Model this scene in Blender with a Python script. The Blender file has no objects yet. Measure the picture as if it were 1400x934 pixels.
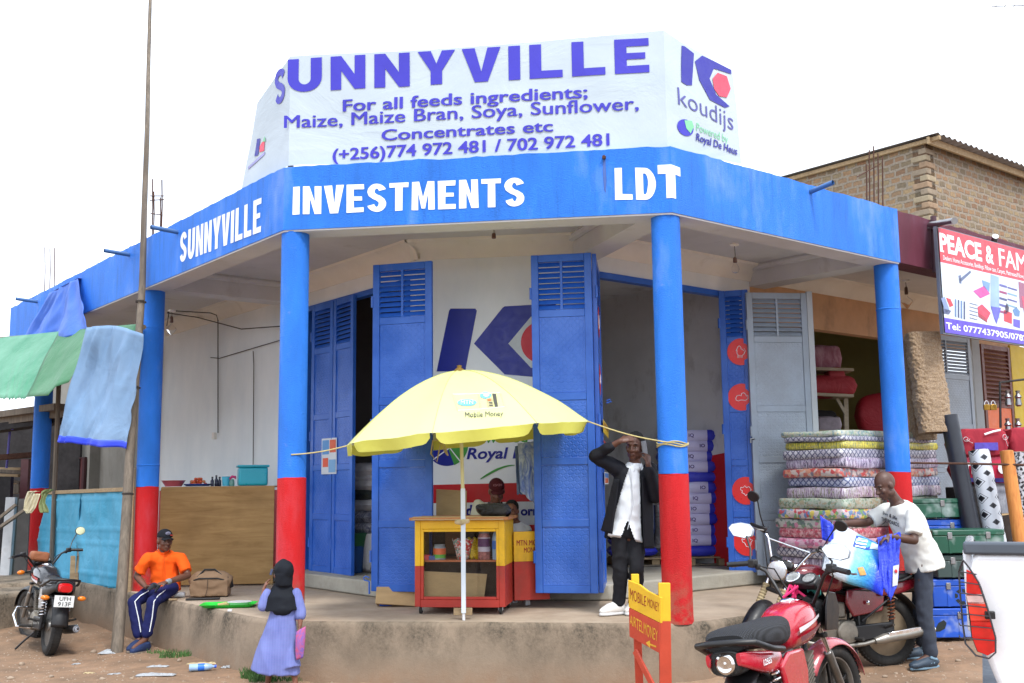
import bpy,bmesh,math,random
import numpy as np
from mathutils import Vector,Matrix,noise
random.seed(7)
C = bpy.context.scene.collection
SC = bpy.context.scene
# ------------------------------------------------------------------ camera, world, sun, exposure
FPX,HC,PITCH,ROLL = 1444.95,1.2193,math.radians(7.682),math.radians(-0.6844)
_f = np.array([0,math.cos(PITCH),math.sin(PITCH)]); _u0 = np.array([0,-math.sin(PITCH),math.cos(PITCH)]); _r0 = np.array([1.,0,0])
_r = math.cos(ROLL)*_r0 + math.sin(ROLL)*_u0; _u = -math.sin(ROLL)*_r0 + math.cos(ROLL)*_u0
cam = bpy.data.cameras.new('camera'); camo = bpy.data.objects.new('camera',cam); C.objects.link(camo)
camo.matrix_world = Matrix(((_r[0],_u[0],-_f[0],0),(_r[1],_u[1],-_f[1],0),(_r[2],_u[2],-_f[2],HC),(0,0,0,1)))
cam.sensor_width = 36; cam.lens = FPX/1400*36; cam.clip_end = 2000; cam.clip_start = 0.05
SC.camera = camo
SUN_EL,SUN_AZ = math.radians(56),math.radians(152)     # azimuth clockwise from +Y: high, behind the camera and to the right
w = bpy.data.worlds.new('World'); SC.world = w; w.use_nodes = True
nt = w.node_tree; nt.nodes.clear()
def N(nt,t,**k):
    n = nt.nodes.new(t)
    for a,v in k.items():
        if a.startswith('i_'):
            n.inputs[a[2:].replace('_',' ')].default_value = v
        else: setattr(n,a,v)
    return n
sky = N(nt,'ShaderNodeTexSky'); sky.sky_type = 'NISHITA'; sky.sun_disc = False
sky.sun_elevation = SUN_EL; sky.sun_rotation = SUN_AZ; sky.dust_density = 2.5; sky.air_density = 1.0
tc = N(nt,'ShaderNodeTexCoord'); mp = N(nt,'ShaderNodeMapping'); mp.inputs['Scale'].default_value = (1,1,2.6); mp.inputs['Location'].default_value = (.3,.1,.55)
nz = N(nt,'ShaderNodeTexNoise'); nz.inputs['Scale'].default_value = 1.7; nz.inputs['Detail'].default_value = 7; nz.inputs['Roughness'].default_value = .55
rp = N(nt,'ShaderNodeValToRGB'); rp.color_ramp.elements[0].position = .28; rp.color_ramp.elements[1].position = .5
rp.color_ramp.elements[0].color = (.12,.12,.12,1); rp.color_ramp.elements[1].color = (1,1,1,1)
mx = N(nt,'ShaderNodeMixRGB'); mx.inputs[2].default_value = (9.8,10.6,11.8,1)
bg = N(nt,'ShaderNodeBackground'); bg.inputs['Strength'].default_value = .1
wo = N(nt,'ShaderNodeOutputWorld')
sx_ = N(nt,'ShaderNodeSeparateXYZ'); nt.links.new(tc.outputs['Generated'],sx_.inputs[0]); mr_ = N(nt,'ShaderNodeMapRange'); mr_.inputs[1].default_value = -.36; mr_.inputs[2].default_value = -.12; nt.links.new(sx_.outputs[0],mr_.inputs[0]); mm_ = N(nt,'ShaderNodeMath',operation='MAXIMUM'); nt.links.new(mr_.outputs[0],mm_.inputs[0]); nt.links.new(rp.outputs[0],mm_.inputs[1]); nt.links.new(mm_.outputs[0],mx.inputs[0])   # thinner cloud towards the left
for a,b in ((tc.outputs['Generated'],mp.inputs[0]),(mp.outputs[0],nz.inputs[0]),(nz.outputs[0],rp.inputs[0]),(sky.outputs[0],mx.inputs[1]),(mx.outputs[0],bg.inputs[0]),(bg.outputs[0],wo.inputs[0])):
    nt.links.new(a,b)
sl = bpy.data.lights.new('sun','SUN'); sl.energy = 1.6; sl.angle = math.radians(13); sl.color = (1,.96,.91)
so = bpy.data.objects.new('sun',sl); C.objects.link(so)
sd = Vector((math.sin(SUN_AZ)*math.cos(SUN_EL),math.cos(SUN_AZ)*math.cos(SUN_EL),math.sin(SUN_EL)))
so.rotation_euler = sd.to_track_quat('Z','Y').to_euler(); so.location = (6,-8,14)
vs = SC.view_settings; vs.view_transform = 'Standard'; vs.look = 'None'; vs.exposure = 0.98; vs.gamma = 1; vs.use_curve_mapping = False
SC.render.engine = 'CYCLES'
SC.cycles.max_bounces = 8; SC.cycles.diffuse_bounces = 5; SC.cycles.transparent_max_bounces = 12
SC.cycles.use_denoising = True

# ------------------------------------------------------------------ measuring: where a line of sight meets a plane of the place
CAM = np.array([0,0,HC])
def proj(P):
    d = np.array(P)-CAM; z = d @ _f; return 700+FPX*(d @ _r)/z,467-FPX*(d @ _u)/z
def ray(x,y): return _f + _r*(x-700)/FPX - _u*(y-467)/FPX
def atz(x,y,z):
    d = ray(x,y); return Vector(CAM + d*(z-HC)/d[2])
def aty(x,y,Y):
    d = ray(x,y); return Vector(CAM + d*Y/d[1])
def atp(x,y,p,n):
    d = ray(x,y); n = np.array(n); return Vector(CAM + d*((np.array(p)-CAM) @ n)/(d @ n))
V = Vector
def V3(p,z): return Vector((p[0],p[1],z))
# ------------------------------------------------------------------ objects
ROOT = {}
def thing(name,label,cat,loc=(0,0,0),rotz=0,group=None):
    o = bpy.data.objects.new(name,None); C.objects.link(o); o.empty_display_size = .1
    o.location = loc; o.rotation_euler = (0,0,rotz)
    o['label'] = label; o['category'] = cat
    if group: o['group'] = group
    ROOT[o.name] = Matrix.Translation(loc) @ Matrix.Rotation(rotz,4,'Z')
    return o
def tag(o,label=None,cat=None,group=None,kind=None):
    for k,v in (('label',label),('category',cat),('group',group),('kind',kind)):
        if v: o[k] = v
    return o
def wm(o):
    m = ROOT.get(o.name); return m if m is not None else Matrix.Identity(4)
def dup(o,parent=None):
    c = o.copy(); C.objects.link(c)
    if parent: c.parent = parent
    for ch in list(o.children): dup(ch,c)
    return c
class MB:
    def __init__(s,M=None):
        s.v = []; s.f = []; s.mi = []; s.M = M or Matrix.Identity(4); s.cm = 0
    def add(s,vs,fs):
        b = len(s.v); M = s.M
        s.v += [M @ Vector(p) for p in vs]
        for f in fs: s.f.append([i+b for i in f]); s.mi.append(s.cm)
        return s
    def box(s,c,d,R=None):
        x,y,z = d[0]/2,d[1]/2,d[2]/2; c = Vector(c)
        P = [Vector((a*x,b*y,e*z)) for a in (-1,1) for b in (-1,1) for e in (-1,1)]
        if R is not None: P = [R @ p for p in P]
        return s.add([p+c for p in P],[(0,1,3,2),(4,6,7,5),(0,4,5,1),(2,3,7,6),(0,2,6,4),(1,5,7,3)])
    def bar(s,p0,p1,w,h,up=(0,0,1)):
        p0,p1 = Vector(p0),Vector(p1); d = (p1-p0); L = d.length; d.normalize(); up = Vector(up)
        if abs(d.dot(up)) > .98: up = Vector((0,1,0)) if abs(d.y) < .9 else Vector((1,0,0))
        a = d.cross(up).normalized(); b = a.cross(d)
        return s.box((p0+p1)/2,(L,w,h),Matrix((d,a,b)).transposed())
    def tube(s,pts,r,n=8,cap=True,flat=1.0,up=None,closed=False):
        pts = [Vector(p) for p in pts]; m = len(pts)
        rs = r if isinstance(r,(list,tuple)) else [r]*m
        t = []
        for i in range(m):
            a = pts[(i-1) % m] if closed else pts[max(i-1,0)]; b = pts[(i+1) % m] if closed else pts[min(i+1,m-1)]
            t.append((b-a).normalized())
        u = Vector(up) if up else (Vector((0,0,1)) if abs(t[0].z) < .9 else Vector((0,1,0)))
        vs = []
        for i in range(m):
            u = (u - t[i]*u.dot(t[i]))
            if u.length < 1e-5: u = Vector((1,0,0)).cross(t[i])
            u.normalize(); q = t[i].cross(u)
            ra = rs[i]; rb = ra*flat
            if isinstance(ra,(tuple,list)): ra,rb = ra
            for k in range(n):
                an = 2*math.pi*k/n; vs.append(pts[i] + u*math.cos(an)*ra + q*math.sin(an)*rb)
        fs = []
        for i in range(m if closed else m-1):
            j = (i+1) % m
            for k in range(n):
                fs.append((i*n+k,i*n+(k+1) % n,j*n+(k+1) % n,j*n+k))
        if cap and not closed: fs += [tuple(range(n-1,-1,-1)),tuple(range((m-1)*n,m*n))]
        return s.add(vs,fs)
    def cyl(s,p0,p1,r0,r1=None,n=16): return s.tube([p0,p1],[r0,r0 if r1 is None else r1],n)
    def lathe(s,prof,n=24,M=None):
        M = M or Matrix.Identity(4); vs = []; fs = []; m = len(prof)
        for (r,z) in prof:
            for k in range(n):
                a = 2*math.pi*k/n; vs.append(M @ Vector((r*math.cos(a),r*math.sin(a),z)))
        for i in range(m-1):
            for k in range(n): fs.append((i*n+k,i*n+(k+1) % n,(i+1)*n+(k+1) % n,(i+1)*n+k))
        if prof[0][0] > 1e-4: fs.append(tuple(range(n-1,-1,-1)))
        if prof[-1][0] > 1e-4: fs.append(tuple(range((m-1)*n,m*n)))
        return s.add(vs,fs)
    def ball(s,c,r,n=16,m=10,R=None):
        if not isinstance(r,(tuple,list)): r = (r,r,r)
        c = Vector(c); vs = []; fs = []
        for i in range(1,m):
            t = math.pi*i/m
            for k in range(n):
                a = 2*math.pi*k/n; p = Vector((r[0]*math.sin(t)*math.cos(a),r[1]*math.sin(t)*math.sin(a),r[2]*math.cos(t)))
                vs.append(c + (R @ p if R else p))
        for i in range(m-2):
            for k in range(n): fs.append((i*n+k,(i+1)*n+k,(i+1)*n+(k+1) % n,i*n+(k+1) % n))
        for z,ring in ((1,0),(-1,m-2)):
            p = Vector((0,0,z*r[2])); vs.append(c + (R @ p if R else p)); b = len(vs)-1
            for k in range(n):
                f = (b,ring*n+k,ring*n+(k+1) % n); fs.append(f if z > 0 else f[::-1])
        return s.add(vs,fs)
    def prism(s,poly,h,M=None,z0=0):
        M = M or Matrix.Identity(4); n = len(poly)
        vs = [M @ Vector((p[0],p[1],z0)) for p in poly] + [M @ Vector((p[0],p[1],z0+h)) for p in poly]
        fs = [tuple(range(n-1,-1,-1)),tuple(range(n,2*n))] + [(i,(i+1) % n,n+(i+1) % n,n+i) for i in range(n)]
        return s.add(vs,fs)
    def grid(s,fn,nu,nv,th=0):
        vs = [Vector(fn(i/nu,j/nv)) for j in range(nv+1) for i in range(nu+1)]
        fs = [(j*(nu+1)+i,j*(nu+1)+i+1,(j+1)*(nu+1)+i+1,(j+1)*(nu+1)+i) for j in range(nv) for i in range(nu)]
        return s.add(vs,fs)
    def quad(s,a,b,c,d): return s.add([a,b,c,d],[(0,1,2,3)])
    def build(s,name,mat,parent=None,bevel=0,seg=2,sub=0,sharp=38,solid=0,root=None,smooth=True,weld=False):
        me = bpy.data.meshes.new(name)
        inv = wm(root or parent).inverted() if (root or parent) else Matrix.Identity(4)
        me.from_pydata([inv @ p for p in s.v],[],s.f)
        for m in (mat if isinstance(mat,(list,tuple)) else [mat]): me.materials.append(m)
        if isinstance(mat,(list,tuple)): me.polygons.foreach_set('material_index',s.mi)
        if weld:
            b = bmesh.new(); b.from_mesh(me); bmesh.ops.remove_doubles(b,verts=b.verts,dist=1e-4); b.to_mesh(me); b.free()
        me.validate(); me.update()
        if smooth:
            me.polygons.foreach_set('use_smooth',[True]*len(me.polygons))
            me.set_sharp_from_angle(angle=math.radians(sharp))
        o = bpy.data.objects.new(name,me); C.objects.link(o)
        if parent:
            o.parent = parent; ROOT[o.name] = wm(root or parent)
        if solid:
            md = o.modifiers.new('solid','SOLIDIFY'); md.thickness = solid; md.offset = -1
        if sub:
            md = o.modifiers.new('sub','SUBSURF'); md.levels = md.render_levels = sub
        if bevel:
            md = o.modifiers.new('bevel','BEVEL'); md.width = bevel; md.segments = seg; md.limit_method = 'ANGLE'; md.angle_limit = math.radians(40); md.harden_normals = False
        return o
def frame(o,x,y):
    """matrix whose local x, y, z axes are x, y and x cross y, at o"""
    x = Vector(x).normalized(); z = x.cross(Vector(y)).normalized(); y = z.cross(x)
    return Matrix(((x[0],y[0],z[0],o[0]),(x[1],y[1],z[1],o[1]),(x[2],y[2],z[2],o[2]),(0,0,0,1)))
# ------------------------------------------------------------------ lettering (the built-in vector font turned into mesh)
_tx = {}
def text_mesh(st,offset=0.,shear=0.,res=3,seg=0):
    """vertices (cap height 1) and faces of a line of text, x from 0 to its width"""
    k = (st,offset,shear,res,seg)
    if k in _tx: return _tx[k]
    cu = bpy.data.curves.new('t','FONT'); cu.body = st; cu.offset = offset; cu.shear = shear; cu.resolution_u = res; cu.fill_mode = 'FRONT'
    o = bpy.data.objects.new('t',cu); C.objects.link(o); bpy.context.view_layer.update()
    dg = bpy.context.evaluated_depsgraph_get(); me = bpy.data.meshes.new_from_object(o.evaluated_get(dg))
    bm = bmesh.new(); bm.from_mesh(me); bmesh.ops.remove_doubles(bm,verts=bm.verts,dist=1e-4)
    if seg:
        for _ in range(6):
            e = [x for x in bm.edges if x.calc_length() > seg]
            if not e: break
            bmesh.ops.subdivide_edges(bm,edges=e,cuts=1); bmesh.ops.triangulate(bm,faces=[f for f in bm.faces if len(f.verts) > 4])
    vs = [v.co.copy() for v in bm.verts]; bm.verts.index_update(); fs = [[v.index for v in f.verts] for f in bm.faces]; bm.free()
    bpy.data.objects.remove(o); bpy.data.curves.remove(cu); bpy.data.meshes.remove(me)
    x0 = min(v.x for v in vs); h = 0.69+2*max(offset,0)
    vs = [((v.x-x0)/h,(v.y+max(offset,0))/h) for v in vs]
    _tx[k] = (vs,fs,max(v[0] for v in vs)); return _tx[k]
def put_text(mb,st,M,width=None,height=.1,offset=0.,shear=0.,fn=None,center=False,seg=0,res=3):
    """text in the xy plane of M; width squeezes or stretches it; fn bends it afterwards"""
    if 'M' in st and offset > 0 and fn is None:      # the M closes up when thickened: three thin passes instead
        for k in (-1,0,1): put_text(mb,st,M @ Matrix.Translation((k*offset*.7*height,0,.0006*(k+1))),width,height,0,shear,None,center,seg,res)
        return mb
    if 'M' in st: offset = min(offset,0)
    vs,fs,wd = text_mesh(st,offset,shear,res,seg)
    sx = (width/wd) if width else height
    pts = [Vector((x*sx - (wd*sx/2 if center else 0),y*height,0)) for x,y in vs]
    if fn: pts = [fn(p) for p in pts]
    else: pts = [M @ p for p in pts]
    return mb.add(pts,fs)
# ------------------------------------------------------------------ heavy block capitals drawn as single outlines
def glyph(ch,w=.72,t=.24,ty=.2):
    """list of polygons (unit height) of a heavy capital"""
    if ch == 'I': return [[(0,0),(t,0),(t,1),(0,1)]],t
    if ch == 'L': return [[(0,0),(w*.9,0),(w*.9,ty),(t,ty),(t,1),(0,1)]],w*.9
    if ch == 'T': return [[(w/2-t/2,0),(w/2+t/2,0),(w/2+t/2,1-ty),(w,1-ty),(w,1),(0,1),(0,1-ty),(w/2-t/2,1-ty)]],w
    if ch == 'E':
        m0,m1 = .5-ty*.42,.5+ty*.42
        return [[(0,0),(w*.92,0),(w*.92,ty),(t,ty),(t,m0),(w*.82,m0),(w*.82,m1),(t,m1),(t,1-ty),(w*.92,1-ty),(w*.92,1),(0,1)]],w*.92
    if ch == 'N':
        k = t*.95
        return [[(0,0),(k,0),(k,.56),(w-k,0),(w,0),(w,1),(w-k,1),(w-k,.44),(k,1),(0,1)]],w
    if ch == 'V':
        k = t*1.12; return [[(w/2-k*.5,0),(w/2+k*.5,0),(w*1.04,1),(w*1.04-k,1),(w/2,.3),(k-w*.04,1),(-w*.04,1)]],w
    if ch == 'Y':
        k = t*1.15; return [[(w/2-t/2,0),(w/2+t/2,0),(w/2+t/2,.4),(w*1.03,1),(w*1.03-k,1),(w/2,.62),(k-w*.03,1),(-w*.03,1),(w/2-t/2,.4)]],w
    if ch == 'M':
        W_ = w*1.2; k = t*.86; return [[(0,0),(k,0),(k,.62),(W_/2-.05,.05),(W_/2+.05,.05),(W_-k,.62),(W_-k,0),(W_,0),(W_,1),(W_-k*1.15,1),(W_/2,.45),(k*1.15,1),(0,1)]],W_
    def strip(path,tw):
        q = []; n = len(path)
        L_,R_ = [],[]
        for i,p in enumerate(path):
            a = Vector(path[max(i-1,0)]); b = Vector(path[min(i+1,n-1)]); d = (b-a).normalized(); nn = Vector((-d.y,d.x)); p = Vector(p)
            k = .5*math.hypot(t*nn.x,ty*nn.y)
            L_.append(tuple(p+nn*k)); R_.append(tuple(p-nn*k))
        return [[R_[i],R_[i+1],L_[i+1],L_[i]] for i in range(n-1)]
    if ch == 'U':
        r = w/2-t/2; pa = [(t/2,1),(t/2,.5)]+[(w/2-r*math.cos(a),.42-(.42-ty/2)*math.sin(a)) for a in np.linspace(0,math.pi,15)]+[(w-t/2,.5),(w-t/2,1)]
        return strip(pa,t),w
    if ch == 'D':
        ro = lambda k,a: (k*math.cos(a),k*math.sin(a))
        out = [(0,0),(w*.5,0)]+[(w*.5+w*.5*math.sin(a),.5-.5*math.cos(a)) for a in np.linspace(.2,math.pi-.2,12)]+[(w*.5,1),(0,1)]
        inn = [(t,ty),(w*.48,ty)]+[(w*.48+(w*.52-t)*math.sin(a),.5-(.5-ty)*math.cos(a)) for a in np.linspace(.2,math.pi-.2,12)]+[(w*.48,1-ty),(t,1-ty)]
        n = len(out); return [[out[i],out[(i+1) % n],inn[(i+1) % n],inn[i]] for i in range(n)],w
    if ch == 'S':
        r = .5*(.5-ty/2); X = w/2-t/2
        up = [(w/2+X*math.cos(a),1-ty/2-r+r*math.sin(a)) for a in np.linspace(.25,math.pi*.98,12)]
        md = [(w/2-X*.85,.62),(w/2-X*.3,.53),(w/2+X*.3,.47),(w/2+X*.85,.38)]
        dn = [(w/2+X*math.cos(a),ty/2+r+r*math.sin(a)) for a in np.linspace(.02,-math.pi+.25,12)]
        return strip(up+md+dn,t),w
    return [],w*.5
def block_text(mb,st,fn,width,height,gap=.1,w=.66,t=.22,ty=.19,cut=0):
    """heavy capitals fitted to width x height; fn maps a plane point to the place"""
    gs = []; x = 0
    for ch in st:
        p,ww = glyph(ch,w,t,ty); gs.append((p,x)); x += ww+gap
    tot = x-gap
    for polys,x0 in gs:
        for po in polys:
            po = [((x0+a)/tot*width,b*height) for a,b in po]
            if cut:
                q = []
                for i in range(len(po)):
                    a,b = Vector(po[i]),Vector(po[(i+1) % len(po)]); k = max(1,int((b-a).length/cut)); q += [tuple(a+(b-a)*j/k) for j in range(k)]
                po = q
            mb.add([fn(a,b) for a,b in po],[tuple(range(len(po)))])
# ------------------------------------------------------------------ materials
def c(r,g,b):
    f = lambda v: (v/255/12.92) if v/255 <= .04045 else ((v/255+.055)/1.055)**2.4
    return (f(r),f(g),f(b),1)
def scl(col,k): return (col[0]*k,col[1]*k,col[2]*k,1)
_mats = {}
def newmat(name):
    m = bpy.data.materials.new(name); m.use_nodes = True; nt = m.node_tree
    b = nt.nodes['Principled BSDF']; return m,nt,b
def co(nt,scale=(1,1,1),rot=(0,0,0),kind='Object'):
    t = N(nt,'ShaderNodeTexCoord'); m = N(nt,'ShaderNodeMapping'); m.inputs['Scale'].default_value = scale; m.inputs['Rotation'].default_value = rot
    nt.links.new(t.outputs[kind],m.inputs[0]); return m.outputs[0]
def noi(nt,vec,scale,detail=5,rough=.55,dist=0):
    n = N(nt,'ShaderNodeTexNoise'); n.inputs['Scale'].default_value = scale; n.inputs['Detail'].default_value = detail; n.inputs['Roughness'].default_value = rough; n.inputs['Distortion'].default_value = dist
    nt.links.new(vec,n.inputs[0]); return n.outputs[0]
def ramp(nt,fac,stops):
    r = N(nt,'ShaderNodeValToRGB'); e = r.color_ramp.elements
    while len(e) < len(stops): e.new(.5)
    for x,(p,cc) in zip(e,stops): x.position = p; x.color = cc if len(cc) == 4 else (*cc,1)
    nt.links.new(fac,r.inputs[0]); return r.outputs[0]
G4 = lambda v: (v,v,v,1)
def mixc(nt,fac,a,b,mode='MIX'):
    m = N(nt,'ShaderNodeMixRGB',blend_type=mode)
    for i,x in ((0,fac),(1,a),(2,b)):
        if hasattr(x,'links') or isinstance(x,bpy.types.NodeSocket): nt.links.new(x,m.inputs[i])
        else: m.inputs[i].default_value = x
    return m.outputs[0]
def bump(nt,b,h,strength=.3,dist=.01):
    n = N(nt,'ShaderNodeBump'); n.inputs['Strength'].default_value = strength; n.inputs['Distance'].default_value = dist
    nt.links.new(h,n.inputs['Height']); nt.links.new(n.outputs[0],b.inputs['Normal']); return n
def mat(name,col,rough=.6,metal=0.,var=.18,vs=3.,bmp=0.,bs=40.,dirt=None,dcol=(.16,.11,.07,1),ds=2.5,spec=.5,stretch=(1,1,1),coat=0.,sheen=0.):
    """plain coloured surface with uneven tone, optional dirt patches and fine bump"""
    if name in _mats: return _mats[name]
    m,nt,b = newmat(name); vec = co(nt,stretch)
    n1 = noi(nt,vec,vs,6,.6)
    lo,hi = scl(col,1-var),tuple(min(1,x*(1+var*.8)) for x in col[:3])+(1,)
    out = ramp(nt,n1,[(.3,lo),(.7,hi)])
    if dirt:
        n2 = noi(nt,co(nt,(1,1,.6)),ds,8,.65)
        f = ramp(nt,n2,[(.62-dirt*.3,G4(0)),(.8-dirt*.15,G4(min(1,.35+dirt)))])
        out = mixc(nt,f,out,dcol)
    nt.links.new(out,b.inputs['Base Color'])
    n3 = noi(nt,vec,vs*5,3)
    rr = ramp(nt,n3,[(.3,G4(max(0,rough-.1))),(.7,G4(min(1,rough+.1)))]); nt.links.new(rr,b.inputs['Roughness'])
    b.inputs['Metallic'].default_value = metal; b.inputs['Specular IOR Level'].default_value = spec
    if coat: b.inputs['Coat Weight'].default_value = coat; b.inputs['Coat Roughness'].default_value = .08
    if sheen: b.inputs['Sheen Weight'].default_value = sheen
    if bmp: bump(nt,b,noi(nt,vec,bs,4),bmp,.01)
    _mats[name] = m; return m
def glass_mat(name,tint=(1,1,1,1),rough=.02):
    m,nt,b = newmat(name); b.inputs['Base Color'].default_value = tint; b.inputs['Roughness'].default_value = rough
    b.inputs['Transmission Weight'].default_value = 1; b.inputs['IOR'].default_value = 1.02; b.inputs['Specular IOR Level'].default_value = 1; return m
BLUE,RED = c(48,133,246),c(216,30,36)
def paint_plaster(name,col,stroke=True,weather=.35):
    m,nt,b = newmat(name); vec = co(nt,(1,1,.35))
    a = noi(nt,vec,2.2,8,.6); fade = ramp(nt,a,[(.3,scl(col,.74)),(.55,col),(.8,mixv(col,(.55,.7,.95,1),.4 if col[2] > col[0] else .1))])
    st = noi(nt,co(nt,(9,9,.7)),1.6,6,.7)
    f = ramp(nt,st,[(.52,G4(0)),(.74,G4(min(1,weather*1.6)))]); out = mixc(nt,f,fade,scl(col,.5))
    if name.endswith('column paint'):      # mud splashed up from the floor
        sp = N(nt,'ShaderNodeSeparateXYZ'); nt.links.new(co(nt),sp.inputs[0]); a = N(nt,'ShaderNodeMapRange'); a.inputs[1].default_value = .5; a.inputs[2].default_value = .0; nt.links.new(sp.outputs[2],a.inputs[0]); out = mixc(nt,mixc(nt,1.,a.outputs[0],ramp(nt,noi(nt,co(nt),7,8,.7),[(.4,G4(0)),(.6,G4(.8))]),'MULTIPLY'),out,c(150,116,92)); out = mixc(nt,ramp(nt,noi(nt,co(nt),11,9,.75),[(.62,G4(0)),(.7,G4(.45))]),out,mixv(col,(.6,.55,.5,1),.35))
    nt.links.new(out,b.inputs['Base Color']); b.inputs['Roughness'].default_value = .55; b.inputs['Specular IOR Level'].default_value = .3
    br = noi(nt,co(nt,(1,1,1) if not stroke else (6,6,22),(.5,.35,.2)),9,5,.7)
    bump(nt,b,br,.9,.02); return m
def mixv(a,b,t): return tuple(a[i]*(1-t)+b[i]*t for i in range(4))
M_blue = paint_plaster('blue wall paint',BLUE); M_colb = paint_plaster('blue column paint',BLUE,True,.1); M_colr = paint_plaster('red column paint',RED,True,.12)
def wall_white():
    m,nt,b = newmat('white wall paint'); n = noi(nt,co(nt,(1,1,.5)),1.3,8,.6)
    o = ramp(nt,n,[(.3,c(216,224,228)),(.7,c(238,242,242))])
    s = noi(nt,co(nt,(5,5,.6)),2.0,7,.7); o = mixc(nt,ramp(nt,s,[(.62,G4(0)),(.85,G4(.22))]),o,c(150,144,132))
    nt.links.new(o,b.inputs['Base Color']); b.inputs['Roughness'].default_value = .6; bump(nt,b,noi(nt,co(nt),30,4),.12,.006); return m
M_wall = wall_white()
M_ceil = mat('ceiling plaster',c(206,207,208),.8,var=.1,vs=1.2,bmp=.1,bs=15,dirt=.12,dcol=c(150,140,125))
M_cream = mat('cream cornice paint',c(232,228,218),.7,var=.07,vs=2,dirt=.1,dcol=c(160,148,128))
def door_paint(name,col):
    m,nt,b = newmat(name); n = noi(nt,co(nt),3,7,.6)
    o = ramp(nt,n,[(.3,scl(col,.8)),(.7,mixv(col,(.3,.5,.85,1),.1))])
    d = noi(nt,co(nt,(2,2,.8)),3.3,9,.7); o = mixc(nt,ramp(nt,d,[(.6,G4(0)),(.75,G4(.35))]),o,mixv(col,(.3,.27,.22,1),.55))
    nt.links.new(o,b.inputs['Base Color']); b.inputs['Roughness'].default_value = .38; bump(nt,b,noi(nt,co(nt),60,3),.08,.004); return m
M_door = door_paint('blue door enamel',c(22,92,196)); M_dgrey = door_paint('grey door enamel',c(150,160,170))
def tread(name,col):
    """raised diamond tread plate"""
    m,nt,b = newmat(name); n = noi(nt,co(nt),3,7,.6); b.inputs['Roughness'].default_value = .34
    o = ramp(nt,n,[(.3,scl(col,.8)),(.7,mixv(col,(.35,.5,.8,1),.12))]); nt.links.new(o,b.inputs['Base Color'])
    hs = []
    for rot,off in ((.785,0),(-.785,.5)):
        u = N(nt,'ShaderNodeUVMap'); mp = N(nt,'ShaderNodeMapping'); mp.inputs['Rotation'].default_value = (0,0,rot); mp.inputs['Scale'].default_value = (20,20,1); nt.links.new(u.outputs[0],mp.inputs[0])
        sx = N(nt,'ShaderNodeSeparateXYZ'); nt.links.new(mp.outputs[0],sx.inputs[0])
        def tri(s,ph,k):
            a = N(nt,'ShaderNodeMath',operation='ADD'); nt.links.new(s,a.inputs[0]); a.inputs[1].default_value = ph
            p = N(nt,'ShaderNodeMath',operation='PINGPONG'); nt.links.new(a.outputs[0],p.inputs[0]); p.inputs[1].default_value = .5
            q = N(nt,'ShaderNodeMapRange'); q.inputs[1].default_value = k; q.inputs[2].default_value = k+.08; nt.links.new(p.outputs[0],q.inputs[0]); return q.outputs[0]
        a,bb = tri(sx.outputs[0],off,.34),tri(sx.outputs[1],off,.12)
        mu = N(nt,'ShaderNodeMath',operation='MULTIPLY'); nt.links.new(a,mu.inputs[0]); nt.links.new(bb,mu.inputs[1]); hs.append(mu.outputs[0])
    mxx = N(nt,'ShaderNodeMath',operation='MAXIMUM'); nt.links.new(hs[0],mxx.inputs[0]); nt.links.new(hs[1],mxx.inputs[1])
    bump(nt,b,mxx.outputs[0],.5,.005); return m
M_tread = tread('blue tread plate',c(22,94,200)); M_treadg = tread('grey tread plate',c(152,162,172))
def earth():
    m,nt,b = newmat('reddish dirt'); v = co(nt)
    n = noi(nt,v,.55,9,.62); o = ramp(nt,n,[(.3,c(122,108,94)),(.5,c(152,131,112)),(.72,c(176,156,136))])
    n2 = noi(nt,v,5,10,.7); o = mixc(nt,.5,o,ramp(nt,n2,[(.3,c(96,80,66)),(.7,c(186,162,140))]),'OVERLAY')
    vo = N(nt,'ShaderNodeTexVoronoi'); vo.inputs['Scale'].default_value = 38; nt.links.new(v,vo.inputs[0])
    peb = ramp(nt,vo.outputs['Distance'],[(.08,G4(1)),(.2,G4(0))]); sel = ramp(nt,noi(nt,v,9,4),[(.55,G4(0)),(.62,G4(.7))])
    mm = mixc(nt,1.,peb,sel,'MULTIPLY'); o = mixc(nt,mm,o,c(176,158,140))
    nt.links.new(o,b.inputs['Base Color']); b.inputs['Roughness'].default_value = .95; b.inputs['Specular IOR Level'].default_value = .1
    h = mixc(nt,.5,n2,peb,'ADD'); bump(nt,b,h,.6,.02); return m
M_earth = earth()
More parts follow.
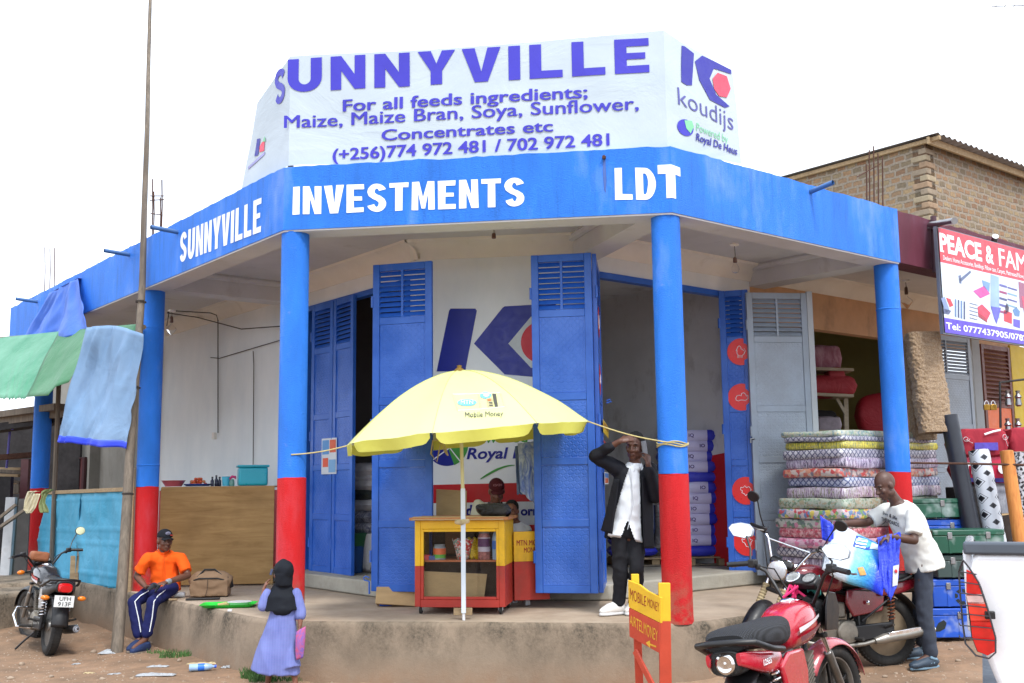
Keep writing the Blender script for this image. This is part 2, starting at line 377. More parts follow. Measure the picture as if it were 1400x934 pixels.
def concrete(name,base,stain,top=False):
    m,nt,b = newmat(name); v = co(nt); n = noi(nt,v,1.6,9,.65)
    o = ramp(nt,n,[(.3,scl(base,.78)),(.7,scl(base,1.15))])
    if not top:      # damp black mould that starts at the upper edge and runs down, mud splash near the ground
        g = N(nt,'ShaderNodeTexCoord'); sp = N(nt,'ShaderNodeSeparateXYZ'); nt.links.new(g.outputs['Object'],sp.inputs[0])
        a = N(nt,'ShaderNodeMapRange'); a.inputs[1].default_value = -.45; a.inputs[2].default_value = -.06; nt.links.new(sp.outputs[2],a.inputs[0])
        s = noi(nt,co(nt,(1.3,1.3,.8)),1.9,9,.72); f = mixc(nt,1.,a.outputs[0],ramp(nt,s,[(.42,G4(0)),(.64,G4(1))]),'MULTIPLY')
        s2 = ramp(nt,noi(nt,v,40,5,.7),[(.35,G4(.35)),(.6,G4(1))]); f = mixc(nt,1.,f,s2,'MULTIPLY')
        o = mixc(nt,f,o,stain)
        a2 = N(nt,'ShaderNodeMapRange'); a2.inputs[1].default_value = -.3; a2.inputs[2].default_value = -.52; nt.links.new(sp.outputs[2],a2.inputs[0])
        f2 = mixc(nt,1.,a2.outputs[0],ramp(nt,noi(nt,v,3,7,.7),[(.35,G4(.2)),(.65,G4(.85))]),'MULTIPLY'); o = mixc(nt,f2,o,c(136,108,86))
    else:
        s = noi(nt,v,2.2,9,.7); o = mixc(nt,ramp(nt,s,[(.48,G4(0)),(.7,G4(.55))]),o,stain)
    nt.links.new(o,b.inputs['Base Color']); b.inputs['Roughness'].default_value = .9; b.inputs['Specular IOR Level'].default_value = .2
    bump(nt,b,noi(nt,v,26,9,.7),.4,.015); return m
M_conc = concrete('stained concrete edge',c(142,127,110),c(54,52,46)); M_concf = concrete('worn screed floor',c(170,154,136),c(142,122,102),True)
M_step = concrete('grey step render',c(166,162,150),c(128,118,104),True)
M_white = mat('white lettering paint',c(236,242,246),.5,var=.05,vs=4)
M_navy = mat('navy wall paint',c(18,34,142),.45,var=.12,vs=3); M_logored = mat('logo red paint',c(206,44,60),.5,var=.12,vs=3); M_green = mat('green lettering paint',c(64,150,64),.5)
M_redwall = mat('red dado paint',c(196,26,34),.5,var=.15,dirt=.15)
M_black = mat('black plastic',c(26,26,28),.45,var=.2,vs=6); M_rubber = mat('worn rubber',c(40,39,38),.85,var=.25,vs=8,dirt=.25,dcol=c(120,98,76))
M_steel = mat('dull steel',c(150,150,152),.4,1.,var=.2,vs=8,dirt=.2,dcol=c(110,86,64)); M_chrome = mat('chrome',c(225,226,230),.12,1.,var=.06)
M_rust = mat('rusty iron',c(86,58,46),.85,.3,var=.35,vs=20); M_wood = None
def wood(name,a,b_,sc=(1.5,14,14),ring=3.):
    m,nt,b = newmat(name); n = noi(nt,co(nt,sc),ring,8,.65,.6)
    o = ramp(nt,n,[(.3,a),(.7,b_)]); k = noi(nt,co(nt),2.5,4); o = mixc(nt,ramp(nt,k,[(.5,G4(0)),(.75,G4(.4))]),o,scl(a,.6))
    nt.links.new(o,b.inputs['Base Color']); b.inputs['Roughness'].default_value = .75; bump(nt,b,n,.2,.004); return m
M_wood = wood('raw timber',c(132,110,82),c(178,154,118)); M_woodg = wood('weathered pole wood',c(84,76,66),c(128,116,102),(10,10,.8))
M_ply = wood('weathered plywood',c(142,108,62),c(178,142,90),(1.0,1.0,9),1.4)
M_card = mat('corrugated cardboard',c(186,158,116),.85,var=.12,vs=5,bmp=.05,stretch=(1,1,3))
M_dark = mat('dark clutter',c(40,38,40),.9,var=.4,vs=3)  # near-black tone, varied at random
M_cable = mat('cable sheath',c(60,54,50),.7)
M_bulb = glass_mat('bulb glass',(.95,.95,.95,1),.15)
# ------------------------------------------------------------------ the corner plot
S_ = 1.15
def P2(x,y): return Vector((x*S_,y*S_))
def un(deg): return Vector((math.cos(math.radians(deg)),math.sin(math.radians(deg))))
cL,cR = P2(-1.915,8.682),P2(1.296,8.24)                 # outer corners of the fascia
eL,eF,eR = -un(-51),(cR-cL).normalized(),un(39)         # along the left, front and right sides
nL,nF,nR = Vector((-eL.y,eL.x))*-1,Vector((-eF.y,eF.x)),Vector((-eR.y,eR.x))
if nL.y < 0: nL = -nL
HB,HT,HC2 = 3.68,4.308,3.95                             # fascia underside, fascia top, ceiling
cRE = cR + eR*3.82; cLE = cL + eL*10.15
COLS = [P2(-6.432,14.461),P2(-3.902,11.36),P2(-1.832,8.796),P2(1.258,8.382),P2(3.758,10.411)]
def xing(p,d,q,e):
    k = d.x*e.y - d.y*e.x; t = ((q-p).x*e.y - (q-p).y*e.x)/k; return p + d*t
OL,OF,OR = 2.0,1.93,2.0
wLF = xing(cL+nL*OL,eL,cL+nF*OF,eF); wFR = xing(cL+nF*OF,eF,cR+nR*OR,eR)
sL0 = (wLF-cL).dot(eL); sR0 = (wFR-cR).dot(eR); sF0,sF1 = (wLF-cL).dot(eF),(wFR-cL).dot(eF)
def WL(s,z,o=OL): return V3(cL+nL*o+eL*s,z)
def WF(s,z,o=OF): return V3(cL+nF*o+eF*s,z)
def WR(s,z,o=OR): return V3(cR+nR*o+eR*s,z)
def onL(x,y,o=OL): return atp(x,y,V3(cL+nL*o,0),V3(nL,0))
def onF(x,y,o=OF): return atp(x,y,V3(cL+nF*o,0),V3(nF,0))
def onR(x,y,o=OR): return atp(x,y,V3(cR+nR*o,0),V3(nR,0))
GZ = -0.52
def gz(x,y):
    """height of the ground"""
    a = GZ + .035*noise.noise((x*.5,y*.5,0)) + .02*noise.noise((x*2.3,y*2.3,3)) + .012*noise.noise((x*7,y*7,5))
    for k_ in (0,1.35): a -= .028*math.exp(-((y-(8.95+k_*.55+.12*x+.1*math.sin(x*1.1)))/.09)**2)      # worn wheel ruts
    t = max(0,1-abs((x-2.0))/1.1)*max(0,1-abs(y-10.1)/1.0); a += .07*t
    a += .05*max(0,-x-4.2)*.5*(1 if y > 13.4 else max(0,(y-11.5)/1.9))
    return a
# ground: one sheet, fine near the camera, coarse towards the horizon
def axis(lo,hi,st,far):
    a = [lo+i*st for i in range(int((hi-lo)/st)+1)]
    d = st; x = a[0]; L_ = []
    while x > -far: d *= 1.35; x -= d; L_.append(x)
    d = st; x = a[-1]; R_ = []
    while x < far: d *= 1.35; x += d; R_.append(x)
    return L_[::-1]+a+R_
gx,gy = axis(-8,6.5,.08,600),axis(6,14.5,.08,600)
vs = [(x,y,gz(x,y) if (-14 < x < 12 and 2 < y < 24) else GZ) for y in gy for x in gx]; nx = len(gx)
fs = [(j*nx+i,j*nx+i+1,(j+1)*nx+i+1,(j+1)*nx+i) for j in range(len(gy)-1) for i in range(nx-1)]
g = MB(); g.add(vs,fs); tag(g.build('ground',M_earth),kind='structure')

shop = thing('corner_shop','white corner shop with blue painted fascia on blue and red round columns','shop',(-.3,10.5,0))
def offs(o,L_,R_,r0=.13):
    """corner points of a line parallel to the three sides, o inwards, from L_ along the left side to R_ along the right one; corners rounded"""
    a = xing(cL+nL*o,eL,cL+nF*o,eF); b = xing(cL+nF*o,eF,cR+nR*o,eR)
    pts = [cL+nL*o+eL*L_]
    for q,d0,d1 in ((a,-eL,eF),(b,eF,eR)):
        if r0 <= 0: pts.append(q); continue
        for k in range(7):
            t = k/6; pts.append((q-d0*r0)*(1-t)**2 + q*2*t*(1-t) + (q+d1*r0)*t*t)
    pts.append(cR+nR*o+eR*R_); return pts
# ---- raised veranda floor with a worn rounded edge
edge = offs(-.05,8.7,6.3,.5); inner = offs(2.6,8.7,6.3,0)
mb = MB(); fl = MB()
dens = []
for a,b in zip(edge[:-1],edge[1:]):
    k = max(1,int((b-a).length/.07)); dens += [a+(b-a)*i/k for i in range(k)]
dens.append(edge[-1])
def wob(p,k=1.): return .026*k*noise.noise((p.x*2.1,p.y*2.1,1))+.016*k*noise.noise((p.x*9,p.y*9,2))
rows = []
mid = Vector((-.2,12.5))
for p in dens:
    nn = (p-mid).normalized(); w_ = wob(p)
    rows.append([V3(p+nn*.05,-.75),V3(p+nn*(.035+w_),-.5),V3(p+nn*(.01+1.4*w_),-.26),V3(p+nn*(0+w_),-.05),V3(p-nn*(.012-w_),-.014),V3(p-nn*(.04-w_),-.002)])
k = len(rows[0]); vs = [q for r_ in rows for q in r_]
fs = [(i*k+j,(i+1)*k+j,(i+1)*k+j+1,i*k+j+1) for i in range(len(rows)-1) for j in range(k-1)]
mb.add(vs,fs); mb.build('veranda_edge',M_conc,shop,sharp=80)
top = [r_[-1] for r_ in rows]+[V3(p,0) for p in (inner[-1],inner[2],inner[1],inner[0])]
fl.add(top,[tuple(range(len(top)))]); fl.build('veranda_floor',M_concf,shop,smooth=False)
# ---- step along the walls
mb = MB()
st_ = offs(1.72,4.0,3.75,0); bk = offs(3.4,4.0,3.75,0)
mb.prism([(p.x,p.y) for p in st_]+[(p.x,p.y) for p in bk[::-1]],.168,z0=.002); mb.build('door_step',M_step,shop,bevel=.02)
# ---- fascia beam, roof slab and ceiling
def ring(mb,o0,o1,z0,z1,L_,R_):
    a,b = offs(o0,L_,R_,0),offs(o1,L_,R_,0)
    for i in range(3):
        mb.prism([(p.x,p.y) for p in (a[i],a[i+1],b[i+1],b[i])],z1-z0,z0=z0)
mb = MB()
def fasc(mb,a,b,z0,z1,o):
    n = int((b-a).length/.07); d = (b-a)/n; vs = []
    nn = Vector((-d.y,d.x)).normalized()
    if nn.y < 0: nn = -nn
    for i in range(n+1):
        p = a+d*i; e_ = 0 if i in (0,n) else 1; zt = z1+.014*noise.noise((p.x*3,p.y*3,9))+.012*noise.noise((p.x*11,p.y*11,4))
        vs += [V3(p,z0),V3(p,zt),V3(p+nn*o,zt+.004),V3(p+nn*o,z0)]
    fs = [(i*4+j,(i+1)*4+j,(i+1)*4+(j+1) % 4,i*4+(j+1) % 4) for i in range(n) for j in range(4)]+[(0,1,2,3),(n*4+3,n*4+2,n*4+1,n*4)]
    mb.add(vs,fs)
fa = MB(); fasc(fa,cLE,cL,HB,HT,.26); fasc(fa,cL,cR,HB,HT,.26); fasc(fa,cR,cRE,HB,HT,.26)
fascia = fa.build('fascia',M_blue,shop,sharp=50)
mb = MB(); a,b = offs(.012,10.14,3.81,0),offs(.3,10.14,3.81,0)
for i in range(3): mb.prism([(p.x,p.y) for p in (a[i],a[i+1],b[i+1],b[i])],.02,z0=HB-.016)
mb.build('beam_soffit',M_ceil,shop)
mb = MB(); p = offs(.27,10.1,3.8,0); q = offs(2.6,10.1,3.8,0)
for i in range(3): mb.prism([(v.x,v.y) for v in (p[i],p[i+1],q[i+1],q[i])],.2,z0=HC2)
mb.build('ceiling',M_ceil,shop)
def crossbeam(a2,b2,w_=.3):
    m = MB(); m.bar(V3(a2,HB+.14),V3(b2,HB+.14),w_,.27); d = (b2-a2).normalized(); nn = Vector((-d.y,d.x))
    for s_ in (-1,1): m.tube([V3(a2+nn*s_*(w_/2+.02),HC2-.03),V3(b2+nn*s_*(w_/2+.02),HC2-.03)],.05,8)
    m.build('ceiling_beam',M_ceil,shop)
crossbeam(COLS[1]+nL*.15,COLS[1]+nL*1.88); crossbeam(COLS[4]+nR*.15,COLS[4]+nR*1.86); crossbeam(COLS[3]+(wFR-COLS[3])*.08,wFR)
# cove moulding along the three walls
mb = MB(); prof = [(0,-.2),(.02,-.2),(.03,-.17),(.06,-.1),(.12,-.05),(.2,-.03),(.21,-.001),(0,-.001)]
for (A,B) in ((WL(8.2,HC2),WL(sL0-.08,HC2)),(WF(sF0-.06,HC2),WF(sF1+.06,HC2)),(WR(sR0-.06,HC2),WR(3.75,HC2))):
    d = (B-A).normalized(); nn = Vector((d.y,-d.x,0))
    if nn.y > 0: nn = -nn
    vs = [X + nn*a_ + Vector((0,0,b_)) for X in (A,B) for a_,b_ in prof]; k = len(prof)
    mb.add(vs,[(j,(j+1) % k,k+(j+1) % k,k+j) for j in range(k)])
mb.build('cove_moulding',M_cream,shop)
# ---- walls with real openings
DL0,DL1,DR0,DR1,DH = sL0+.12,3.3,sR0+.1,3.36,3.56
def wall(name,f,spans,t,n2,m,zz=(0,HC2)):
    """spans: (s0, s1, z0, z1) pieces of one wall, t thick inwards"""
    w_ = MB()
    for s0,s1,z0,z1 in spans:
        a,b = f(s0,z0),f(s1,z0); q = V3(n2*t,0)
        w_.add([a,b,b+q,a+q]+[v+Vector((0,0,z1-z0)) for v in (a,b,b+q,a+q)],[(3,2,1,0),(4,5,6,7),(0,1,5,4),(1,2,6,5),(2,3,7,6),(3,0,4,7)])
    return w_.build(name,m,shop)
Wl = wall('left_wall',WL,[(sL0,DL0,.17,HC2),(DL0,DL1,DH,HC2),(DL1,8.4,0,HC2)],.15,nL,M_wall)
Wf = wall('logo_wall',WF,[(sF0,sF1,.1,HC2)],.15,nF,M_wall)
Wr = wall('right_wall',WR,[(sR0,DR0,.17,HC2),(DR0,DR1,DH,HC2),(DR1,3.62,.17,HC2)],.15,nR,M_wall)
# red dado: on the left wall and under the logo
m = MB(); m.add([WL(DL1,0,OL-.004),WL(8.3,0,OL-.004),WL(8.3,1.18,OL-.004),WL(DL1,1.18,OL-.004)],[(0,1,2,3)]); m.build('dado',M_redwall,Wl,root=shop)
m = MB(); m.prism([(sF0+.0,0),(sF1+.02,0),(sF1+.02,.26),(sF0,.26)],.05,frame(WF(0,0,OF-.05),V3(eF,0),(0,0,1)) @ Matrix.Translation((0,0,-.05))); m.build('plinth',M_redwall,Wf,root=shop)
# rooms behind: side partitions, back wall, ceiling, floor
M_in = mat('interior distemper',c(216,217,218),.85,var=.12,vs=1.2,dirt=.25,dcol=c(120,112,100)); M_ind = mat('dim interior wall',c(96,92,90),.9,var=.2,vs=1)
pR = cR+nR*2.15+eR*3.5; pRb = pR+nR*6.5; pLm = cL+nL*2.15+eL*3.45; pLb = pLm+nL*3.2; pF = cL+nF*2.08+eF*1.1; pFb = pF+nF*6
m = MB(); m.bar(V3(pR,1.9),V3(pRb,1.9),.1,4.2); m.build('partition_wall',M_in,shop)
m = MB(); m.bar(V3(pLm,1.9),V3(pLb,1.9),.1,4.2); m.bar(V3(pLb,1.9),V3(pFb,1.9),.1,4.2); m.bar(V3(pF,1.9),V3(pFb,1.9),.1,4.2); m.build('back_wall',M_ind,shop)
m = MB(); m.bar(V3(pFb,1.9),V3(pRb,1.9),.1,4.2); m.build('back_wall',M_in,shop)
m = MB(); a = [V3(v,0) for v in (cL+nL*2.16+eL*3.4,wLF+nF*.16,wFR+nF*.16,pR,pRb,pLb)]
m.add([v+Vector((0,0,.169)) for v in a],[tuple(range(6))]); m.build('shop_floor',M_step,shop)
m = MB(); m.add([v+Vector((0,0,HC2-.1)) for v in a],[tuple(range(5,-1,-1))]); m.build('shop_ceiling',M_in,shop)
m = MB(); t_ = [V3(v,HT-.16) for v in (cLE+nL*.3,cL+nL*.3+nF*.1,cR+nF*.3,cRE+nR*.3,pRb+eR*.4,pLb)]
m.prism([(v.x,v.y) for v in t_],.14,z0=HT-.2); m.build('roof_slab',M_step,shop)
# red dado at the foot of the partition inside
m = MB(); q0 = pR-eR*.056+nR*.05; q1 = q0+nR*.4
m.add([V3(q0,.17),V3(q1,.17),V3(q1,1.55),V3(q0,1.6)],[(0,1,2,3)]); m.build('inner_dado',M_redwall,shop)
# ---- columns: blue above, red below
for i,p in enumerate(COLS):
    zs = (1.24,1.24,1.3,1.295,1.3)[i]
    cb = MB(); M_ = Matrix.Translation(V3(p,0))
    cb.lathe([(.134,zs)]+[(.134+.0015*noise.noise((i,z*3,0)),z) for z in np.linspace(zs+.1,HB-.01,14)],40,M_)
    ob = cb.build('column',M_colb,shop)
    r_ = MB(); r_.lathe([(.139,-.02),(.136,.05)]+[(.1352,z) for z in np.linspace(.15,zs,8)],40,M_); r_.v = [v+Vector((0,0,.014*noise.noise(v*8) if v.z > zs-.01 else 0)) for v in r_.v]; r_.build('column_base',M_colr,ob,root=shop)
    if i in (0,1,4):
        for z in ((3.2,1.5) if i == 1 else (3.15,)): q = MB(); q.lathe([(.134,z-.012),(.1395,z),(.134,z+.012)],40,M_); q.build('pour_joint',M_colb,ob,root=shop)
# ---- door leaves: frame, louvred top, tread-plate panels
def uvp(o,a,b):
    uv = o.data.uv_layers.new(name='UVMap'); me = o.data
    for l in me.loops:
        p = me.vertices[l.vertex_index].co; uv.data[l.index].uv = (p.dot(a),p.dot(b))
    return o
def door_leaf(p,q,z0,z1,fm=M_door,pm=M_tread,nlouv=9,splits=(.18,.43,.62,.8),mull=True,name='door',frames=None):
    """leaf from plan point p to q; its face looks to the camera's side"""
    p,q = Vector(p[:2]),Vector(q[:2]); d = (q-p).normalized(); n = Vector((d.y,-d.x))
    if n.dot(-p) < 0: n = -n
    W_ = (q-p).length; Hh = z1-z0; t = .045
    def L3(s,z,o): return V3(p+d*s+n*o,z0+z)
    f = MB(); bw = .075
    def rail(s0,s1,za,zb,o=0,th=t):
        a,b = L3(s0,(za+zb)/2,o),L3(s1,(za+zb)/2,o); f.bar(a,b,th,zb-za)
    def stile(s0,s1,za,zb,th=t):
        f.bar(L3((s0+s1)/2,za,0),L3((s0+s1)/2,zb,0),s1-s0,th,up=V3(n,0))
    def stile2(s,w_,za,zb,th):
        a = L3(s,(za+zb)/2,0); R = Matrix((V3(d,0),V3(n,0),Vector((0,0,1)))).transposed(); f.box(a,(w_,th,zb-za),R)
    stile2(bw/2,bw,0,Hh,t); stile2(W_-bw/2,bw,0,Hh,t)
    R = Matrix((V3(d,0),V3(n,0),Vector((0,0,1)))).transposed()
    lines = [0]+[Hh*(1-s) for s in splits[::-1]]+[Hh]
    for z in lines:
        zc = min(max(z,bw/2),Hh-bw/2); f.box(L3(W_/2,zc,0),(W_-2*bw-.002,t-.006,bw),R)
    o = f.build(name,fm,shop,bevel=.004)
    zt0,zt1 = lines[-2]+bw/2,Hh-bw
    lv = MB(); half = [(bw,W_/2-.012),(W_/2+.012,W_-bw)] if mull else [(bw,W_-bw)]
    if mull: lv.box(L3(W_/2,(zt0+zt1)/2,0),(.025,t-.01,zt1-zt0),R)
    for k in range(nlouv):
        z = zt0+(k+.5)*(zt1-zt0)/nlouv; Rt = R @ Matrix.Rotation(math.radians(38),3,'X')
        for s0,s1 in half: lv.box(L3((s0+s1)/2,z,0),(s1-s0,.006,(zt1-zt0)/nlouv*1.12),Rt)
    lv.build('louvre',fm,o,root=shop)
    for za,zb in zip(lines[:-2],lines[1:-1]):
        a,b = (max(za+bw/2,bw),zb-bw/2); pn = MB()
        pn.box(L3(W_/2,(a+b)/2,.004),(W_-2*bw-.004,.012,b-a-.003),R)
        uvp(pn.build('tread_panel',pm,o,root=shop,smooth=False),V3(d,0),Vector((0,0,1)))
    for zz in (.35,Hh*.5,Hh-.4): hg = MB(); hg.cyl(L3(-.006,zz-.06,.02),L3(-.006,zz+.06,.02),.014,n=10); hg.build('hinge',fm,o,root=shop)
    return o,L3
LB0,LB1 = atz(511,363,3.55),atz(591,357,3.55); dL1,l3a = door_leaf(LB0,LB1,.15,3.55)
RB0,RB1 = atz(726,350,3.55),atz(808,346,3.55); dR1,l3b = door_leaf(RB0,RB1,.15,3.55)
dR2,l3c = door_leaf(V3(RB1.xy+Vector((.03,.03)),0),WR(DR0+.02,0,OR-.06),.15,3.55,mull=False)
dL2,l3d = door_leaf(WL(2.48,0,OL-.02),WL(1.93,0,OL-.06),.17,3.54,mull=False); dL3,l3e = door_leaf(WL(3.05,0,OL-.02),WL(2.5,0,OL-.02),.17,3.54,mull=False)
gq = onR(1024,400,OR-.1)
dR3,l3f = door_leaf(onR(982,393,OR-.03),onR(1022,399,OR-.32),.15,3.55,mull=False)
# door frames
m = MB()
for s_ in (DR0+.03,DR1-.03): m.bar(WR(s_,.17,OR+.02),WR(s_,DH,OR+.02),.07,.1,up=V3(nR,0))
m.bar(WR(DR0,DH-.03,OR+.02),WR(DR1,DH-.03,OR+.02),.1,.07); m.build('door_frame',M_door,shop,bevel=.004)
m = MB()
for s_ in (DL0+.03,DL1-.03): m.bar(WL(s_,.17,OL+.02),WL(s_,DH,OL+.02),.07,.1,up=V3(nL,0))
m.bar(WL(DL0,DH-.03,OL+.02),WL(DL1,DH-.03,OL+.02),.1,.07); m.build('door_frame',M_door,shop,bevel=.004)
# padlock, hasps and bolts
M_brass = mat('brass',c(190,150,70),.3,1.); 
def padlock(P,parent,sc=1.,root=None):
    m = MB(); m.box(P,(.05*sc,.02*sc,.045*sc)); o = m.build('padlock',M_brass,parent,bevel=.005,root=root)
    s_ = MB(); s_.tube([P+Vector((sc*.016*math.cos(a),0,sc*(.022+.03*math.sin(a)))) for a in np.linspace(0,math.pi,9)],.004*sc,8)
    if root: s_.build('shackle',M_chrome,parent,root=root)
    else: s_.build('shackle',M_chrome,o)
    return o
padlock(aty(559,617,LB0.y-.1),dL1,1.1,shop)
m = MB(); y_ = LB0.y-.06
m.tube([aty(542,611,y_),aty(568,611,y_),aty(568,615,y_)],.008,8); m.tube([aty(563,645,y_),aty(582,645,y_),aty(582,660,y_)],.008,8); m.tube([aty(575,650,y_),aty(573,660,y_),aty(578,662,y_),aty(577,650,y_)],.006,8)
m.tube([aty(505,795,y_),aty(498,793,y_),aty(497,790,y_),aty(500,788,y_),aty(505,790,y_)],.007,8); m.cyl(aty(505,795,y_),aty(505,812,y_),.009); m.build('bolt',M_door,dL1,root=shop)
m = MB(); m.tube([aty(829,548,RB1.y+.2),aty(834,546,RB1.y+.2),aty(836,549,RB1.y+.2),aty(829,551,RB1.y+.2)],.008,8); m.build('door_handle',M_door,dR2,root=shop)
# red round animal stickers on the right-hand leaves
def animal(mb,kind,M):
    S = {'hen': [(-.3,.5),(-.15,.62),(0,.5),(.02,.3),(.3,.1),(.35,.3),(.45,.05),(.25,-.3),(.1,-.4),(.12,-.62),(-.02,-.62),(0,-.4),(-.2,-.38),(-.22,-.62),(-.34,-.62),(-.3,-.35),(-.42,-.1),(-.38,.15),(-.5,.1),(-.38,.3),(-.3,.5)],
         'fish': [(-.6,-.1),(-.45,.15),(-.2,.2),(-.05,.1),(.0,.35),(.2,.45),(.4,.3),(.5,.05),(.62,.2),(.6,-.2),(.35,-.35),(.05,-.3),(-.1,-.3),(-.35,-.38),(-.55,-.3),(-.6,-.1)],
         'pig': [(-.5,.35),(-.3,.3),(-.1,.5),(.05,.3),(.3,.4),(.5,.15),(.42,-.2),(.3,-.45),(.12,-.35),(-.05,-.5),(-.2,-.3),(-.42,-.2),(-.35,0),(-.55,.1),(-.5,.35)],
         'cow': [(-.55,.3),(-.3,.25),(-.15,.45),(0,.3),(.2,.45),(.3,.2),(.55,.2),(.35,0),(.3,-.3),(.1,-.5),(-.12,-.45),(-.28,-.1),(-.5,0),(-.55,.3)]}[kind]
    mb.tube([M @ Vector((x,y,0)) for x,y in S],.035*M.to_scale().x,5,closed=False)
def sticker(l3,s,z,r,kind,parent,side=1):
    o = l3(s,z,.022*side); ax = (l3(1,0,0)-l3(0,0,0)).normalized(); 
    M_ = frame(o,ax,(0,0,1)) 
    q = MB(); q.lathe([(r,0),(0.0001,.0015)],28,M_); q.build('sticker',mat('sticker red',c(226,40,38),.35,var=.08),parent,root=shop)
    q = MB(); animal(q,kind,frame(l3(s,z,.0245*side),ax,(0,0,1)) @ Matrix.Scale(r*.72,4)); q.build('animal_outline',M_white,parent,root=shop)
def fit(l3,px):     # height on a leaf at which the line of sight through a pixel meets it
    P0 = l3(0,0,.02); ax = l3(1,0,.02)-P0; n = ax.cross(Vector((0,0,1))); h = atp(px[0],px[1],P0,n); return (h-P0).dot(ax.normalized()),(h-P0).z
for px,r,kd in (((1013,481),.17,'hen'),((1014,543),.17,'fish'),((1020,671),.17,'pig'),((1022,741),.17,'cow')):
    s_,z_ = fit(l3f,px); sticker(l3f,s_,z_,.165,kd,dR3)
for px,kd in (((823,457),'hen'),((824,528),'fish')):
    s_,z_ = fit(l3c,px); sticker(l3c,.36,z_,.165,kd,dR2)
# small notices on the leaves
def paper(l3,px0,px1,name,label_cols,parent):
    s0,z1 = fit(l3,px0); s1,z0 = fit(l3,px1)
    ax = (l3(1,0,0)-l3(0,0,0)).normalized(); base = frame(l3(s0,z0,.03),ax,(0,0,1)); w_,h_ = s1-s0,z1-z0
    for k,(x0,y0,x1,y1,cc) in enumerate(label_cols):
        q = MB(); q.prism([(x0*w_,y0*h_),(x1*w_,y0*h_),(x1*w_,y1*h_),(x0*w_,y1*h_)],.0012,base,z0=.0013*k); q.build(name if k == 0 else 'print',mat('print %d %d %d' % cc,c(*cc),.5,var=.06),parent,root=shop,smooth=False)
paper(l3e,(441,600),(461,648),'notice',[(0,0,1,1,(206,214,222)),(.05,.55,.5,.95,(90,150,210)),(.55,.6,.95,.95,(214,96,60)),(.1,.2,.45,.45,(222,90,60)),(.5,.05,.95,.4,(120,170,214))],dL3)
paper(l3c,(823,573),(831,600),'notice',[(0,0,1,1,(232,196,50)),(.1,.5,.9,.85,(180,130,40))],dR2)
paper(l3c,(824,602),(830,610),'notice',[(0,0,1,1,(206,60,50))],dR2)
paper(l3c,(825,645),(831,662),'notice',[(0,0,1,1,(210,214,220)),(.1,.1,.9,.5,(210,110,60)),(.1,.55,.9,.9,(80,130,200))],dR2)
# ---- painted lettering on the fascia
def fas_text(st,on,ax,n,p0,p1,ptop,offset,wshift=0,parent=fascia):
    a,b,t_ = on(*p0),on(*p1),on(*ptop); ax3 = V3(ax,0); h = t_.z-a.z; q = MB()
    z0 = a.z; z1 = b.z; wd = (b-a).dot(ax3); M_ = frame(a+V3(-n*.004,0),ax3,(0,0,1))
    sl = (z1-z0)/wd
    rr = random.Random(len(st))
    block_text(q,st,lambda x,y: M_ @ Vector((x+.006*noise.noise((x*9,y*9,1)),y+x*sl+.008*noise.noise((x*5,y*7,3)),0)),wd,h,gap=.09,w=.52,t=.2,ty=.17)
    return q.build('lettering',M_white,parent,root=shop,smooth=False)
fas_text('SUNNYVILLE',lambda x,y: onL(x,y,0),-eL,nL,(246,360),(357,317),(246,320),.03)
fas_text('INVESTMENTS',lambda x,y: onF(x,y,0),eF,nF,(400,294),(717,282),(400,256),.03)
fas_text('LD',lambda x,y: onF(x,y,0),eF,nF,(841,273.5),(897,273),(841,230),.03)
# the T of LDT is folded round the corner
q = MB(); tl = onF(899,226,0); zb = onF(912,271,0).z; w0 = (V3(cR,0)-tl).dot(V3(eF,0)); bar_h = .085
q.prism([(0,-bar_h),(w0-.05,-bar_h),(w0-.05,zb-tl.z),(w0,zb-tl.z),(w0,0),(0,0)][::1],.003,frame(V3(cR-eF*w0-nF*.001,tl.z),V3(eF,0),(0,0,1)))
q.prism([(0,zb-tl.z),(.05,zb-tl.z),(.05,-bar_h),(.12,-bar_h-.01),(.12,-.01),(0,0)],.003,frame(V3(cR-nR*.001,tl.z),V3(eR,0),(0,0,1)))
q.build('lettering',M_white,fascia,root=shop,smooth=False)
# ---- painted logo on the wall between the doors
fW = frame(WF(0,0,OF-.003),V3(eF,0),(0,0,1))
def wl(x,y):
    p = onF(x,y); return ((p-WF(0,0)).dot(V3(eF,0)),p.z)
def wpoly(pts,m,name,k=0,rounded=0):
    q = MB(); q.add([fW @ Vector((*wl(*p),.0012*k)) for p in pts],[tuple(range(len(pts)))]); return q.build(name,m,Wf,root=shop,smooth=False)
def wdisc(pc,rx,m,name,k=0,a0=0,a1=360):
    cx,cz = wl(*pc); q = MB(); vs = [fW @ Vector((cx+rx*math.cos(math.radians(a)),cz+rx*math.sin(math.radians(a)),.0012*k)) for a in np.linspace(a0,a1,40)]
    q.add(vs,[tuple(range(40))]); return q.build(name,m,Wf,root=shop,smooth=False)
wpoly([(597,508),(614,425),(616,422),(650,422),(652,425),(636,508)],M_navy,'painted_logo')
wpoly([(648,470),(687,421),(690,419),(760,415),(760,518),(690,512)],M_navy,'painted_logo')
wpoly([(695,470),(726,433),(745,433),(765,470),(745,503),(726,503)],mat('logo white',c(200,208,210),.5),'painted_logo',1)
wdisc((741,468),.235,M_logored,'painted_logo',2)
cx,cz = wl(621,607)
wdisc((611,608),.235,M_navy,'painted_logo',0,100,300); wdisc((611,608),.24,M_green,'painted_logo',1,-70,110)
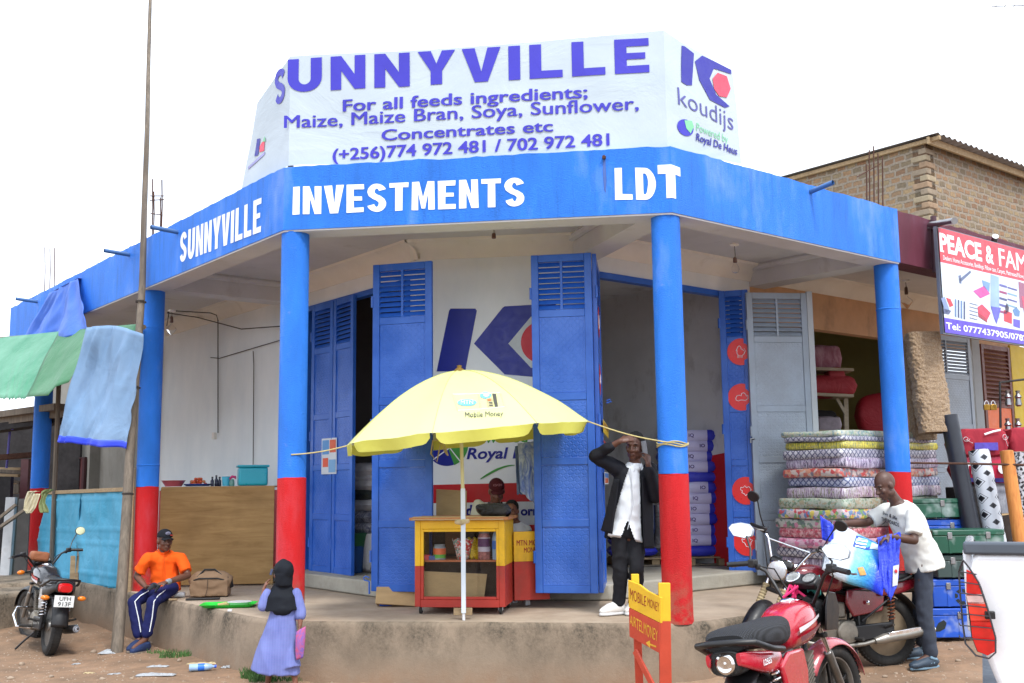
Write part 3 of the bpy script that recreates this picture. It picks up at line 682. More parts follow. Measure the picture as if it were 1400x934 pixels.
q = MB(); a = wl(597,617); b_ = wl(628,597); q.bar(fW @ Vector((a[0]+.02,a[1]+.2,.003)),fW @ Vector((a[0]+.3,a[1]-.16,.003)),.012,.002,up=V3(-nF,0)); q.bar(fW @ Vector((a[0]-.05,a[1]-.1,.003)),fW @ Vector((a[0]+.33,a[1]+.16,.003)),.012,.002,up=V3(-nF,0)); q.build('painted_logo',M_white,Wf,root=shop,smooth=False)
def wtext(st,p0,p1,h,m,off=.02,shear=0.):
    a,b = wl(*p0),wl(*p1); q = MB(); put_text(q,st,fW @ Matrix.Translation((a[0],a[1],.002)),width=b[0]-a[0],height=h,offset=off,shear=shear); q.build('painted_lettering',m,Wf,root=shop,smooth=False)
wtext('Powered by',(640,606),(752,604),.115,M_green,.015,.12); wtext('Royal De Heus',(638,628),(792,622),.125,M_navy,.025,.2)
q = MB(); a,b_ = wl(657,655),wl(704,636); q.tube([fW @ Vector((a[0]+(b_[0]-a[0])*t,a[1]+(b_[1]-a[1])*math.sin(t*1.57),.002)) for t in np.linspace(0,1,12)],[.004,.009,.011,.012,.012,.012,.011,.010,.009,.008,.006,.003],6,flat=.2); q.build('painted_logo',M_green,Wf,root=shop,smooth=False)
wpoly([(590,663),(770,659),(770,685),(590,688)],M_redwall,'painted_band',0)
wtext('di',(637,706),(650,706),.125,M_navy,.035); wtext('orm',(712,705),(741,704.5),.1,M_navy,.035)
wpoly([(590,718),(770,716),(770,850),(590,850)][:0] or [(590,720),(770,717),(770,800),(590,803)],M_redwall,'painted_band',0)
# ---- spouts, starter bars, bulbs, cables
def pipe(p0,p1,r=.028,m=M_steel):
    q = MB(); q.tube([p0,p1],r,14,cap=False); q.tube([p1,p0],r*.8,14,cap=False); q.build('drain_spout',m,shop)
M_spout = mat('blue painted pipe',c(60,100,150),.5,var=.2)
for (x0,y0,x1,y1,s3) in ((243,318,214,315,'L'),(177,349,157,347,'L'),(51,413,42,412,'L')):
    a = onL(x0,y0,0); pipe(a+V3(nL*.1,0),a-V3(nL*.32,-.02),.026,M_spout)
a = onF(826,216,0); q = MB(); q.cyl(a+V3(nF*.1,0),a-V3(nF*.035,0),.018,n=12); q.build('drain_spout',M_rust,shop)
q = MB(); q.prism([(-.012,0),(.012,0),(.016,-.2),(.006,-.32),(-.008,-.28),(-.015,-.1)],.001,frame(a-V3(nF*.003,.02),V3(eF,0),(0,0,1))); q.build('rust_stain',mat('run stain',c(62,92,160),.7),fascia,root=shop)
a = onR(1108,264,0); pipe(a+V3(nR*.1,0),a-V3(nR*.28,-.05),.026,M_spout)
def bars(pxs,base_on,o,ht,ties=()):
    for (x,y0,y1) in pxs:
        b = base_on(x,y0); q = MB(); t_ = aty(x+.3,y1,b.y); q.tube([Vector((b.x,b.y,HT-.1)),b.lerp(t_,.5)+Vector((.006,0,0)),t_],.0085,8); q.build('starter_bar',M_rust,shop)
    for (xa,ya,xb,yb) in ties:
        q = MB(); q.tube([aty(xa,ya,base_on(xa,y0).y),aty(xb,yb,base_on(xb,y0).y)],.007,8); q.build('starter_bar',M_rust,shop)
bL = lambda x,y: onL(x,y,.14)
bars([(208,325,245),(221,320,246),(210,322,262),(219,318,270)],bL,.14,.7,[(205,268,224,268),(205,274,224,273),(206,292,222,294)])
bars([(61,405,338),(68,402,340),(74,398,339)],bL,.14,.6)
bR = lambda x,y: onR(x,y,.14)
bars([(1188,275,205),(1194,277,200),(1200,280,210),(1206,282,214),(1184,272,225)],bR,.14,.6,[(1172,242,1204,224)])
def bulb(px_top,px_bulb,Y,label,big=1.,shade=False):
    t_ = aty(*px_top,Y); t_.z = min(t_.z,HC2-.005); b = aty(*px_bulb,Y); b.x,b.y = t_.x,t_.y
    th = thing('hanging_bulb',label,'light bulb',t_,0,'bare bulbs under the veranda ceiling')
    q = MB(); q.lathe([(.05,0),(.05,-.02),(.03,-.028),(.0001,-.03)],20,Matrix.Translation(t_)); q.build('ceiling_rose',M_cream,th)
    q = MB(); q.tube([t_,t_.lerp(b,.5)+Vector((.004,0,0)),b+Vector((0,0,.06*big))],.004,6); q.build('flex',M_cable,th)
    q = MB(); q.lathe([(.008,.09*big),(.02,.08*big),(.023,.04*big),(.02,.03*big),(.0001,.03*big)],14,Matrix.Translation(b)); q.build('lamp_holder',mat('brown bakelite',c(96,66,52),.5),th)
    if shade != 'none':
        q = MB(); q.lathe([(.012,.035),(.018,.02),(.038*big,-.02),(.042*big,-.045),(.03*big,-.075),(.0001,-.085*big)],18,Matrix.Translation(b)); q.build('bulb',M_bulb,th)
bulb((1004,333),(1004,363),11.05,'small bare bulb on a short flex right of the front right column'); bulb((675,310),(675,330),10.7,'empty brown lamp holder hanging above the logo wall',1.,'none')
bulb((1238,383),(1239,408),13.3,'large frosted bulb hanging right of the far right column',1.7)
bulb((235,424),(235,446),13.7,'clear bulb hanging from a cable beside the left column',1.5)
q = MB()
q.tube([aty(229,427,13.8),aty(236,425,13.8),onL(288,428,OL-.3),onL(296,431,OL-.28),onL(298,438,OL-.24),onL(298,452,OL-.04),onL(298,490,OL-.02),onL(298,592,OL-.02)],.008,6)
q.tube([aty(229,428,13.8),onL(270,434,OL-.1),onL(330,450,OL-.15),onL(385,446,OL-.15)],.008,6); q.tube([onL(288,489,OL-.02),onL(300,490,OL-.02),onL(330,481,OL-.02),onL(384,465,OL-.02)],.006,6)
q.tube([onL(346,480,OL-.02),onL(347,500,OL-.02),onL(346,640,OL-.02)],.006,6); q.tube([aty(231,427,13.7),aty(229,440,13.7),aty(228,446,13.7)],.006,6); q.build('wall_cable',M_cable,shop)
q = MB(); q.box(onL(293,596,OL-.02),(.08,.05,.1),Matrix.Rotation(math.radians(39-90),3,'Z')); q.build('socket_outlet',M_cream,shop,bevel=.006)
# ------------------------------------------------------------------ banner wrapped round the roof frame
def cloth_mat(name,col,crease=.5,sc=2.2,trans=0.,var=.08,wsc=(1,1,1),rough=.55):
    m,nt,b = newmat(name); v = co(nt,wsc)
    n = noi(nt,v,sc,6,.6,1.2); o = ramp(nt,noi(nt,v,1.3,5),[(.3,scl(col,1-var)),(.7,mixv(col,(1,1,1,1),var*.6))])
    nt.links.new(o,b.inputs['Base Color']); b.inputs['Roughness'].default_value = rough; b.inputs['Specular IOR Level'].default_value = .35
    r1 = N(nt,'ShaderNodeMath',operation='PINGPONG'); k = N(nt,'ShaderNodeMath',operation='MULTIPLY'); k.inputs[1].default_value = 3.; nt.links.new(n,k.inputs[0]); nt.links.new(k.outputs[0],r1.inputs[0]); r1.inputs[1].default_value = .5
    bump(nt,b,r1.outputs[0],crease,.02)
    if trans:
        tr = N(nt,'ShaderNodeBsdfTranslucent'); nt.links.new(o,tr.inputs[0]); ms = N(nt,'ShaderNodeMixShader'); ms.inputs[0].default_value = trans
        nt.links.new(b.outputs[0],ms.inputs[1]); nt.links.new(tr.outputs[0],ms.inputs[2]); nt.links.new(ms.outputs[0],nt.nodes['Material Output'].inputs[0])
    return m
M_vinyl = cloth_mat('white banner vinyl',c(180,194,204),.3,.9,rough=.4,wsc=(1,1,1.6))
M_purple = mat('banner violet ink',c(50,44,178),.45,var=.06); M_bnavy = mat('banner navy ink',c(42,40,150),.45,var=.06); M_bgreen = mat('banner green ink',c(120,196,150),.45); M_bred = mat('banner red ink',c(226,70,96),.45)
ban = thing('roof_banner','large white printed banner wrapped round the frame on the shop roof','banner',V3(cL+(cR-cL)*.5,HT))
BO = .06
def bw(x,z): return .022*noise.noise((x*.9,z*1.1,2))+.010*noise.noise((x*2.4+z,z*2.2,7))
def bfun(base,ax,n,edge0,edge1):
    A3 = V3(ax,0); n3 = V3(n,0)
    def f(s,z,lift=0):
        k = min(1,abs(s-edge0)/.25,abs(s-edge1)/.25) if edge1 is not None else min(1,abs(s-edge0)/.25)
        return V3(base,0)+A3*s+Vector((0,0,z))-n3*(bw(s+base.x,z)*k+lift-.0)
    return f
bL_,bR_ = xing(cL+nL*BO,eL,cL+nF*BO,eF),xing(cL+nF*BO,eF,cR+nR*BO,eR)
lenF = (bR_-bL_).length
fF,fR,fL = bfun(bL_,eF,nF,0,lenF),bfun(bR_,eR,nR,0,None),bfun(bL_,eL,nL,0,None)
def bs(on,base,ax,x,y):
    p = on(x,y,BO); return (p-V3(base,0)).dot(V3(ax,0)),p.z
bF = lambda x,y: bs(onF,bL_,eF,x,y); bRr = lambda x,y: bs(onR,bR_,eR,x,y); bLl = lambda x,y: bs(onL,bL_,eL,x,y)
zl,zr = bF(396,77)[1],bF(910,41)[1]
zbL,zbR = bF(388,227)[1],bF(913,204)[1]
R1,R0 = bRr(1000,97),bRr(1015,224); L1,L0 = bLl(352,141),bLl(330,258)
def panel(f,s_of,z_of,n=50,m=24):
    q = MB(); q.grid(lambda u,v: f(s_of(u,v),z_of(u,v)),n,m); return q
panel(fF,lambda u,v: u*lenF,lambda u,v: (zbL+(zbR-zbL)*u-.01*math.sin(u*math.pi)+.012*noise.noise((u*9,0,0)))*(1-v)+(zl+(zr-zl)*u-.03*math.sin(u*math.pi))*v).build('banner_front',M_vinyl,ban,sharp=180)
panel(fR,lambda u,v: u*(R0[0]*(1-v)+R1[0]*v),lambda u,v: (zbR+(R0[1]-zbR)*u)*(1-v)+(zr+(R1[1]-zr)*u)*v,24).build('banner_right',M_vinyl,ban,sharp=180)
panel(fL,lambda u,v: u*(L0[0]*(1-v)+L1[0]*v),lambda u,v: (zbL+(L0[1]-zbL)*u)*(1-v)+(zl+(L1[1]-zl)*u)*v,24).build('banner_left',M_vinyl,ban,sharp=180)
q = MB()
for p_,zt in ((bL_+nF*.06,zl-.03),(bL_+eF*lenF*.5+nF*.06,(zl+zr)/2-.05),(bR_+nF*.06,zr-.03)): q.bar(V3(p_,HT-.2),V3(p_,zt),.05,.05)
q.bar(V3(bL_+nF*.06,zl-.06),V3(bR_+nF*.06,zr-.06),.04,.05); q.build('timber_frame',M_wood,ban)
def ban_text(st,g,f,p0,p1,ptop,m,heavy=False,off=.02,shear=0.,dz=0):
    a,b,t_ = g(*p0),g(*p1),g(*ptop); wd = b[0]-a[0]; h = t_[1]-a[1]; q = MB(); sl = (b[1]-a[1])/wd
    fn = lambda x,y: f(a[0]+x,a[1]+y+x*sl,.006)
    if heavy: block_text(q,st,fn,wd,h,gap=.26,w=1.02,t=.33,ty=.22,cut=.07)
    else:
        put_text(q,st,None,width=wd,height=h,offset=off,shear=shear,fn=lambda p: fn(p.x,p.y),seg=.12)
        if off > .007:      # a second pass a hair's breadth to the right makes the letters bold
            for dx_,lf in ((.03,.0075),(-.03,.009)): put_text(q,st,None,width=wd,height=h,offset=off,shear=shear,fn=lambda p: f(a[0]+p.x+dx_*h,a[1]+p.y+p.x*sl,lf),seg=.12)
    return q.build('banner_lettering',m,ban,smooth=False)
ban_text('UNNYVILLE',bF,fF,(393,127),(888,99),(393,82),M_purple,True)
for st_,p0_,p1_,pt_ in (('For all feeds ingredients;',(469,152.5),(803,133.5),(469,136.5)),('Maize, Maize Bran, Soya, Sunflower,',(389,175.5),(873,150),(389,158.5)),('Concentrates etc',(522,192.5),(756,180),(522,177.5)),('(+256)774 972 481 / 702 972 481',(455,219.5),(833,199),(455,203.5))):
    ban_text(st_,bF,fF,p0_,p1_,pt_,M_purple,off=.008)
# the S wraps onto the left side
q = MB(); a,b,t_ = bLl(376,146),bLl(390,132),bLl(376,100)
block_text(q,'S',lambda x,y: fL(a[0]-x,a[1]+y,.006),a[0]-b[0],t_[1]-a[1],w=1.,t=.32,cut=.07); q.build('banner_lettering',M_purple,ban,smooth=False)
def bpoly(g,f,pts,m,lift=.006,name='banner_logo',cut=.08):
    q = MB(); po = [Vector(g(*p)) for p in pts]; o = []
    for i in range(len(po)):
        A_,B_ = po[i],po[(i+1) % len(po)]; k = max(1,int((B_-A_).length/cut)); o += [A_+(B_-A_)*j/k for j in range(k)]
    q.add([f(p[0],p[1],lift) for p in o],[tuple(range(len(o)))]); return q.build(name,m,ban,smooth=False)
bpoly(bRr,fR,[(931,112),(933,62),(937,63),(949,73),(945,117),(938,117)],M_bnavy)
bpoly(bRr,fR,[(950,84),(960,76),(998,96),(998,102),(975,94),(969,108),(978,130),(996,146),(990,148),(969,137),(955,110)],M_bnavy)
bpoly(bRr,fR,[(973,108),(980,100),(992,105),(997,122),(992,134),(982,132),(975,122)],M_bred,.008)
ban_text('koudijs',bRr,fR,(926,143),(1002,179),(926,119),mat('banner slate ink',c(78,78,150),.45),off=-.005)
bpoly(bRr,fR,[(925+11+11*math.cos(t),175+3*math.cos(t)+11*math.sin(t)) for t in np.linspace(0,2*math.pi,22)[:-1]],M_purple)
bpoly(bRr,fR,[(934,165),(944,166),(947,174),(943,183),(937,176)],M_bgreen,.008)
ban_text('Powered by',bRr,fR,(951,179),(995,196),(951,168.5),M_bgreen,off=0); ban_text('Royal De Heus',bRr,fR,(951,192),(1008,212),(951,182),M_bnavy,off=.009,shear=.1)
bpoly(bLl,fL,[(347,214),(351,190),(355,189),(352,212)],M_bnavy); bpoly(bLl,fL,[(354,200),(361,188),(360,206),(354,208)],M_bred); bpoly(bLl,fL,[(358,194),(361,186),(362,193)],M_bgreen,.008)
bpoly(bLl,fL,[(339,228),(361,207),(361,211),(339,232)],mat('banner faint ink',c(150,150,200),.5)); 
# ------------------------------------------------------------------ left side: pole, stall canopy, cloths, screens
pb = atz(160,889,-.5); pt = onL(194,392,-.07); top_ = pt+(pt-pb)*.98
pole = thing('timber_pole','tall thin weathered timber pole leaning against the blue fascia','pole',pb)
q = MB(); tip = aty(207,-60,13.6); mid_ = aty(201,180,pt.y-.05)
L_ = [(pb.lerp(pt,t*1.9) if t < .526 else (pt.lerp(mid_,(t-.526)/.237) if t < .763 else mid_.lerp(tip,(t-.763)/.237)))+Vector((.012*noise.noise((t*5,1,0)),0,0)) for t in np.linspace(-.02,1,40)]; q.tube(L_,[.066-.046*t for t in np.linspace(0,1,40)],12); q.build('shaft',M_woodg,pole)
q = MB()
for t in (.2,.35,.48): q.tube([pb.lerp(top_,t)+Vector((.06*math.cos(a),.06*math.sin(a),.01*a/6)) for a in np.linspace(0,12,24)],.006,5)
q.build('wire_tie',M_cable,pole)
M_tgreen = cloth_mat('green tarpaulin',c(8,112,58),.5,2.0,.05,.16); M_tpale = cloth_mat('pale green tarpaulin',c(58,142,106),.5,2.,.05,.2)  # the roof sheet is paler than the side flap
can = thing('stall_canopy','green tarpaulin stall canopy with a frayed pale edge','canopy',aty(60,545,14.2))
A_,B_,D_,E_ = onL(81,453,-.12),onL(189,443,-.12),aty(36,543,14.1),aty(-60,468,18)
def wv(p,k=.03): return p+Vector((0,-k*(.5+noise.noise(p*1.7)),k*noise.noise(p*1.1+Vector((5,0,0)))))
F0 = aty(106,503,13.2); m0 = aty(66,541,13.6); m1 = aty(76,529,13.5)
q = MB()
def edge_r(u):
    P = [D_,m0,m1,aty(94,523,13.4),F0,B_+Vector((0,-.02,-.35))]; x = u*(len(P)-1); i = min(int(x),len(P)-2); return P[i].lerp(P[i+1],x-i)
q.grid(lambda u,v: wv(A_.lerp(B_,u).lerp(edge_r(u),v),.05*math.sin(v*3.1)),30,16); q.build('side_flap',M_tgreen,can,solid=.003,sharp=180)
q = MB(); D2 = aty(-50,545,15.2)
def fr(u): return D_.lerp(D2,u)+Vector((0,0,-.05*abs(noise.noise((u*22,3,0)))-.05*abs(noise.noise((u*60,1,0)))))
q.grid(lambda u,v: wv(A_.lerp(E_,u).lerp(fr(u),v),.05*math.sin(v*3.1)),70,16); q.build('roof_sheet',M_tpale,can,solid=.003,sharp=180)
q = MB(); q.tube([A_+Vector((0,.06,-.03)),B_+Vector((.05,.06,-.03))],.03,8); q.tube([A_+Vector((0,.06,-.03)),E_],.03,8); q.tube([A_+Vector((0,.06,-.03)),Vector((A_.x,A_.y+.1,GZ))],.035,8); q.build('pole_frame',M_woodg,can)
def hang(name,label,cat,tl,tr,bl,br,m,amp=.05,fr_=7,nu=40,nv=30,hem=None,fold=1.,sag=.03,th=.003):
    o = thing(name,label,cat,(bl+br)/2)
    def f(u,v):
        p = tl.lerp(tr,u).lerp(bl.lerp(br,u),v); d = (tr-tl).normalized(); n = d.cross(Vector((0,0,1))).normalized()
        if n.y > 0: n = -n
        k = amp*(.35+.65*v*fold)*(math.sin(u*fr_*2+1.3*math.sin(v*2.2)+noise.noise((u*3,v*2,4))*2.2)*.6+.9*noise.noise((u*4.5,v*1.6,1))+.55*(.4-abs(noise.noise((u*8+v*2.5,v*2.2-u,6)))*2))
        return p+n*k+Vector((0,0,-sag*math.sin(u*math.pi)*(1-v)+.02*noise.noise((u*6,v*3,8))))
    q = MB(); q.grid(f,nu,nv); q.build('sheet',m,o,solid=th,sharp=180)
    if hem:
        q = MB(); q.grid(lambda u,v: f(u,1-hem[0]+hem[0]*v)+Vector((0,-.006,-.004*v)),nu,3); q.build('hem',hem[1],o,solid=.002,sharp=180)
    return o
M_lb = cloth_mat('light blue sheet',c(118,154,192),.4,1.6,.08,.12); M_bt = cloth_mat('blue tarpaulin',c(36,108,222),.4,1.6,.1,.15); M_hem = cloth_mat('royal blue hem',c(24,62,232),.3,3)
hang('hanging_sheet','light blue plastic sheet with a royal blue hem hung from the pole','sheet',aty(119,448,12.6),aty(196,457,12.0),aty(83,604,12.7),aty(167,613,12.1),M_lb,.11,5,hem=(.055,M_hem),sag=-.06,fold=.8)
o = hang('draped_tarpaulin','blue tarpaulin draped over the left end of the blue fascia','tarpaulin',onL(68,401,-.06),onL(106,381,-.06),onL(27,478,-.14),onL(122,455,-.14),M_bt,.06,9,sag=0)
q = MB(); q.grid(lambda u,v: onL(68+38*u,401-20*u,-.06).lerp(onL(68+38*u,401-20*u,-.06)+V3(nL*.45,.03),v)+Vector((0,0,.01)),10,4); q.build('top_fold',M_bt,o,solid=.003)
M_turq = cloth_mat('turquoise tarpaulin',c(64,168,206),.5,2.2,.1,.1)
scr = thing('turquoise_screen','turquoise tarpaulin screen on a timber rail below the hanging sheet','screen',atz(110,806,0))
def sp(x,y):
    return atp(x,y,V3(cL-nL*.02,0),V3(nL,0))
def sheet_px(tl,tr,bl,br,m,amp,fold_px=None):
    q = MB()
    def f(u,v):
        x = (tl[0]*(1-u)+tr[0]*u)*(1-v)+(bl[0]*(1-u)+br[0]*u)*v; y = (tl[1]*(1-u)+tr[1]*u)*(1-v)+(bl[1]*(1-u)+br[1]*u)*v
        gr = .012*(abs((v*6.3) % 1-.5) < .06)
        return sp(x,y)-V3(nL,0)*(amp*noise.noise((u*5,v*3,2))+amp*.6*noise.noise((u*14,v*5,3))+gr)
    q.grid(f,40,40); return q.build('sheet',m,scr,solid=.003,sharp=180)
sheet_px((62,675),(111,673),(46,790),(101,806),M_turq,.03); sheet_px((105,673),(174,670),(108,797),(166,806),M_turq,.035)
q = MB(); q.bar(sp(60,674)+Vector((0,-.03,0)),sp(176,669)+Vector((0,-.03,0)),.05,.05); q.build('top_rail',M_wood,scr,bevel=.004)
q = MB(); q.bar(sp(98,806),sp(170,814),.04,.1); q.build('bottom_board',M_woodg,scr,bevel=.004)
q = MB(); q.bar(sp(181,640),sp(176,815),.06,.05); q.build('post',M_wood,scr,bevel=.004)
q = MB(); q.bar(sp(103,760),sp(101,806),.12,.03); q.build('post',M_wood,scr,bevel=.004)
def drape(name,label,path,w_,m,n=24):
    q = MB(); pts = [Vector(p) for p in path]
    def cv(t):
        x = t*(len(pts)-1); i = min(int(x),len(pts)-2); return pts[i].lerp(pts[i+1],x-i)
    q.grid(lambda u,v: cv(u)+Vector(((v-.5)*w_*(1+.3*math.sin(u*9)),.02*math.sin(v*14+u*4)-.01,.01*noise.noise((u*8,v*5,2)))),n,10)
    return tag(q.build(name,m,solid=.004,sharp=180),label,'rag')
yb_ = 14.2
drape('hanging_rag','pale cream rag looped over the end of the screen rail',[aty(50,672,yb_),aty(43,672,yb_),aty(37,685,yb_),aty(35,697,yb_),aty(40,702,yb_),aty(45,694,yb_),aty(52,675,yb_)],.08,cloth_mat('cream cloth',c(196,188,158),.5,8),40)
drape('hanging_rag','olive green rag hanging from the screen rail beside the cream one',[aty(68,669,yb_),aty(61,674,yb_),aty(58,688,yb_),aty(62,701,yb_)],.1,cloth_mat('olive cloth',c(122,136,80),.5,8))
# ---- plywood counter with things on it
PA,PB = atz(216,803,0),atz(373,800,0); pz = atp(217,667,PA,(PB-PA).cross(Vector((0,0,1)))).z
ctr = thing('plywood_counter','weathered plywood counter between the left columns','counter',(PA+PB)/2)
pd = (PB-PA).normalized(); pn = pd.cross(Vector((0,0,1))); pn = pn if pn.y < 0 else -pn
q = MB(); q.bar(PA+Vector((0,0,pz/2+.01)),PB+Vector((0,0,pz/2+.01)),.018,pz-.02); q.build('front_panel',M_ply,ctr,bevel=.003)
q = MB(); q.bar(PA-pn*.26+Vector((0,0,pz)),PB-pn*.26+Vector((0,0,pz)),.5,.02); q.build('top_board',M_ply,ctr,bevel=.003)
q = MB(); q.bar(PA-pn*.02+pd*.02,PA-pn*.02+pd*.02+Vector((0,0,pz-.02)),.05,.03); q.bar(PB-pn*.02-pd*.03,PB-pn*.02-pd*.03+Vector((0,0,pz-.02)),.05,.03); q.build('batten',M_wood,ctr)
def onct(x,back=.12): p = atp(x,666,PA-pn*back,pn); return Vector((p.x,p.y,pz+.011))
def lathe_thing(name,label,cat,base,prof,m,n=28,group=None,extra=None,M=None):
    q = MB(); q.lathe(prof,n,Matrix.Translation(base) if M is None else M)
    return tag(q.build(name,m,solid=.003 if prof[-1][0] > .02 and extra == 'open' else 0),label,cat,group)
M_pink = mat('pink plastic',c(206,106,122),.35,var=.08); M_teal = mat('teal plastic',c(40,170,190),.35,var=.08); M_cyan = mat('cyan plastic',c(74,182,212),.35,var=.06); M_bluep = mat('blue plastic',c(30,84,196),.35,var=.1)
lathe_thing('basin','shallow pink plastic basin on the plywood counter','basin',onct(237,.2),[(.001,.004),(.1,.004),(.145,.075),(.155,.08)],M_pink,extra='open')
tr = onct(270,.2); lathe_thing('basin','low blue basin heaped with tomatoes on the plywood counter','basin',tr,[(.001,.004),(.14,.004),(.175,.03),(.18,.034)],M_bluep,extra='open')
M_tom = mat('orange red tomato skin',c(206,84,40),.3,var=.25,vs=12); M_onion = mat('onion skin',c(188,120,70),.5,var=.3,vs=12)
rr = random.Random(3)
for k in range(26):
    a = rr.random()*6.28; r_ = .13*math.sqrt(rr.random()); lay = rr.choice((0,0,0,1,1,2)); r_ *= (1,.7,.4)[lay]
    q = MB(); q.ball(tr+Vector((r_*math.cos(a),r_*math.sin(a),.03+.032*lay)),(.023,.023,.02),10,7); tag(q.build('tomato',M_tom if k % 3 else M_onion),'small red or orange tomato in the heap in the blue basin','tomato','tomatoes in the blue basin')
M_jar = mat('dark bottle',c(30,34,60),.25,var=.3,vs=9)
for i,(x,h) in enumerate(((290,.1),(295.5,.12),(300,.1))):
    b_ = onct(x,.12+.05*i); q = MB(); q.lathe([(.02,0),(.022,.01),(.022,h*.7),(.012,h*.85),(.012,h)],14,Matrix.Translation(b_)); o = q.build('bottle',M_jar); tag(o,('small dark bottle beside the tomatoes','tallest of the small dark bottles on the counter','small dark bottle next to the cyan cup')[i],'bottle','bottles on the counter')
    q = MB(); q.cyl(b_+Vector((0,0,h+.001)),b_+Vector((0,0,h+.02)),.013,n=12); q.build('cap',M_black,o)
lathe_thing('cup','cyan plastic cup between the bottles and the teal box','cup',onct(309,.15),[(.001,.003),(.046,.003),(.054,.12),(.056,.122)],M_cyan,extra='open')
b_ = onct(317,.1); q = MB(); q.lathe([(.03,0),(.034,.02),(.03,.07),(.02,.085),(.0001,.09)],16,Matrix.Translation(b_)); o = tag(q.build('jug',mat('grey green plastic',c(100,150,140),.3)),'small grey green jug with a magenta lid by the teal box','jug')
q = MB(); q.tube([b_+Vector((-.03,0,.085)),b_+Vector((0,0,.12)),b_+Vector((.04,0,.115)),b_+Vector((.045,0,.09))],[.012,.018,.016,.01],10); q.build('lid',mat('magenta plastic',c(190,40,110),.35),o)
bx = thing('storage_box','large teal plastic storage box with a lid on the plywood counter','box',onct(345,.2))
bc = onct(345,.22); hw = (onct(369,.2)-onct(321,.2)).length/2; q = MB(); Rz = Matrix.Rotation(math.atan2(pd.y,pd.x)+.25,3,'Z')
q.box(bc+Vector((0,0,.12)),(hw*1.65,.26,.238),Rz); q.build('tub',M_teal,bx,bevel=.03,seg=3)
q = MB(); q.box(bc+Vector((0,0,.25)),(hw*1.8,.3,.03),Rz); q.build('lid',M_teal,bx,bevel=.012,seg=3)
# ---- buildings and lumber at the far left
M_plast = mat('grey cement render',c(140,138,130),.9,var=.18,vs=1.1,bmp=.2,dirt=.3,dcol=c(104,98,88)); M_brown = mat('maroon shutter paint',c(92,48,50),.5,var=.15)
nb = thing('plaster_building','grey cement rendered building with a maroon shutter beyond the left end of the shop','building',WL(12,0))
gw = lambda s,z,o=OL: WL(s,z,o)
q = MB()
a0,a1 = gw(8.42,-.5,2.02),gw(14.6,-.5,2.02); q.bar(Vector(((a0.x+a1.x)/2,(a0.y+a1.y)/2,1.5)),Vector((a1.x,a1.y,1.5)),.2,4.2); q.bar(Vector((a0.x,a0.y,1.5)),Vector(((a0.x+a1.x)/2,(a0.y+a1.y)/2,1.5)),.2,4.2); q.build('wall',M_plast,nb)
q = MB(); q.bar(gw(11.2,-.5,1.88),gw(11.2,3.6,1.88),.3,.12,up=V3(eL,0)); q.build('pilaster',M_plast,nb)
gpl = lambda x,y,o: atp(x,y,V3(cL+nL*o,0),V3(nL,0))
def gbox(x0,y0,x1,y1,o,th,name,m,par):
    a,b = gpl(x0,y1,o),gpl(x1,y0,o); q = MB(); zc = (a.z+b.z)/2; q.bar(V3(a.xy,zc),V3(b.xy,zc),th,abs(b.z-a.z)); return q.build(name,m,par,bevel=.006)
sh = gbox(77,625,117,674,1.86,.06,'shutter',M_brown,nb)
q = MB()
for (x0,y0,x1,y1) in ((77,625,82,674),(112,625,117,674),(77,625,117,630)):
    a,b = gpl(x0,y1,1.82),gpl(x1,y0,1.82); q.bar(V3(a.xy,(a.z+b.z)/2),V3(b.xy,(a.z+b.z)/2),.04,abs(b.z-a.z))
q.build('shutter_frame',mat('dark maroon paint',c(64,34,38),.5),sh,root=nb)
q = MB()
for k in range(5):
    a,b = gpl(70,623-k*3.4,1.9),gpl(107,620-k*3.4,1.9); q.bar(a,b,.1,.03)
for k in range(6): x = 72+k*6.5; q.bar(gpl(x,625,1.9),gpl(x,606,1.9),.1,.05)
q.build('vent_blocks',mat('clay vent block',c(140,104,88),.9,var=.2),nb)
ex0,ex1 = gpl(118,565,.9),gpl(-60,612,.9)
sr = thing('stall_roof','low weathered timber and sheet stall roof at the left edge','roof',aty(20,580,17))
q = MB(); q.bar(aty(95,557,16.4),aty(-40,575,18.5),.5,.1); q.build('roof_sheet',M_woodg,sr)
q = MB(); q.bar(aty(95,563,16.3),aty(-40,581,18.2),.08,.14); q.build('edge_board',M_woodg,sr); q = MB(); q.bar(aty(95,572,16.7),aty(-40,591,18.2),.3,.12); q.build('beam',M_dark,sr)
q = MB(); q.cyl(aty(9,640,18),aty(14,584,18),.02,n=8); q.cyl(aty(20,560,17.4),aty(17,588,17.4),.02,n=8); q.build('prop',mat('violet painted pipe',c(90,86,170),.5),sr)
lum = thing('lumber_stall','dark roadside stall of stacked rough timber at the left edge','stall',aty(10,690,17.5))
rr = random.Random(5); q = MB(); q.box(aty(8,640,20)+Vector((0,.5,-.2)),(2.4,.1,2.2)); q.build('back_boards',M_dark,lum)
q = MB(); q.bar(aty(-30,628,17.5),aty(44,622,17.8),.5,.08); q.build('roof_sheet',M_rust,lum)
for k in range(7):
    y = 640+k*5.5; q = MB(); q.bar(aty(-20+rr.random()*20,y+rr.uniform(-2,2),18+rr.random()*.5),aty(26+rr.random()*6,y+rr.uniform(-6,4),18.2),.12,.05); q.build('plank',M_woodg if k % 2 else M_wood,lum,bevel=.004)
q = MB(); q.bar(aty(-20,672,17.6),aty(27,668,17.6),.08,.15); q.build('counter_board',M_woodg,lum,bevel=.004)
q = MB(); q.bar(aty(33,690,17),aty(36,628,17),.12,.1); q.build('post',M_brown,lum)
fe = thing('plank_fence','rough fence of a whitewashed post and grey boards left of the red column','fence',atz(15,800,0))
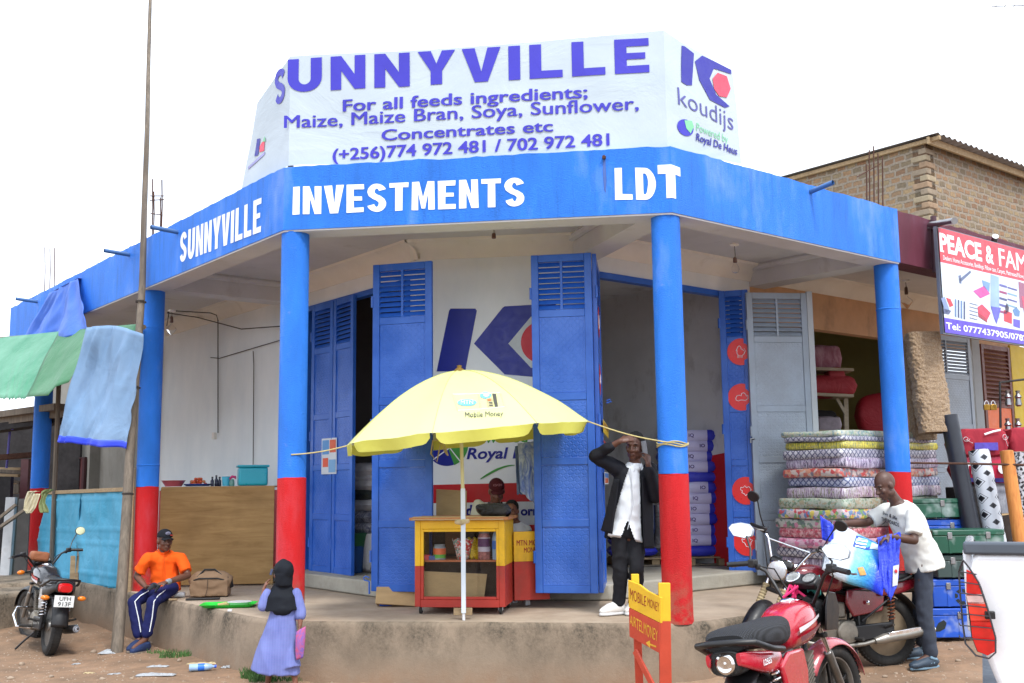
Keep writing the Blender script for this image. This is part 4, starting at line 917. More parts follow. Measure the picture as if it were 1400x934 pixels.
q = MB(); q.bar(aty(7,792,15.6),aty(16,680,15.6),.14,.08); q.build('post',mat('whitewashed timber',c(186,188,190),.8,var=.2,dirt=.2),fe,bevel=.006)
q = MB(); q.bar(aty(14,792,15.7),aty(22,680,15.7),.06,.06); q.build('post',M_woodg,fe,bevel=.006)
q = MB(); q.bar(aty(27,790,15.9),aty(33,682,15.9),.2,.03); q.build('board',mat('grey board',c(104,100,96),.9,var=.25),fe,bevel=.004)
q = MB(); q.bar(aty(-10,716,14.8),aty(22,690,14.8),.05,.04); q.bar(aty(-10,728,14.8),aty(36,696,14.6),.05,.04); q.build('rail',M_woodg,fe,bevel=.004)
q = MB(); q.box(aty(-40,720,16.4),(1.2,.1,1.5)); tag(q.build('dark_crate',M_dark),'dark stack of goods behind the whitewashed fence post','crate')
ls = thing('low_step','low mud coloured step at the left edge behind the motorbike','step',aty(-5,840,13.5))
q = MB(); a = atz(18,868,GZ); q.box(a+Vector((-1.0,.9,.22)),(2.,1.6,.5),Matrix.Rotation(-.3,3,'Z')); q.build('block',M_conc,ls,bevel=.05,seg=3)
q = MB(); a = atz(45,838,-.3); q.box(a+Vector((-1.3,1.5,.0)),(2.,1.6,.6),Matrix.Rotation(-.9,3,'Z')); q.build('upper_block',M_conc,ls,bevel=.05,seg=3)
q = MB(); q.tube([aty(205,12,11.9)+Vector((.02,-.02,0)),aty(206,60,11.9)],.004,5); q.build('wire',M_cable,pole)
# ------------------------------------------------------------------ kiosk
def twotone(mbs,p0,p1,w_,h,zs,up=(0,0,1)):
    """a bar painted in one colour below zs and another above"""
    p0,p1 = Vector(p0),Vector(p1)
    if p0.z > p1.z: p0,p1 = p1,p0
    if p1.z <= zs: mbs[0].bar(p0,p1,w_,h,up)
    elif p0.z >= zs: mbs[1].bar(p0,p1,w_,h,up)
    else:
        m = p0.lerp(p1,(zs-p0.z)/(p1.z-p0.z)); mbs[0].bar(p0,m,w_,h,up); mbs[1].bar(m,p1,w_,h,up)
M_ky = mat('kiosk yellow enamel',c(226,178,20),.5,var=.14,vs=4,dirt=.22,dcol=c(110,80,40)); M_kr = mat('kiosk red enamel',c(168,46,34),.55,var=.16,vs=4,dirt=.25,dcol=c(110,60,44))
M_glass = glass_mat('display glass',(.96,.98,.97,1),.03); M_glass.node_tree.nodes['Principled BSDF'].inputs['IOR'].default_value = 1.25
K0 = atz(567,840,0); K1 = K0+Vector((.865,-.12,0)); kx = (K1-K0).normalized(); ky = Vector((-kx.y,kx.x,0)); KW = (K1-K0).length; KD = .62; KH = aty(570,712,K0.y).z
kio = thing('display_kiosk','yellow and red wheeled display kiosk with a glass front and a timber top','kiosk',(K0+K1)/2+ky*KD/2)
def kp(x,y,z): return K0+kx*x+ky*y+Vector((0,0,z))
lo,hi = MB(),MB(); ZS = aty(570,774,K0.y).z; pw = .055
for x in (pw/2,KW-pw/2):
    for y in (pw/2,KD-pw/2): twotone((lo,hi),kp(x,y,.07),kp(x,y,KH),pw,pw,ZS,up=kx)
for y in (pw/2,KD-pw/2):
    lo.bar(kp(pw,y,.1),kp(KW-pw,y,.1),pw-.006,.07); hi.bar(kp(pw,y,KH-.04),kp(KW-pw,y,KH-.04),pw-.006,.08)
for x in (pw+.014,KW-pw-.014): twotone((lo,hi),kp(x,.02,.137),kp(x,.02,KH-.082),.024,.03,ZS,up=kx)
lo.bar(kp(pw+.03,.02,.15),kp(KW-pw-.03,.02,.15),.03,.026); hi.bar(kp(pw+.03,.02,KH-.095),kp(KW-pw-.03,.02,KH-.095),.03,.026)
lo.build('lower_frame',M_kr,kio,bevel=.004); hi.build('upper_frame',M_ky,kio,bevel=.004)
q1,q2 = MB(),MB(); 
for x in (.012,KW-.012):
    q1.bar(kp(x,pw,(.07+ZS)/2),kp(x,KD-pw,(.07+ZS)/2),.018,ZS-.07); q2.bar(kp(x,pw,(KH+ZS)/2),kp(x,KD-pw,(KH+ZS)/2),.018,KH-ZS)
q1.build('side_panel',M_kr,kio); q2.build('side_panel',M_ky,kio)
q = MB(); q.bar(kp(.03,KD/2,.09),kp(KW-.03,KD/2,.09),KD-.05,.015); q.build('floor_board',M_kr,kio)
shz = aty(600,767,K0.y+.05).z; q = MB(); q.bar(kp(.03,KD/2+.02,shz),kp(KW-.03,KD/2+.02,shz),KD-.09,.018); q.build('shelf',mat('orange shelf board',c(190,110,70),.7,var=.15),kio)
q = MB(); q.bar(kp(pw,.03,(KH+.13)/2-.0),kp(KW-pw,.03,(KH+.13)/2),.004,KH-.2); q.build('glass_pane',M_glass,kio)
q = MB(); q.bar(kp(-.045,KD/2-.0,KH+.016),kp(KW+.045,KD/2,KH+.016),KD+.1,.028); q.build('top_board',mat('varnished timber top',c(176,116,70),.6,var=.2,vs=6,dirt=.2),kio,bevel=.005)
for x in (.05,KW-.05):
    for y in (.05,KD-.06):
        q = MB(); q.cyl(kp(x-.014,y,.036),kp(x+.014,y,.036),.034,n=18); cs = q.build('caster',M_rubber,kio,bevel=.004); q = MB(); q.bar(kp(x,y,.036),kp(x,y,.075),.045,.03); q.cyl(kp(x-.018,y,.036),kp(x+.018,y,.036),.012,n=10); q.build('fork',M_steel,cs,root=kio)
# bits of cardboard and sheeting on top
q = MB(); q.grid(lambda u,v: kp(.0+u*(KW+.02)-.02,v*.25-.06,KH+.034+.008*abs(noise.noise((u*9,v*4,0)))-(.03*(v < .12))),24,8); tag(q.build('torn_cardboard',M_card,solid=.003),'torn cardboard sheet lying along the kiosk top','cardboard')
M_bagb = cloth_mat('black polythene',c(16,16,18),.9,7,rough=.25)
q = MB(); bc = kp(.75,.12,KH+.03)
def bagf(u,v):
    a = u*2*math.pi; t = v*math.pi; r_ = (.145+.02*noise.noise((math.cos(a)*2,math.sin(a)*2,v*3)))*math.sin(t)**.7; return bc+kx*(r_*math.cos(a)*1.15+.05*math.cos(t))+ky*(r_*math.sin(a)*.7)+Vector((0,0,max(0,.055-.065*math.cos(t)+.02*noise.noise((a,v*4,2))+.06*max(0,math.cos(a))*math.sin(t)*.6)))
q.grid(bagf,28,14); tag(q.build('plastic_bag',M_bagb,sharp=180),'crumpled black plastic bag on top of the kiosk','bag')
# sign door of the kiosk, open behind its right corner
d0,d1 = aty(702,727,10.72),aty(750,726,10.8); dz1 = d0.z; dz0 = aty(705,821,10.72).z; dzs = aty(705,768,10.72).z
kd = thing('kiosk_door','yellow over red painted board reading MTN MOBILE MONEY beside the kiosk','sign board',(d0+d1)/2)
q = MB(); q.bar(V3(d0.xy,(dz0+dzs)/2),V3(d1.xy,(dz0+dzs)/2),.022,dzs-dz0); q.build('lower_board',M_kr,kd,bevel=.003)
q = MB(); q.bar(V3(d0.xy,(dz1+dzs)/2),V3(d1.xy,(dz1+dzs)/2),.022,dz1-dzs); q.build('upper_board',M_ky,kd,bevel=.003)
dx = V3((d1-d0).xy,0).normalized(); dn = dx.cross(Vector((0,0,1))); dn = dn if dn.y < 0 else -dn
def painted(st,x0,x1,yb,yt,base,ax,n,Y,m,par,off=.012,name='lettering'):
    a = atp(x0,yb,base,n); b = atp(x1,yb,base,n); t_ = atp(x0,yt,base,n); q = MB(); put_text(q,st,frame(a+n*.014,ax,(0,0,1)),width=(b-a).dot(ax),height=t_.z-a.z,offset=off); return q.build(name,m,par,smooth=False)
M_signred = mat('sign red brush paint',c(150,34,24),.6)
painted('MTN MOBILE',706,746,746,738.5,d0,dx,dn,0,M_signred,kd,.02); painted('MONEY',716,736,755.5,748.5,d0,dx,dn,0,M_signred,kd,.02)
q = MB(); a = atp(740,777,d0,dn); q.tube([a,a+dx*.05],.008,6); q.build('latch',M_dark,kd)
# stock inside
def jar(name,label,cat,base,r_,h,m,cap_m,band=None,group=None):
    o = thing(name,label,cat,base,0,group)
    q = MB(); q.lathe([(r_*.9,0),(r_,.01),(r_,h*.8),(r_*.8,h*.9),(r_*.8,h*.92)],22,Matrix.Translation(base)); q.build('body',m,o)
    q = MB(); q.lathe([(r_*.86,h*.92),(r_*.86,h),(.0001,h)],22,Matrix.Translation(base)); q.build('lid',cap_m,o)
    if band:
        for i,(z0,z1,bm_) in enumerate(band): q = MB(); q.lathe([(r_*1.005+.0005*i,h*z0),(r_*1.005+.0005*i,h*z1)],22,Matrix.Translation(base)); q.build('paper_label',bm_,o)
    return o
M_clear = mat('cloudy clear plastic',c(150,160,170),.2,var=.15); M_lid = mat('grey lid',c(140,144,150),.4)
def ks(x,dy=.12): p = atp(x,760,kp(0,dy,0),-ky); return Vector((p.x,p.y,shz+.0095))
jar('sweet_jar','short wide jar with an orange and green label on the kiosk shelf','jar',ks(601,.13),.062,.145,M_clear,M_lid,[(.12,.75,mat('orange label',c(226,110,60),.4)),(.12,.35,mat('green label',c(90,170,60),.4))])
jar('sweet_jar','tall jar with a white and purple label on the kiosk shelf','jar',ks(662,.14),.06,.27,mat('sweets seen through plastic',c(170,110,110),.3,var=.6,vs=30),M_lid,[(.28,.78,mat('white purple label',c(206,196,214),.4,var=.2)),(.45,.74,mat('plum label',c(90,40,96),.4,var=.3))])
o = thing('water_bottle','clear water bottle with a blue label at the right end of the kiosk shelf','bottle',ks(679,.12))
b_ = ks(679,.12); q = MB(); q.lathe([(.04,0),(.042,.02),(.042,.2),(.03,.25),(.013,.29),(.013,.31)],20,Matrix.Translation(b_)); q.build('body',mat('bottle plastic',c(150,175,200),.12),o); q = MB(); q.lathe([(.0428,.1),(.0428,.18)],20,Matrix.Translation(b_)); q.build('paper_label',mat('water label',c(50,110,200),.4,var=.3,vs=20),o); q = MB(); q.cyl(b_+Vector((0,0,.305)),b_+Vector((0,0,.33)),.016,n=14); q.build('cap',M_bluep,o)
def pile_mat(name,cols,sc=40):
    m,nt,b = newmat(name); vo = N(nt,'ShaderNodeTexVoronoi'); vo.inputs['Scale'].default_value = sc; nt.links.new(co(nt),vo.inputs[0]); s_ = N(nt,'ShaderNodeSeparateColor'); nt.links.new(vo.outputs['Color'],s_.inputs[0])
    r_ = N(nt,'ShaderNodeValToRGB'); r_.color_ramp.interpolation = 'CONSTANT'; e = r_.color_ramp.elements
    while len(e) < len(cols): e.new(.5)
    for i,cc in enumerate(cols): e[i].position = i/len(cols); e[i].color = cc
    nt.links.new(s_.outputs[0],r_.inputs[0]); nt.links.new(r_.outputs[0],b.inputs['Base Color']); b.inputs['Roughness'].default_value = .3; return m
q = MB(); b_ = ks(633,.13)
q.grid(lambda u,v: b_+kx*(.055+.05*v)*math.cos(u*6.283)+ky*(.04+.035*v)*math.sin(u*6.283)+Vector((0,0,.19*v+.012*math.sin(u*40)*v)),40,6); tag(q.build('sweet_packet',pile_mat('mixed sweets',[c(200,70,60),c(210,200,205),c(120,150,140),c(220,180,170),c(190,40,50)],60),solid=.004),'open clear packet of mixed sweets in the middle of the kiosk shelf','packet')
q = MB(); b_ = ks(647,.18); q.grid(lambda u,v: b_+kx*(-.05+.1*u)+ky*(.015*math.sin(u*3.1))+Vector((0,0,.2*v+.012*math.sin(u*14))),14,8); tag(q.build('crisp_packet',mat('yellow foil',c(220,190,40),.25,.3,var=.3,vs=20),solid=.03),'shiny yellow packet behind the sweets on the kiosk shelf','packet')
for i,(x,w_,h,cc,lb) in enumerate(((581,.1,.05,(200,50,60),'flat red box at the left end of the kiosk shelf'),(590,.06,.04,(70,90,160),'small blue box beside the red box on the kiosk shelf'))):
    q = MB(); q.box(ks(x,.1)+Vector((0,0,h/2)),(w_,.07,h),Matrix.Rotation(.2*i,3,'Z')); tag(q.build('goods_box',mat('carton %d' % i,c(*cc),.4,var=.2,vs=20),bevel=.003),lb,'box')
def leaned(px,Y,name,label,cat,m,th=.01,tilt=.0):
    pts = [aty(x,y,Y) for x,y in px]; q = MB(); zs_ = [p.z for p in pts]; z0 = min(zs_)
    f = [Vector((p.x,Y+tilt*(p.z-z0),p.z)) for p in pts]; n = (f[1]-f[0]).cross(f[2]-f[0]).normalized(); n = n if n.y > 0 else -n; k = len(f)
    q.add(f+[p+n*th for p in f],[tuple(range(k)),tuple(range(2*k-1,k-1,-1))]+[(i,k+i,k+(i+1) % k,(i+1) % k) for i in range(k)]); o = q.build(name,m,smooth=False); 
    return tag(o,label,cat)
leaned([(577,781),(666,785),(661,824),(577,822)],K0.y+.09,'cardboard_sheet','plain cardboard sheet standing behind the kiosk glass under the shelf','cardboard',M_card)
q = MB(); q.bar(kp(.03,.3,.3),kp(KW-.03,.3,.3),.01,.42); q.bar(kp(.03,KD-.05,.66),kp(KW-.03,KD-.05,.66),.01,.5); q.build('shade_lining',mat('kiosk interior shade',c(62,52,46),.7,var=.4,vs=4,bmp=.4,bs=9),kio)  # dark sheets added to stand for the shade inside the kiosk
q = MB(); q.box(kp(.3,.45,shz+.16),(.18,.1,.22)); tag(q.build('carton',mat('brown carton',c(120,84,56),.8,var=.2),bevel=.004),'brown carton at the back of the kiosk shelf','carton')
leaned([(596,669),(638,671),(637,740),(596,742)],11.3,'cardboard_sheet','cardboard sheet leaning against the logo wall behind the kiosk','cardboard',M_card,.012,.1)
leaned([(514,803),(575,803),(575,829),(513,825)],10.95,'cardboard_box','flat cardboard leaning under the left blue door leaf','cardboard',M_card,.16,.25)
q = MB(); a = atz(519,829,0); q.cyl(a+Vector((0,0,.012)),a+Vector((.13,.01,.012)),.011,n=10); tag(q.build('blue_pen',M_bluep),'small blue tube lying before the cardboard under the door leaf','tube')
# plastic chair mostly hidden behind the kiosk
ch = thing('plastic_chair','white plastic chair behind the kiosk with one leg showing under the sign board','chair',(.05,11.1,0))
M_wpl = mat('white plastic',c(214,216,218),.4,var=.06)
for i,(x,y) in enumerate(((.13,10.98),(.0,11.2))):
    a = V((x,y,0)); q = MB(); q.bar(a,a+Vector((-.02,.03,.44)),.05,.03); q.build('leg',M_wpl,ch,bevel=.006)
for dx_,dy_ in ((-.42,.02),(-.4,.36),(.0,.36)): a = V((.13,10.98,0))+Vector((dx_,dy_,0)); q = MB(); q.bar(a,a+Vector((.01,-.01,.44)),.05,.03); q.build('leg',M_wpl,ch,bevel=.006)
a = V((.13,10.98,0))+Vector((-.2,.19,.45)); q = MB(); q.box(a,(.46,.42,.03)); q.build('seat',M_wpl,ch,bevel=.01)
# ---- parasol
UC = Vector((aty(629,600,9.95).x,9.95,0)); U0 = atz(634,848,0); UT = aty(628,507,9.95)
um = thing('parasol','faded yellow market parasol strapped to the kiosk front','parasol',U0)
M_uy = cloth_mat('faded yellow parasol cloth',c(222,226,160),.12,2,.22,.06); M_uv = cloth_mat('yellow parasol valance',c(218,216,88),.15,3,.22,.1)
UR = 1.17; tiltx = Matrix.Rotation(-.085,4,'Y') @ Matrix.Rotation(.02,4,'X')
az0 = math.radians(-101)
def umb(az,r,k=0.):
    """canopy point; az counted from the camera-facing side, r 0..1"""
    a = az; seg = (a-az0)/(math.pi/4); fr_ = seg-math.floor(seg)
    sag = 1-.072*math.sin(math.pi*fr_)*r
    z = -.6*(r**1.75)-.03*math.sin(math.pi*fr_)*math.sin(math.pi*r)
    R_ = UR*r*sag
    p = Vector((R_*math.sin(a),-R_*math.cos(a),z+k)); p = tiltx @ p; p.z += .009*noise.noise((p.x*5,p.y*5,1))*r+.006*noise.noise((a*9,r*2.5,4))*r
    return UT+p
for i in range(8):
    a0 = az0+i*math.pi/4; q = MB()
    q.grid(lambda u,v: umb(a0+u*math.pi/4*.9999,.02+.98*v),12,16); q.build('canopy_panel',M_uy,um,sharp=180)
    q = MB()
    def val(u,v):
        a = a0+math.pi/4*(.03+.94*u); p = umb(a,1); h = .1*(1-.6*abs(2*u-1)**14); nrm = Vector((math.sin(a),-math.cos(a),0)); return p+Vector((0,0,-h*v))+nrm*(.012*math.sin(u*8+i)*v-.02*v)
    q.grid(val,24,6); q.build('valance',M_uv,um,sharp=180)
    q = MB(); q.tube([umb(a0,r,.002) for r in np.linspace(.03,1,14)],.0035,5,flat=.5); q.build('seam',mat('parasol seam',c(190,190,110),.7),um)
    q = MB(); q.tube([umb(a0,r,-.012) for r in np.linspace(.03,1,10)],.005,6); q.build('rib',M_steel,um)
    q = MB(); q.tube([umb(a0,.52,-.015),UT+Vector((0,0,-.62))],.005,6); q.build('strut',M_steel,um)
q = MB(); q.lathe([(.05,-.02),(.055,.0),(.035,.02),(.02,.03),(.025,.05),(.0001,.055)],18,Matrix.Translation(UT)); q.build('finial',mat('tarnished brass',c(150,120,60),.4,.6),um)
pm = aty(633,668,9.97)
q = MB(); q.bar(U0+Vector((0,0,.06)),pm,.042,.042); q.build('lower_pole',mat('white square tube',c(206,216,226),.4,var=.06,dirt=.12),um,bevel=.004)
q = MB(); q.cyl(pm-Vector((0,0,.1)),UT,.017,n=14); q.build('upper_pole',mat('cream pole',c(206,200,150),.5),um)
q = MB(); q.cyl(U0,U0+Vector((0,0,.07)),.014,n=12); q.build('spike',M_wpl,um)
q = MB(); a = aty(633,836,9.93); q.box(a+Vector((-.0,.0,0)),(.17,.06,.06)); q.build('lower_cleat',M_wood,um,bevel=.005)
q = MB(); a = aty(631,714,9.93); q.tube([a+Vector((-.05,.03,.0)),a+Vector((0,-.035,0)),a+Vector((.06,.03,.01))],[.02,.026,.02],10); q.build('cloth_binding',mat('binding rag',c(196,178,138),.9,var=.3,vs=14),um)
# print on the canopy: find canopy parameters by line of sight
gridp = [(a,r,*proj(umb(a,r))) for a in np.radians(np.arange(-60,70,.8)) for r in np.arange(.2,1.0,.012)]
ga = np.array(gridp)
def cuv(x,y):
    d = (ga[:,2]-x)**2+(ga[:,3]-y)**2; i = np.argsort(d)[:4]; w_ = 1/(d[i]+1e-3); return (ga[i,0]*w_).sum()/w_.sum(),(ga[i,1]*w_).sum()/w_.sum()
def cpt(x,y,lift=.004):
    a,r = cuv(x,y); return umb(a,r)+Vector((0,-lift*.8,lift))
def cpoly(pts,m,lift=.004,name='print',n=6):
    q = MB(); o = []
    for i in range(len(pts)):
        A_,B_ = Vector(pts[i]),Vector(pts[(i+1) % len(pts)]); o += [A_.lerp(B_,k/n) for k in range(n)]
    q.add([cpt(p.x,p.y,lift) for p in o],[tuple(range(len(o)))]); q.build(name,m,um,smooth=False)
M_uw = mat('parasol white print',c(226,226,190),.6)
def cline(a,b,m=M_uw,w_=.006): q = MB(); q.tube([cpt(a[0]+(b[0]-a[0])*t,a[1]+(b[1]-a[1])*t,.003) for t in np.linspace(0,1,8)],w_,4,flat=.3); q.build('print',m,um,smooth=False)
for a,b in (((619,540),(654,539)),((654,539),(657,560)),((657,560),(626,562)),((626,562),(619,540)),((654,539),(684,538)),((684,538),(690,557)),((690,557),(657,560))): cline(a,b)
M_ub = mat('parasol sky blue print',c(110,176,200),.6)
cpoly([(638.5+13*math.cos(t),551+4.6*math.sin(t)) for t in np.linspace(0,2*math.pi,18)[:-1]],M_ub,.004,n=1)
cpoly([(664+8*math.cos(t),541+4.6*math.sin(t)) for t in np.linspace(0,2*math.pi,14)[:-1]],M_ub,.004,n=1); cpoly([(665+4*math.cos(t),541+2.4*math.sin(t)) for t in np.linspace(0,2*math.pi,10)[:-1]],M_uw,.006,n=1)
M_ug = mat('parasol charcoal print',c(70,70,64),.6)
cpoly([(673,539),(678,539),(681,557),(677,558)],M_ug,.005); cpoly([(665,545),(673,545),(675,558),(667,558)],mat('parasol grey print',c(166,160,120),.6),.004); cpoly([(666.5,546.5),(671,546.5),(671.5,549),(667,549)],mat('parasol orange print',c(196,110,60),.6),.007)
cpoly([(668.5,551),(673,551),(673.5,552.5),(669,552.5)],M_ug,.007,n=2); cpoly([(669,554.5),(673.6,554.5),(673.8,556),(669.3,556)],M_ug,.007,n=2)
q = MB(); vs_,fs_,wd_ = text_mesh('Mobile Money',0,0,2,.3); q.add([cpt(636+52*x/wd_,571.5-2*x/wd_-7*y,.006) for x,y in vs_],fs_); q.build('print_lettering',M_ug,um,smooth=False)
q = MB(); vs_,fs_,wd_ = text_mesh('MTN',0,0,2,.3); q.add([cpt(630+17*x/wd_,553.5-5*y,.007) for x,y in vs_],fs_); q.build('print_lettering',M_uw,um,smooth=False)
# ---- twine from the parasol to the columns
M_rope = mat('yellow twine',c(190,176,120),.9,var=.2,vs=30)
def twine(label,pts,r_=.006):
    q = MB(); o = []
    for a,b in zip(pts[:-1],pts[1:]):
        for t in np.linspace(0,1,9)[:-1]: o.append(a.lerp(b,t)-Vector((0,0,.03*math.sin(t*math.pi)*(a-b).length)))
    o.append(pts[-1]); q.tube(o,r_,6); return tag(q.build('twine',M_rope),label,'rope')
def ringp(cp,z,k=22): return [V3(cp,z)+Vector((.141*math.cos(a),.141*math.sin(a),.006*math.sin(a*2))) for a in np.linspace(-2.6,3.8,k)]
tL = umb(az0,1.0); tR = umb(az0+math.pi,1.0)
cz = aty(905,607,9.5).z
q = MB(); 
twine('yellow twine from the right tip of the parasol to the front right column',[tR,V3(COLS[3],aty(900,605,9.5).z)+Vector((-.06,-.13,0))]); twine('twine from the left tip of the parasol to the front left column',[tL,V3(COLS[2],aty(385,622,10).z)+Vector((.02,-.142,0))])
q = MB(); pts = []
for k in range(3):
    z = aty(920,605+2*k,9.5).z; pts += [V3(COLS[3],z)+Vector((.142*math.cos(a),.142*math.sin(a),.012*math.sin(a*3+k))) for a in np.linspace(0,6.2,24)]
q.tube(pts,.006,5); tag(q.build('twine',M_rope),'twine wound round the front right column at the colour change','rope')
q = MB(); b_ = aty(600,604,10.6); q.tube([b_+Vector(p) for p in ((.02,0,.03),(-.06,0,.01),(-.08,0,-.12),(-.02,0,-.2),(0,0,-.1),(.02,0,0),(.06,0,-.1),(.09,0,-.14),(.05,0,-.02),(.0,0,.0))],.008,6); tag(q.build('twine',M_rope),'loose loops of twine hanging under the parasol by the padlock','rope')
# ---- blue patterned cloth hung by the right door leaf
def batik(name,a,b_,sc=9):
    m,nt,b = newmat(name); n = noi(nt,co(nt,(1,1,.5)),sc,5,.6,1.5); o = ramp(nt,n,[(.32,a),(.48,mixv(a,b_,.4)),(.62,b_)]); nt.links.new(o,b.inputs['Base Color']); b.inputs['Roughness'].default_value = .85; return m
M_batik = batik('blue batik cotton',c(58,92,168),c(176,190,200))
hang('hanging_cloth','blue and cream patterned cloth hanging by the right blue door leaf','cloth',aty(708,606,10.75),aty(735,603,10.72),aty(712,672,10.75),aty(741,698,10.72),M_batik,.03,8,24,24,sag=0,th=.006)
hang('hanging_cloth','narrow blue cloth end hanging behind the cream patterned one','cloth',aty(704,610,10.82),aty(722,606,10.8),aty(707,676,10.82),aty(722,676,10.8),batik('dim blue cotton',c(60,86,130),c(110,130,160)),.02,5,16,16,sag=0)
# ---- sacks
def pillow(mb,cc,L3,R,ends=None,p=5,k=16,seed=0):
    lx,ly,lz = L3; cc = Vector(cc)
    for sgn in (1,-1):
        vs = []
        for j in range(k+1):
            for i in range(k+1):
                u,v = -1+2*i/k,-1+2*j/k; u = math.copysign(abs(u)**.7,u); v = math.copysign(abs(v)**.7,v)
                h = ((1-abs(u)**p)*(1-abs(v)**p))**.5
                nn = 1+.18*noise.noise((u*1.5+seed,v*1.5,sgn)); x = u*lx/2*(1-.05*abs(v)**3); y = v*ly/2*(1-.05*abs(u)**3)
                vs.append(cc+R @ Vector((x,y,sgn*lz/2*h*nn)))
        fs = []
        for j in range(k):
            for i in range(k):
                f = (j*(k+1)+i,j*(k+1)+i+1,(j+1)*(k+1)+i+1,(j+1)*(k+1)+i); fs.append(f if sgn > 0 else f[::-1])
        b = len(mb.f); mb.add(vs,fs)
        if ends:
            for q_,f in enumerate(fs):
                u = sum(((vs[i]-cc).dot(R @ Vector((1,0,0)))) for i in f)/4/(lx/2); mb.mi[b+q_] = 1 if abs(u) > ends else 0
M_lil = cloth_mat('lilac white feed sack',c(204,200,234),.35,5,rough=.4); M_sackb = cloth_mat('royal blue feed sack',c(34,44,190),.5,5,rough=.35)
sk = atz(953,774,.17); fx = Vector((.985,.17,0)); RZ = Matrix.Rotation(.12,3,'Z'); sw,sdp = .72,.46
skc = aty(944,768,sk.y)+Vector((.03,sdp/2+.02,0))
pal = thing('pallet','rough timber pallet under the feed sacks inside the right doorway','pallet',(skc.x,skc.y,.17))
zp = .172
for (dx_,w_) in ((-.95,.1),(-.5,.1),(-.05,.1),(.34,.1)): q = MB(); q.box((skc.x+dx_,skc.y,zp+.045),(w_,.55,.085),RZ); q.build('bearer',M_wood,pal,bevel=.004)
for k in range(4): q = MB(); q.box((skc.x-.3,skc.y-.22+.145*k-.03,zp+.1),(1.45,.1,.018),RZ); q.build('deck_board',M_wood,pal,bevel=.003)
q = MB(); q.box((skc.x-.3,skc.y-.24,zp+.015),(1.45,.08,.018),RZ); q.build('deck_board',M_woodg,pal)
ys = [750,733,716,701,685,670,655,643,632,617,604,591]
ztop = aty(965,588,sk.y).z; z0 = zp+.112; n_s = 12; hz = (ztop-z0)/n_s
names = ['lowest','second from the bottom','third from the bottom','fourth from the bottom','fifth from the bottom','sixth from the bottom','sixth from the top','fifth from the top','fourth from the top','third from the top','second from the top','topmost']
M_inkp = mat('purple sack ink',c(70,50,120),.5)
rr = random.Random(11)
for i in range(n_s):
    blue = i in (0,7); R = RZ @ Matrix.Rotation(rr.uniform(-.05,.05),3,'Z'); cc = Vector((skc.x+rr.uniform(-.025,.025),skc.y+rr.uniform(-.02,.02),z0+hz*(i+.5)))
    q = MB(); pillow(q,cc,(sw,sdp,hz*(1.12 if not blue else 1.0)),R,None if blue else .66,12,18,i); o = q.build('feed_sack',[M_sackb,M_sackb] if blue else [M_lil,M_sackb],weld=True,sharp=60)
    tag(o,'%s %s feed sack in the tall doorway stack' % (names[i],'blue' if blue else 'lilac and blue'),'sack','feed sacks stacked on the pallet')
    if not blue:
        q = MB(); f0 = cc+R @ Vector((rr.choice((-.02,.12)),-sdp/2-.004,-.02)); put_text(q,'IQ' if i % 2 else 'IO',frame(f0,R @ Vector((1,0,0)),(0,0,1)),width=.07,height=.045,offset=.03); q.build('sack_print',M_inkp,o,smooth=False)
for i in range(2):
    q = MB(); cc = Vector((skc.x-.74+.03*i,skc.y-.02,z0+.07+.12*i)); pillow(q,cc,(.64,.46,.13),RZ @ Matrix.Rotation(.1*i-.1,3,'Z'),None,6,14,20+i); tag(q.build('feed_sack',[M_sackb],weld=True),('lowest','middle','upper')[i]+' blue feed sack of the short pile behind the man with the phone','sack','feed sacks stacked on the pallet')
q = MB(); a = aty(950,741,sk.y-.05)
# goods behind the left doorway
M_sackw = cloth_mat('white woven sack',c(214,212,210),.5,5); M_sackg = batik('grey printed sack',c(96,100,120),c(190,190,196),14); M_sackk = cloth_mat('dark green sack',c(44,56,44),.5,5)
base = atz(492,784,.17); lb = ('lowest','second','third','fourth','fifth','sixth','topmost')
for i,y in enumerate((722,706,690,676,664,654,644)):
    cc = WL(2.55+.03*(i % 2),aty(490,y,13.55).z,OL+.53); q = MB(); pillow(q,cc,(.95,.62,.19),Matrix.Rotation(math.radians(-51)+.04*(i % 3),3,'Z'),None,5,14,40+i)
    tag(q.build('grain_sack',[(M_sackg,M_sackg,M_sackw,M_sackk,M_sackw,M_sackw,M_sackw)[i]],weld=True),'%s grain sack of the pile in the dim left doorway' % lb[i],'sack','grain sacks in the left doorway')
q = MB(); b_ = WL(2.55,.43,OL+.55); q.box(b_,(.9,.6,.52),Matrix.Rotation(math.radians(-51),3,'Z')); tag(q.build('sack_bale',M_sackw,bevel=.1,seg=4),'pale bale under the grain sacks in the left doorway','bale')
bk = aty(482,786,base.y+.1); bk.z = .17
lathe_thing('bucket','blue plastic bucket standing in the left doorway','bucket',bk,[(.001,.003),(.12,.003),(.15,.32),(.155,.325)],mat('dull blue plastic',c(34,84,150),.4,var=.12),extra='open')
lathe_thing('bucket','green plastic bucket nested on top of the blue bucket in the left doorway','bucket',bk+Vector((.02,0,.3)),[(.001,.003),(.13,.003),(.165,.16),(.175,.17),(.175,.18)],mat('dull green plastic',c(34,104,66),.4,var=.12),extra='open')
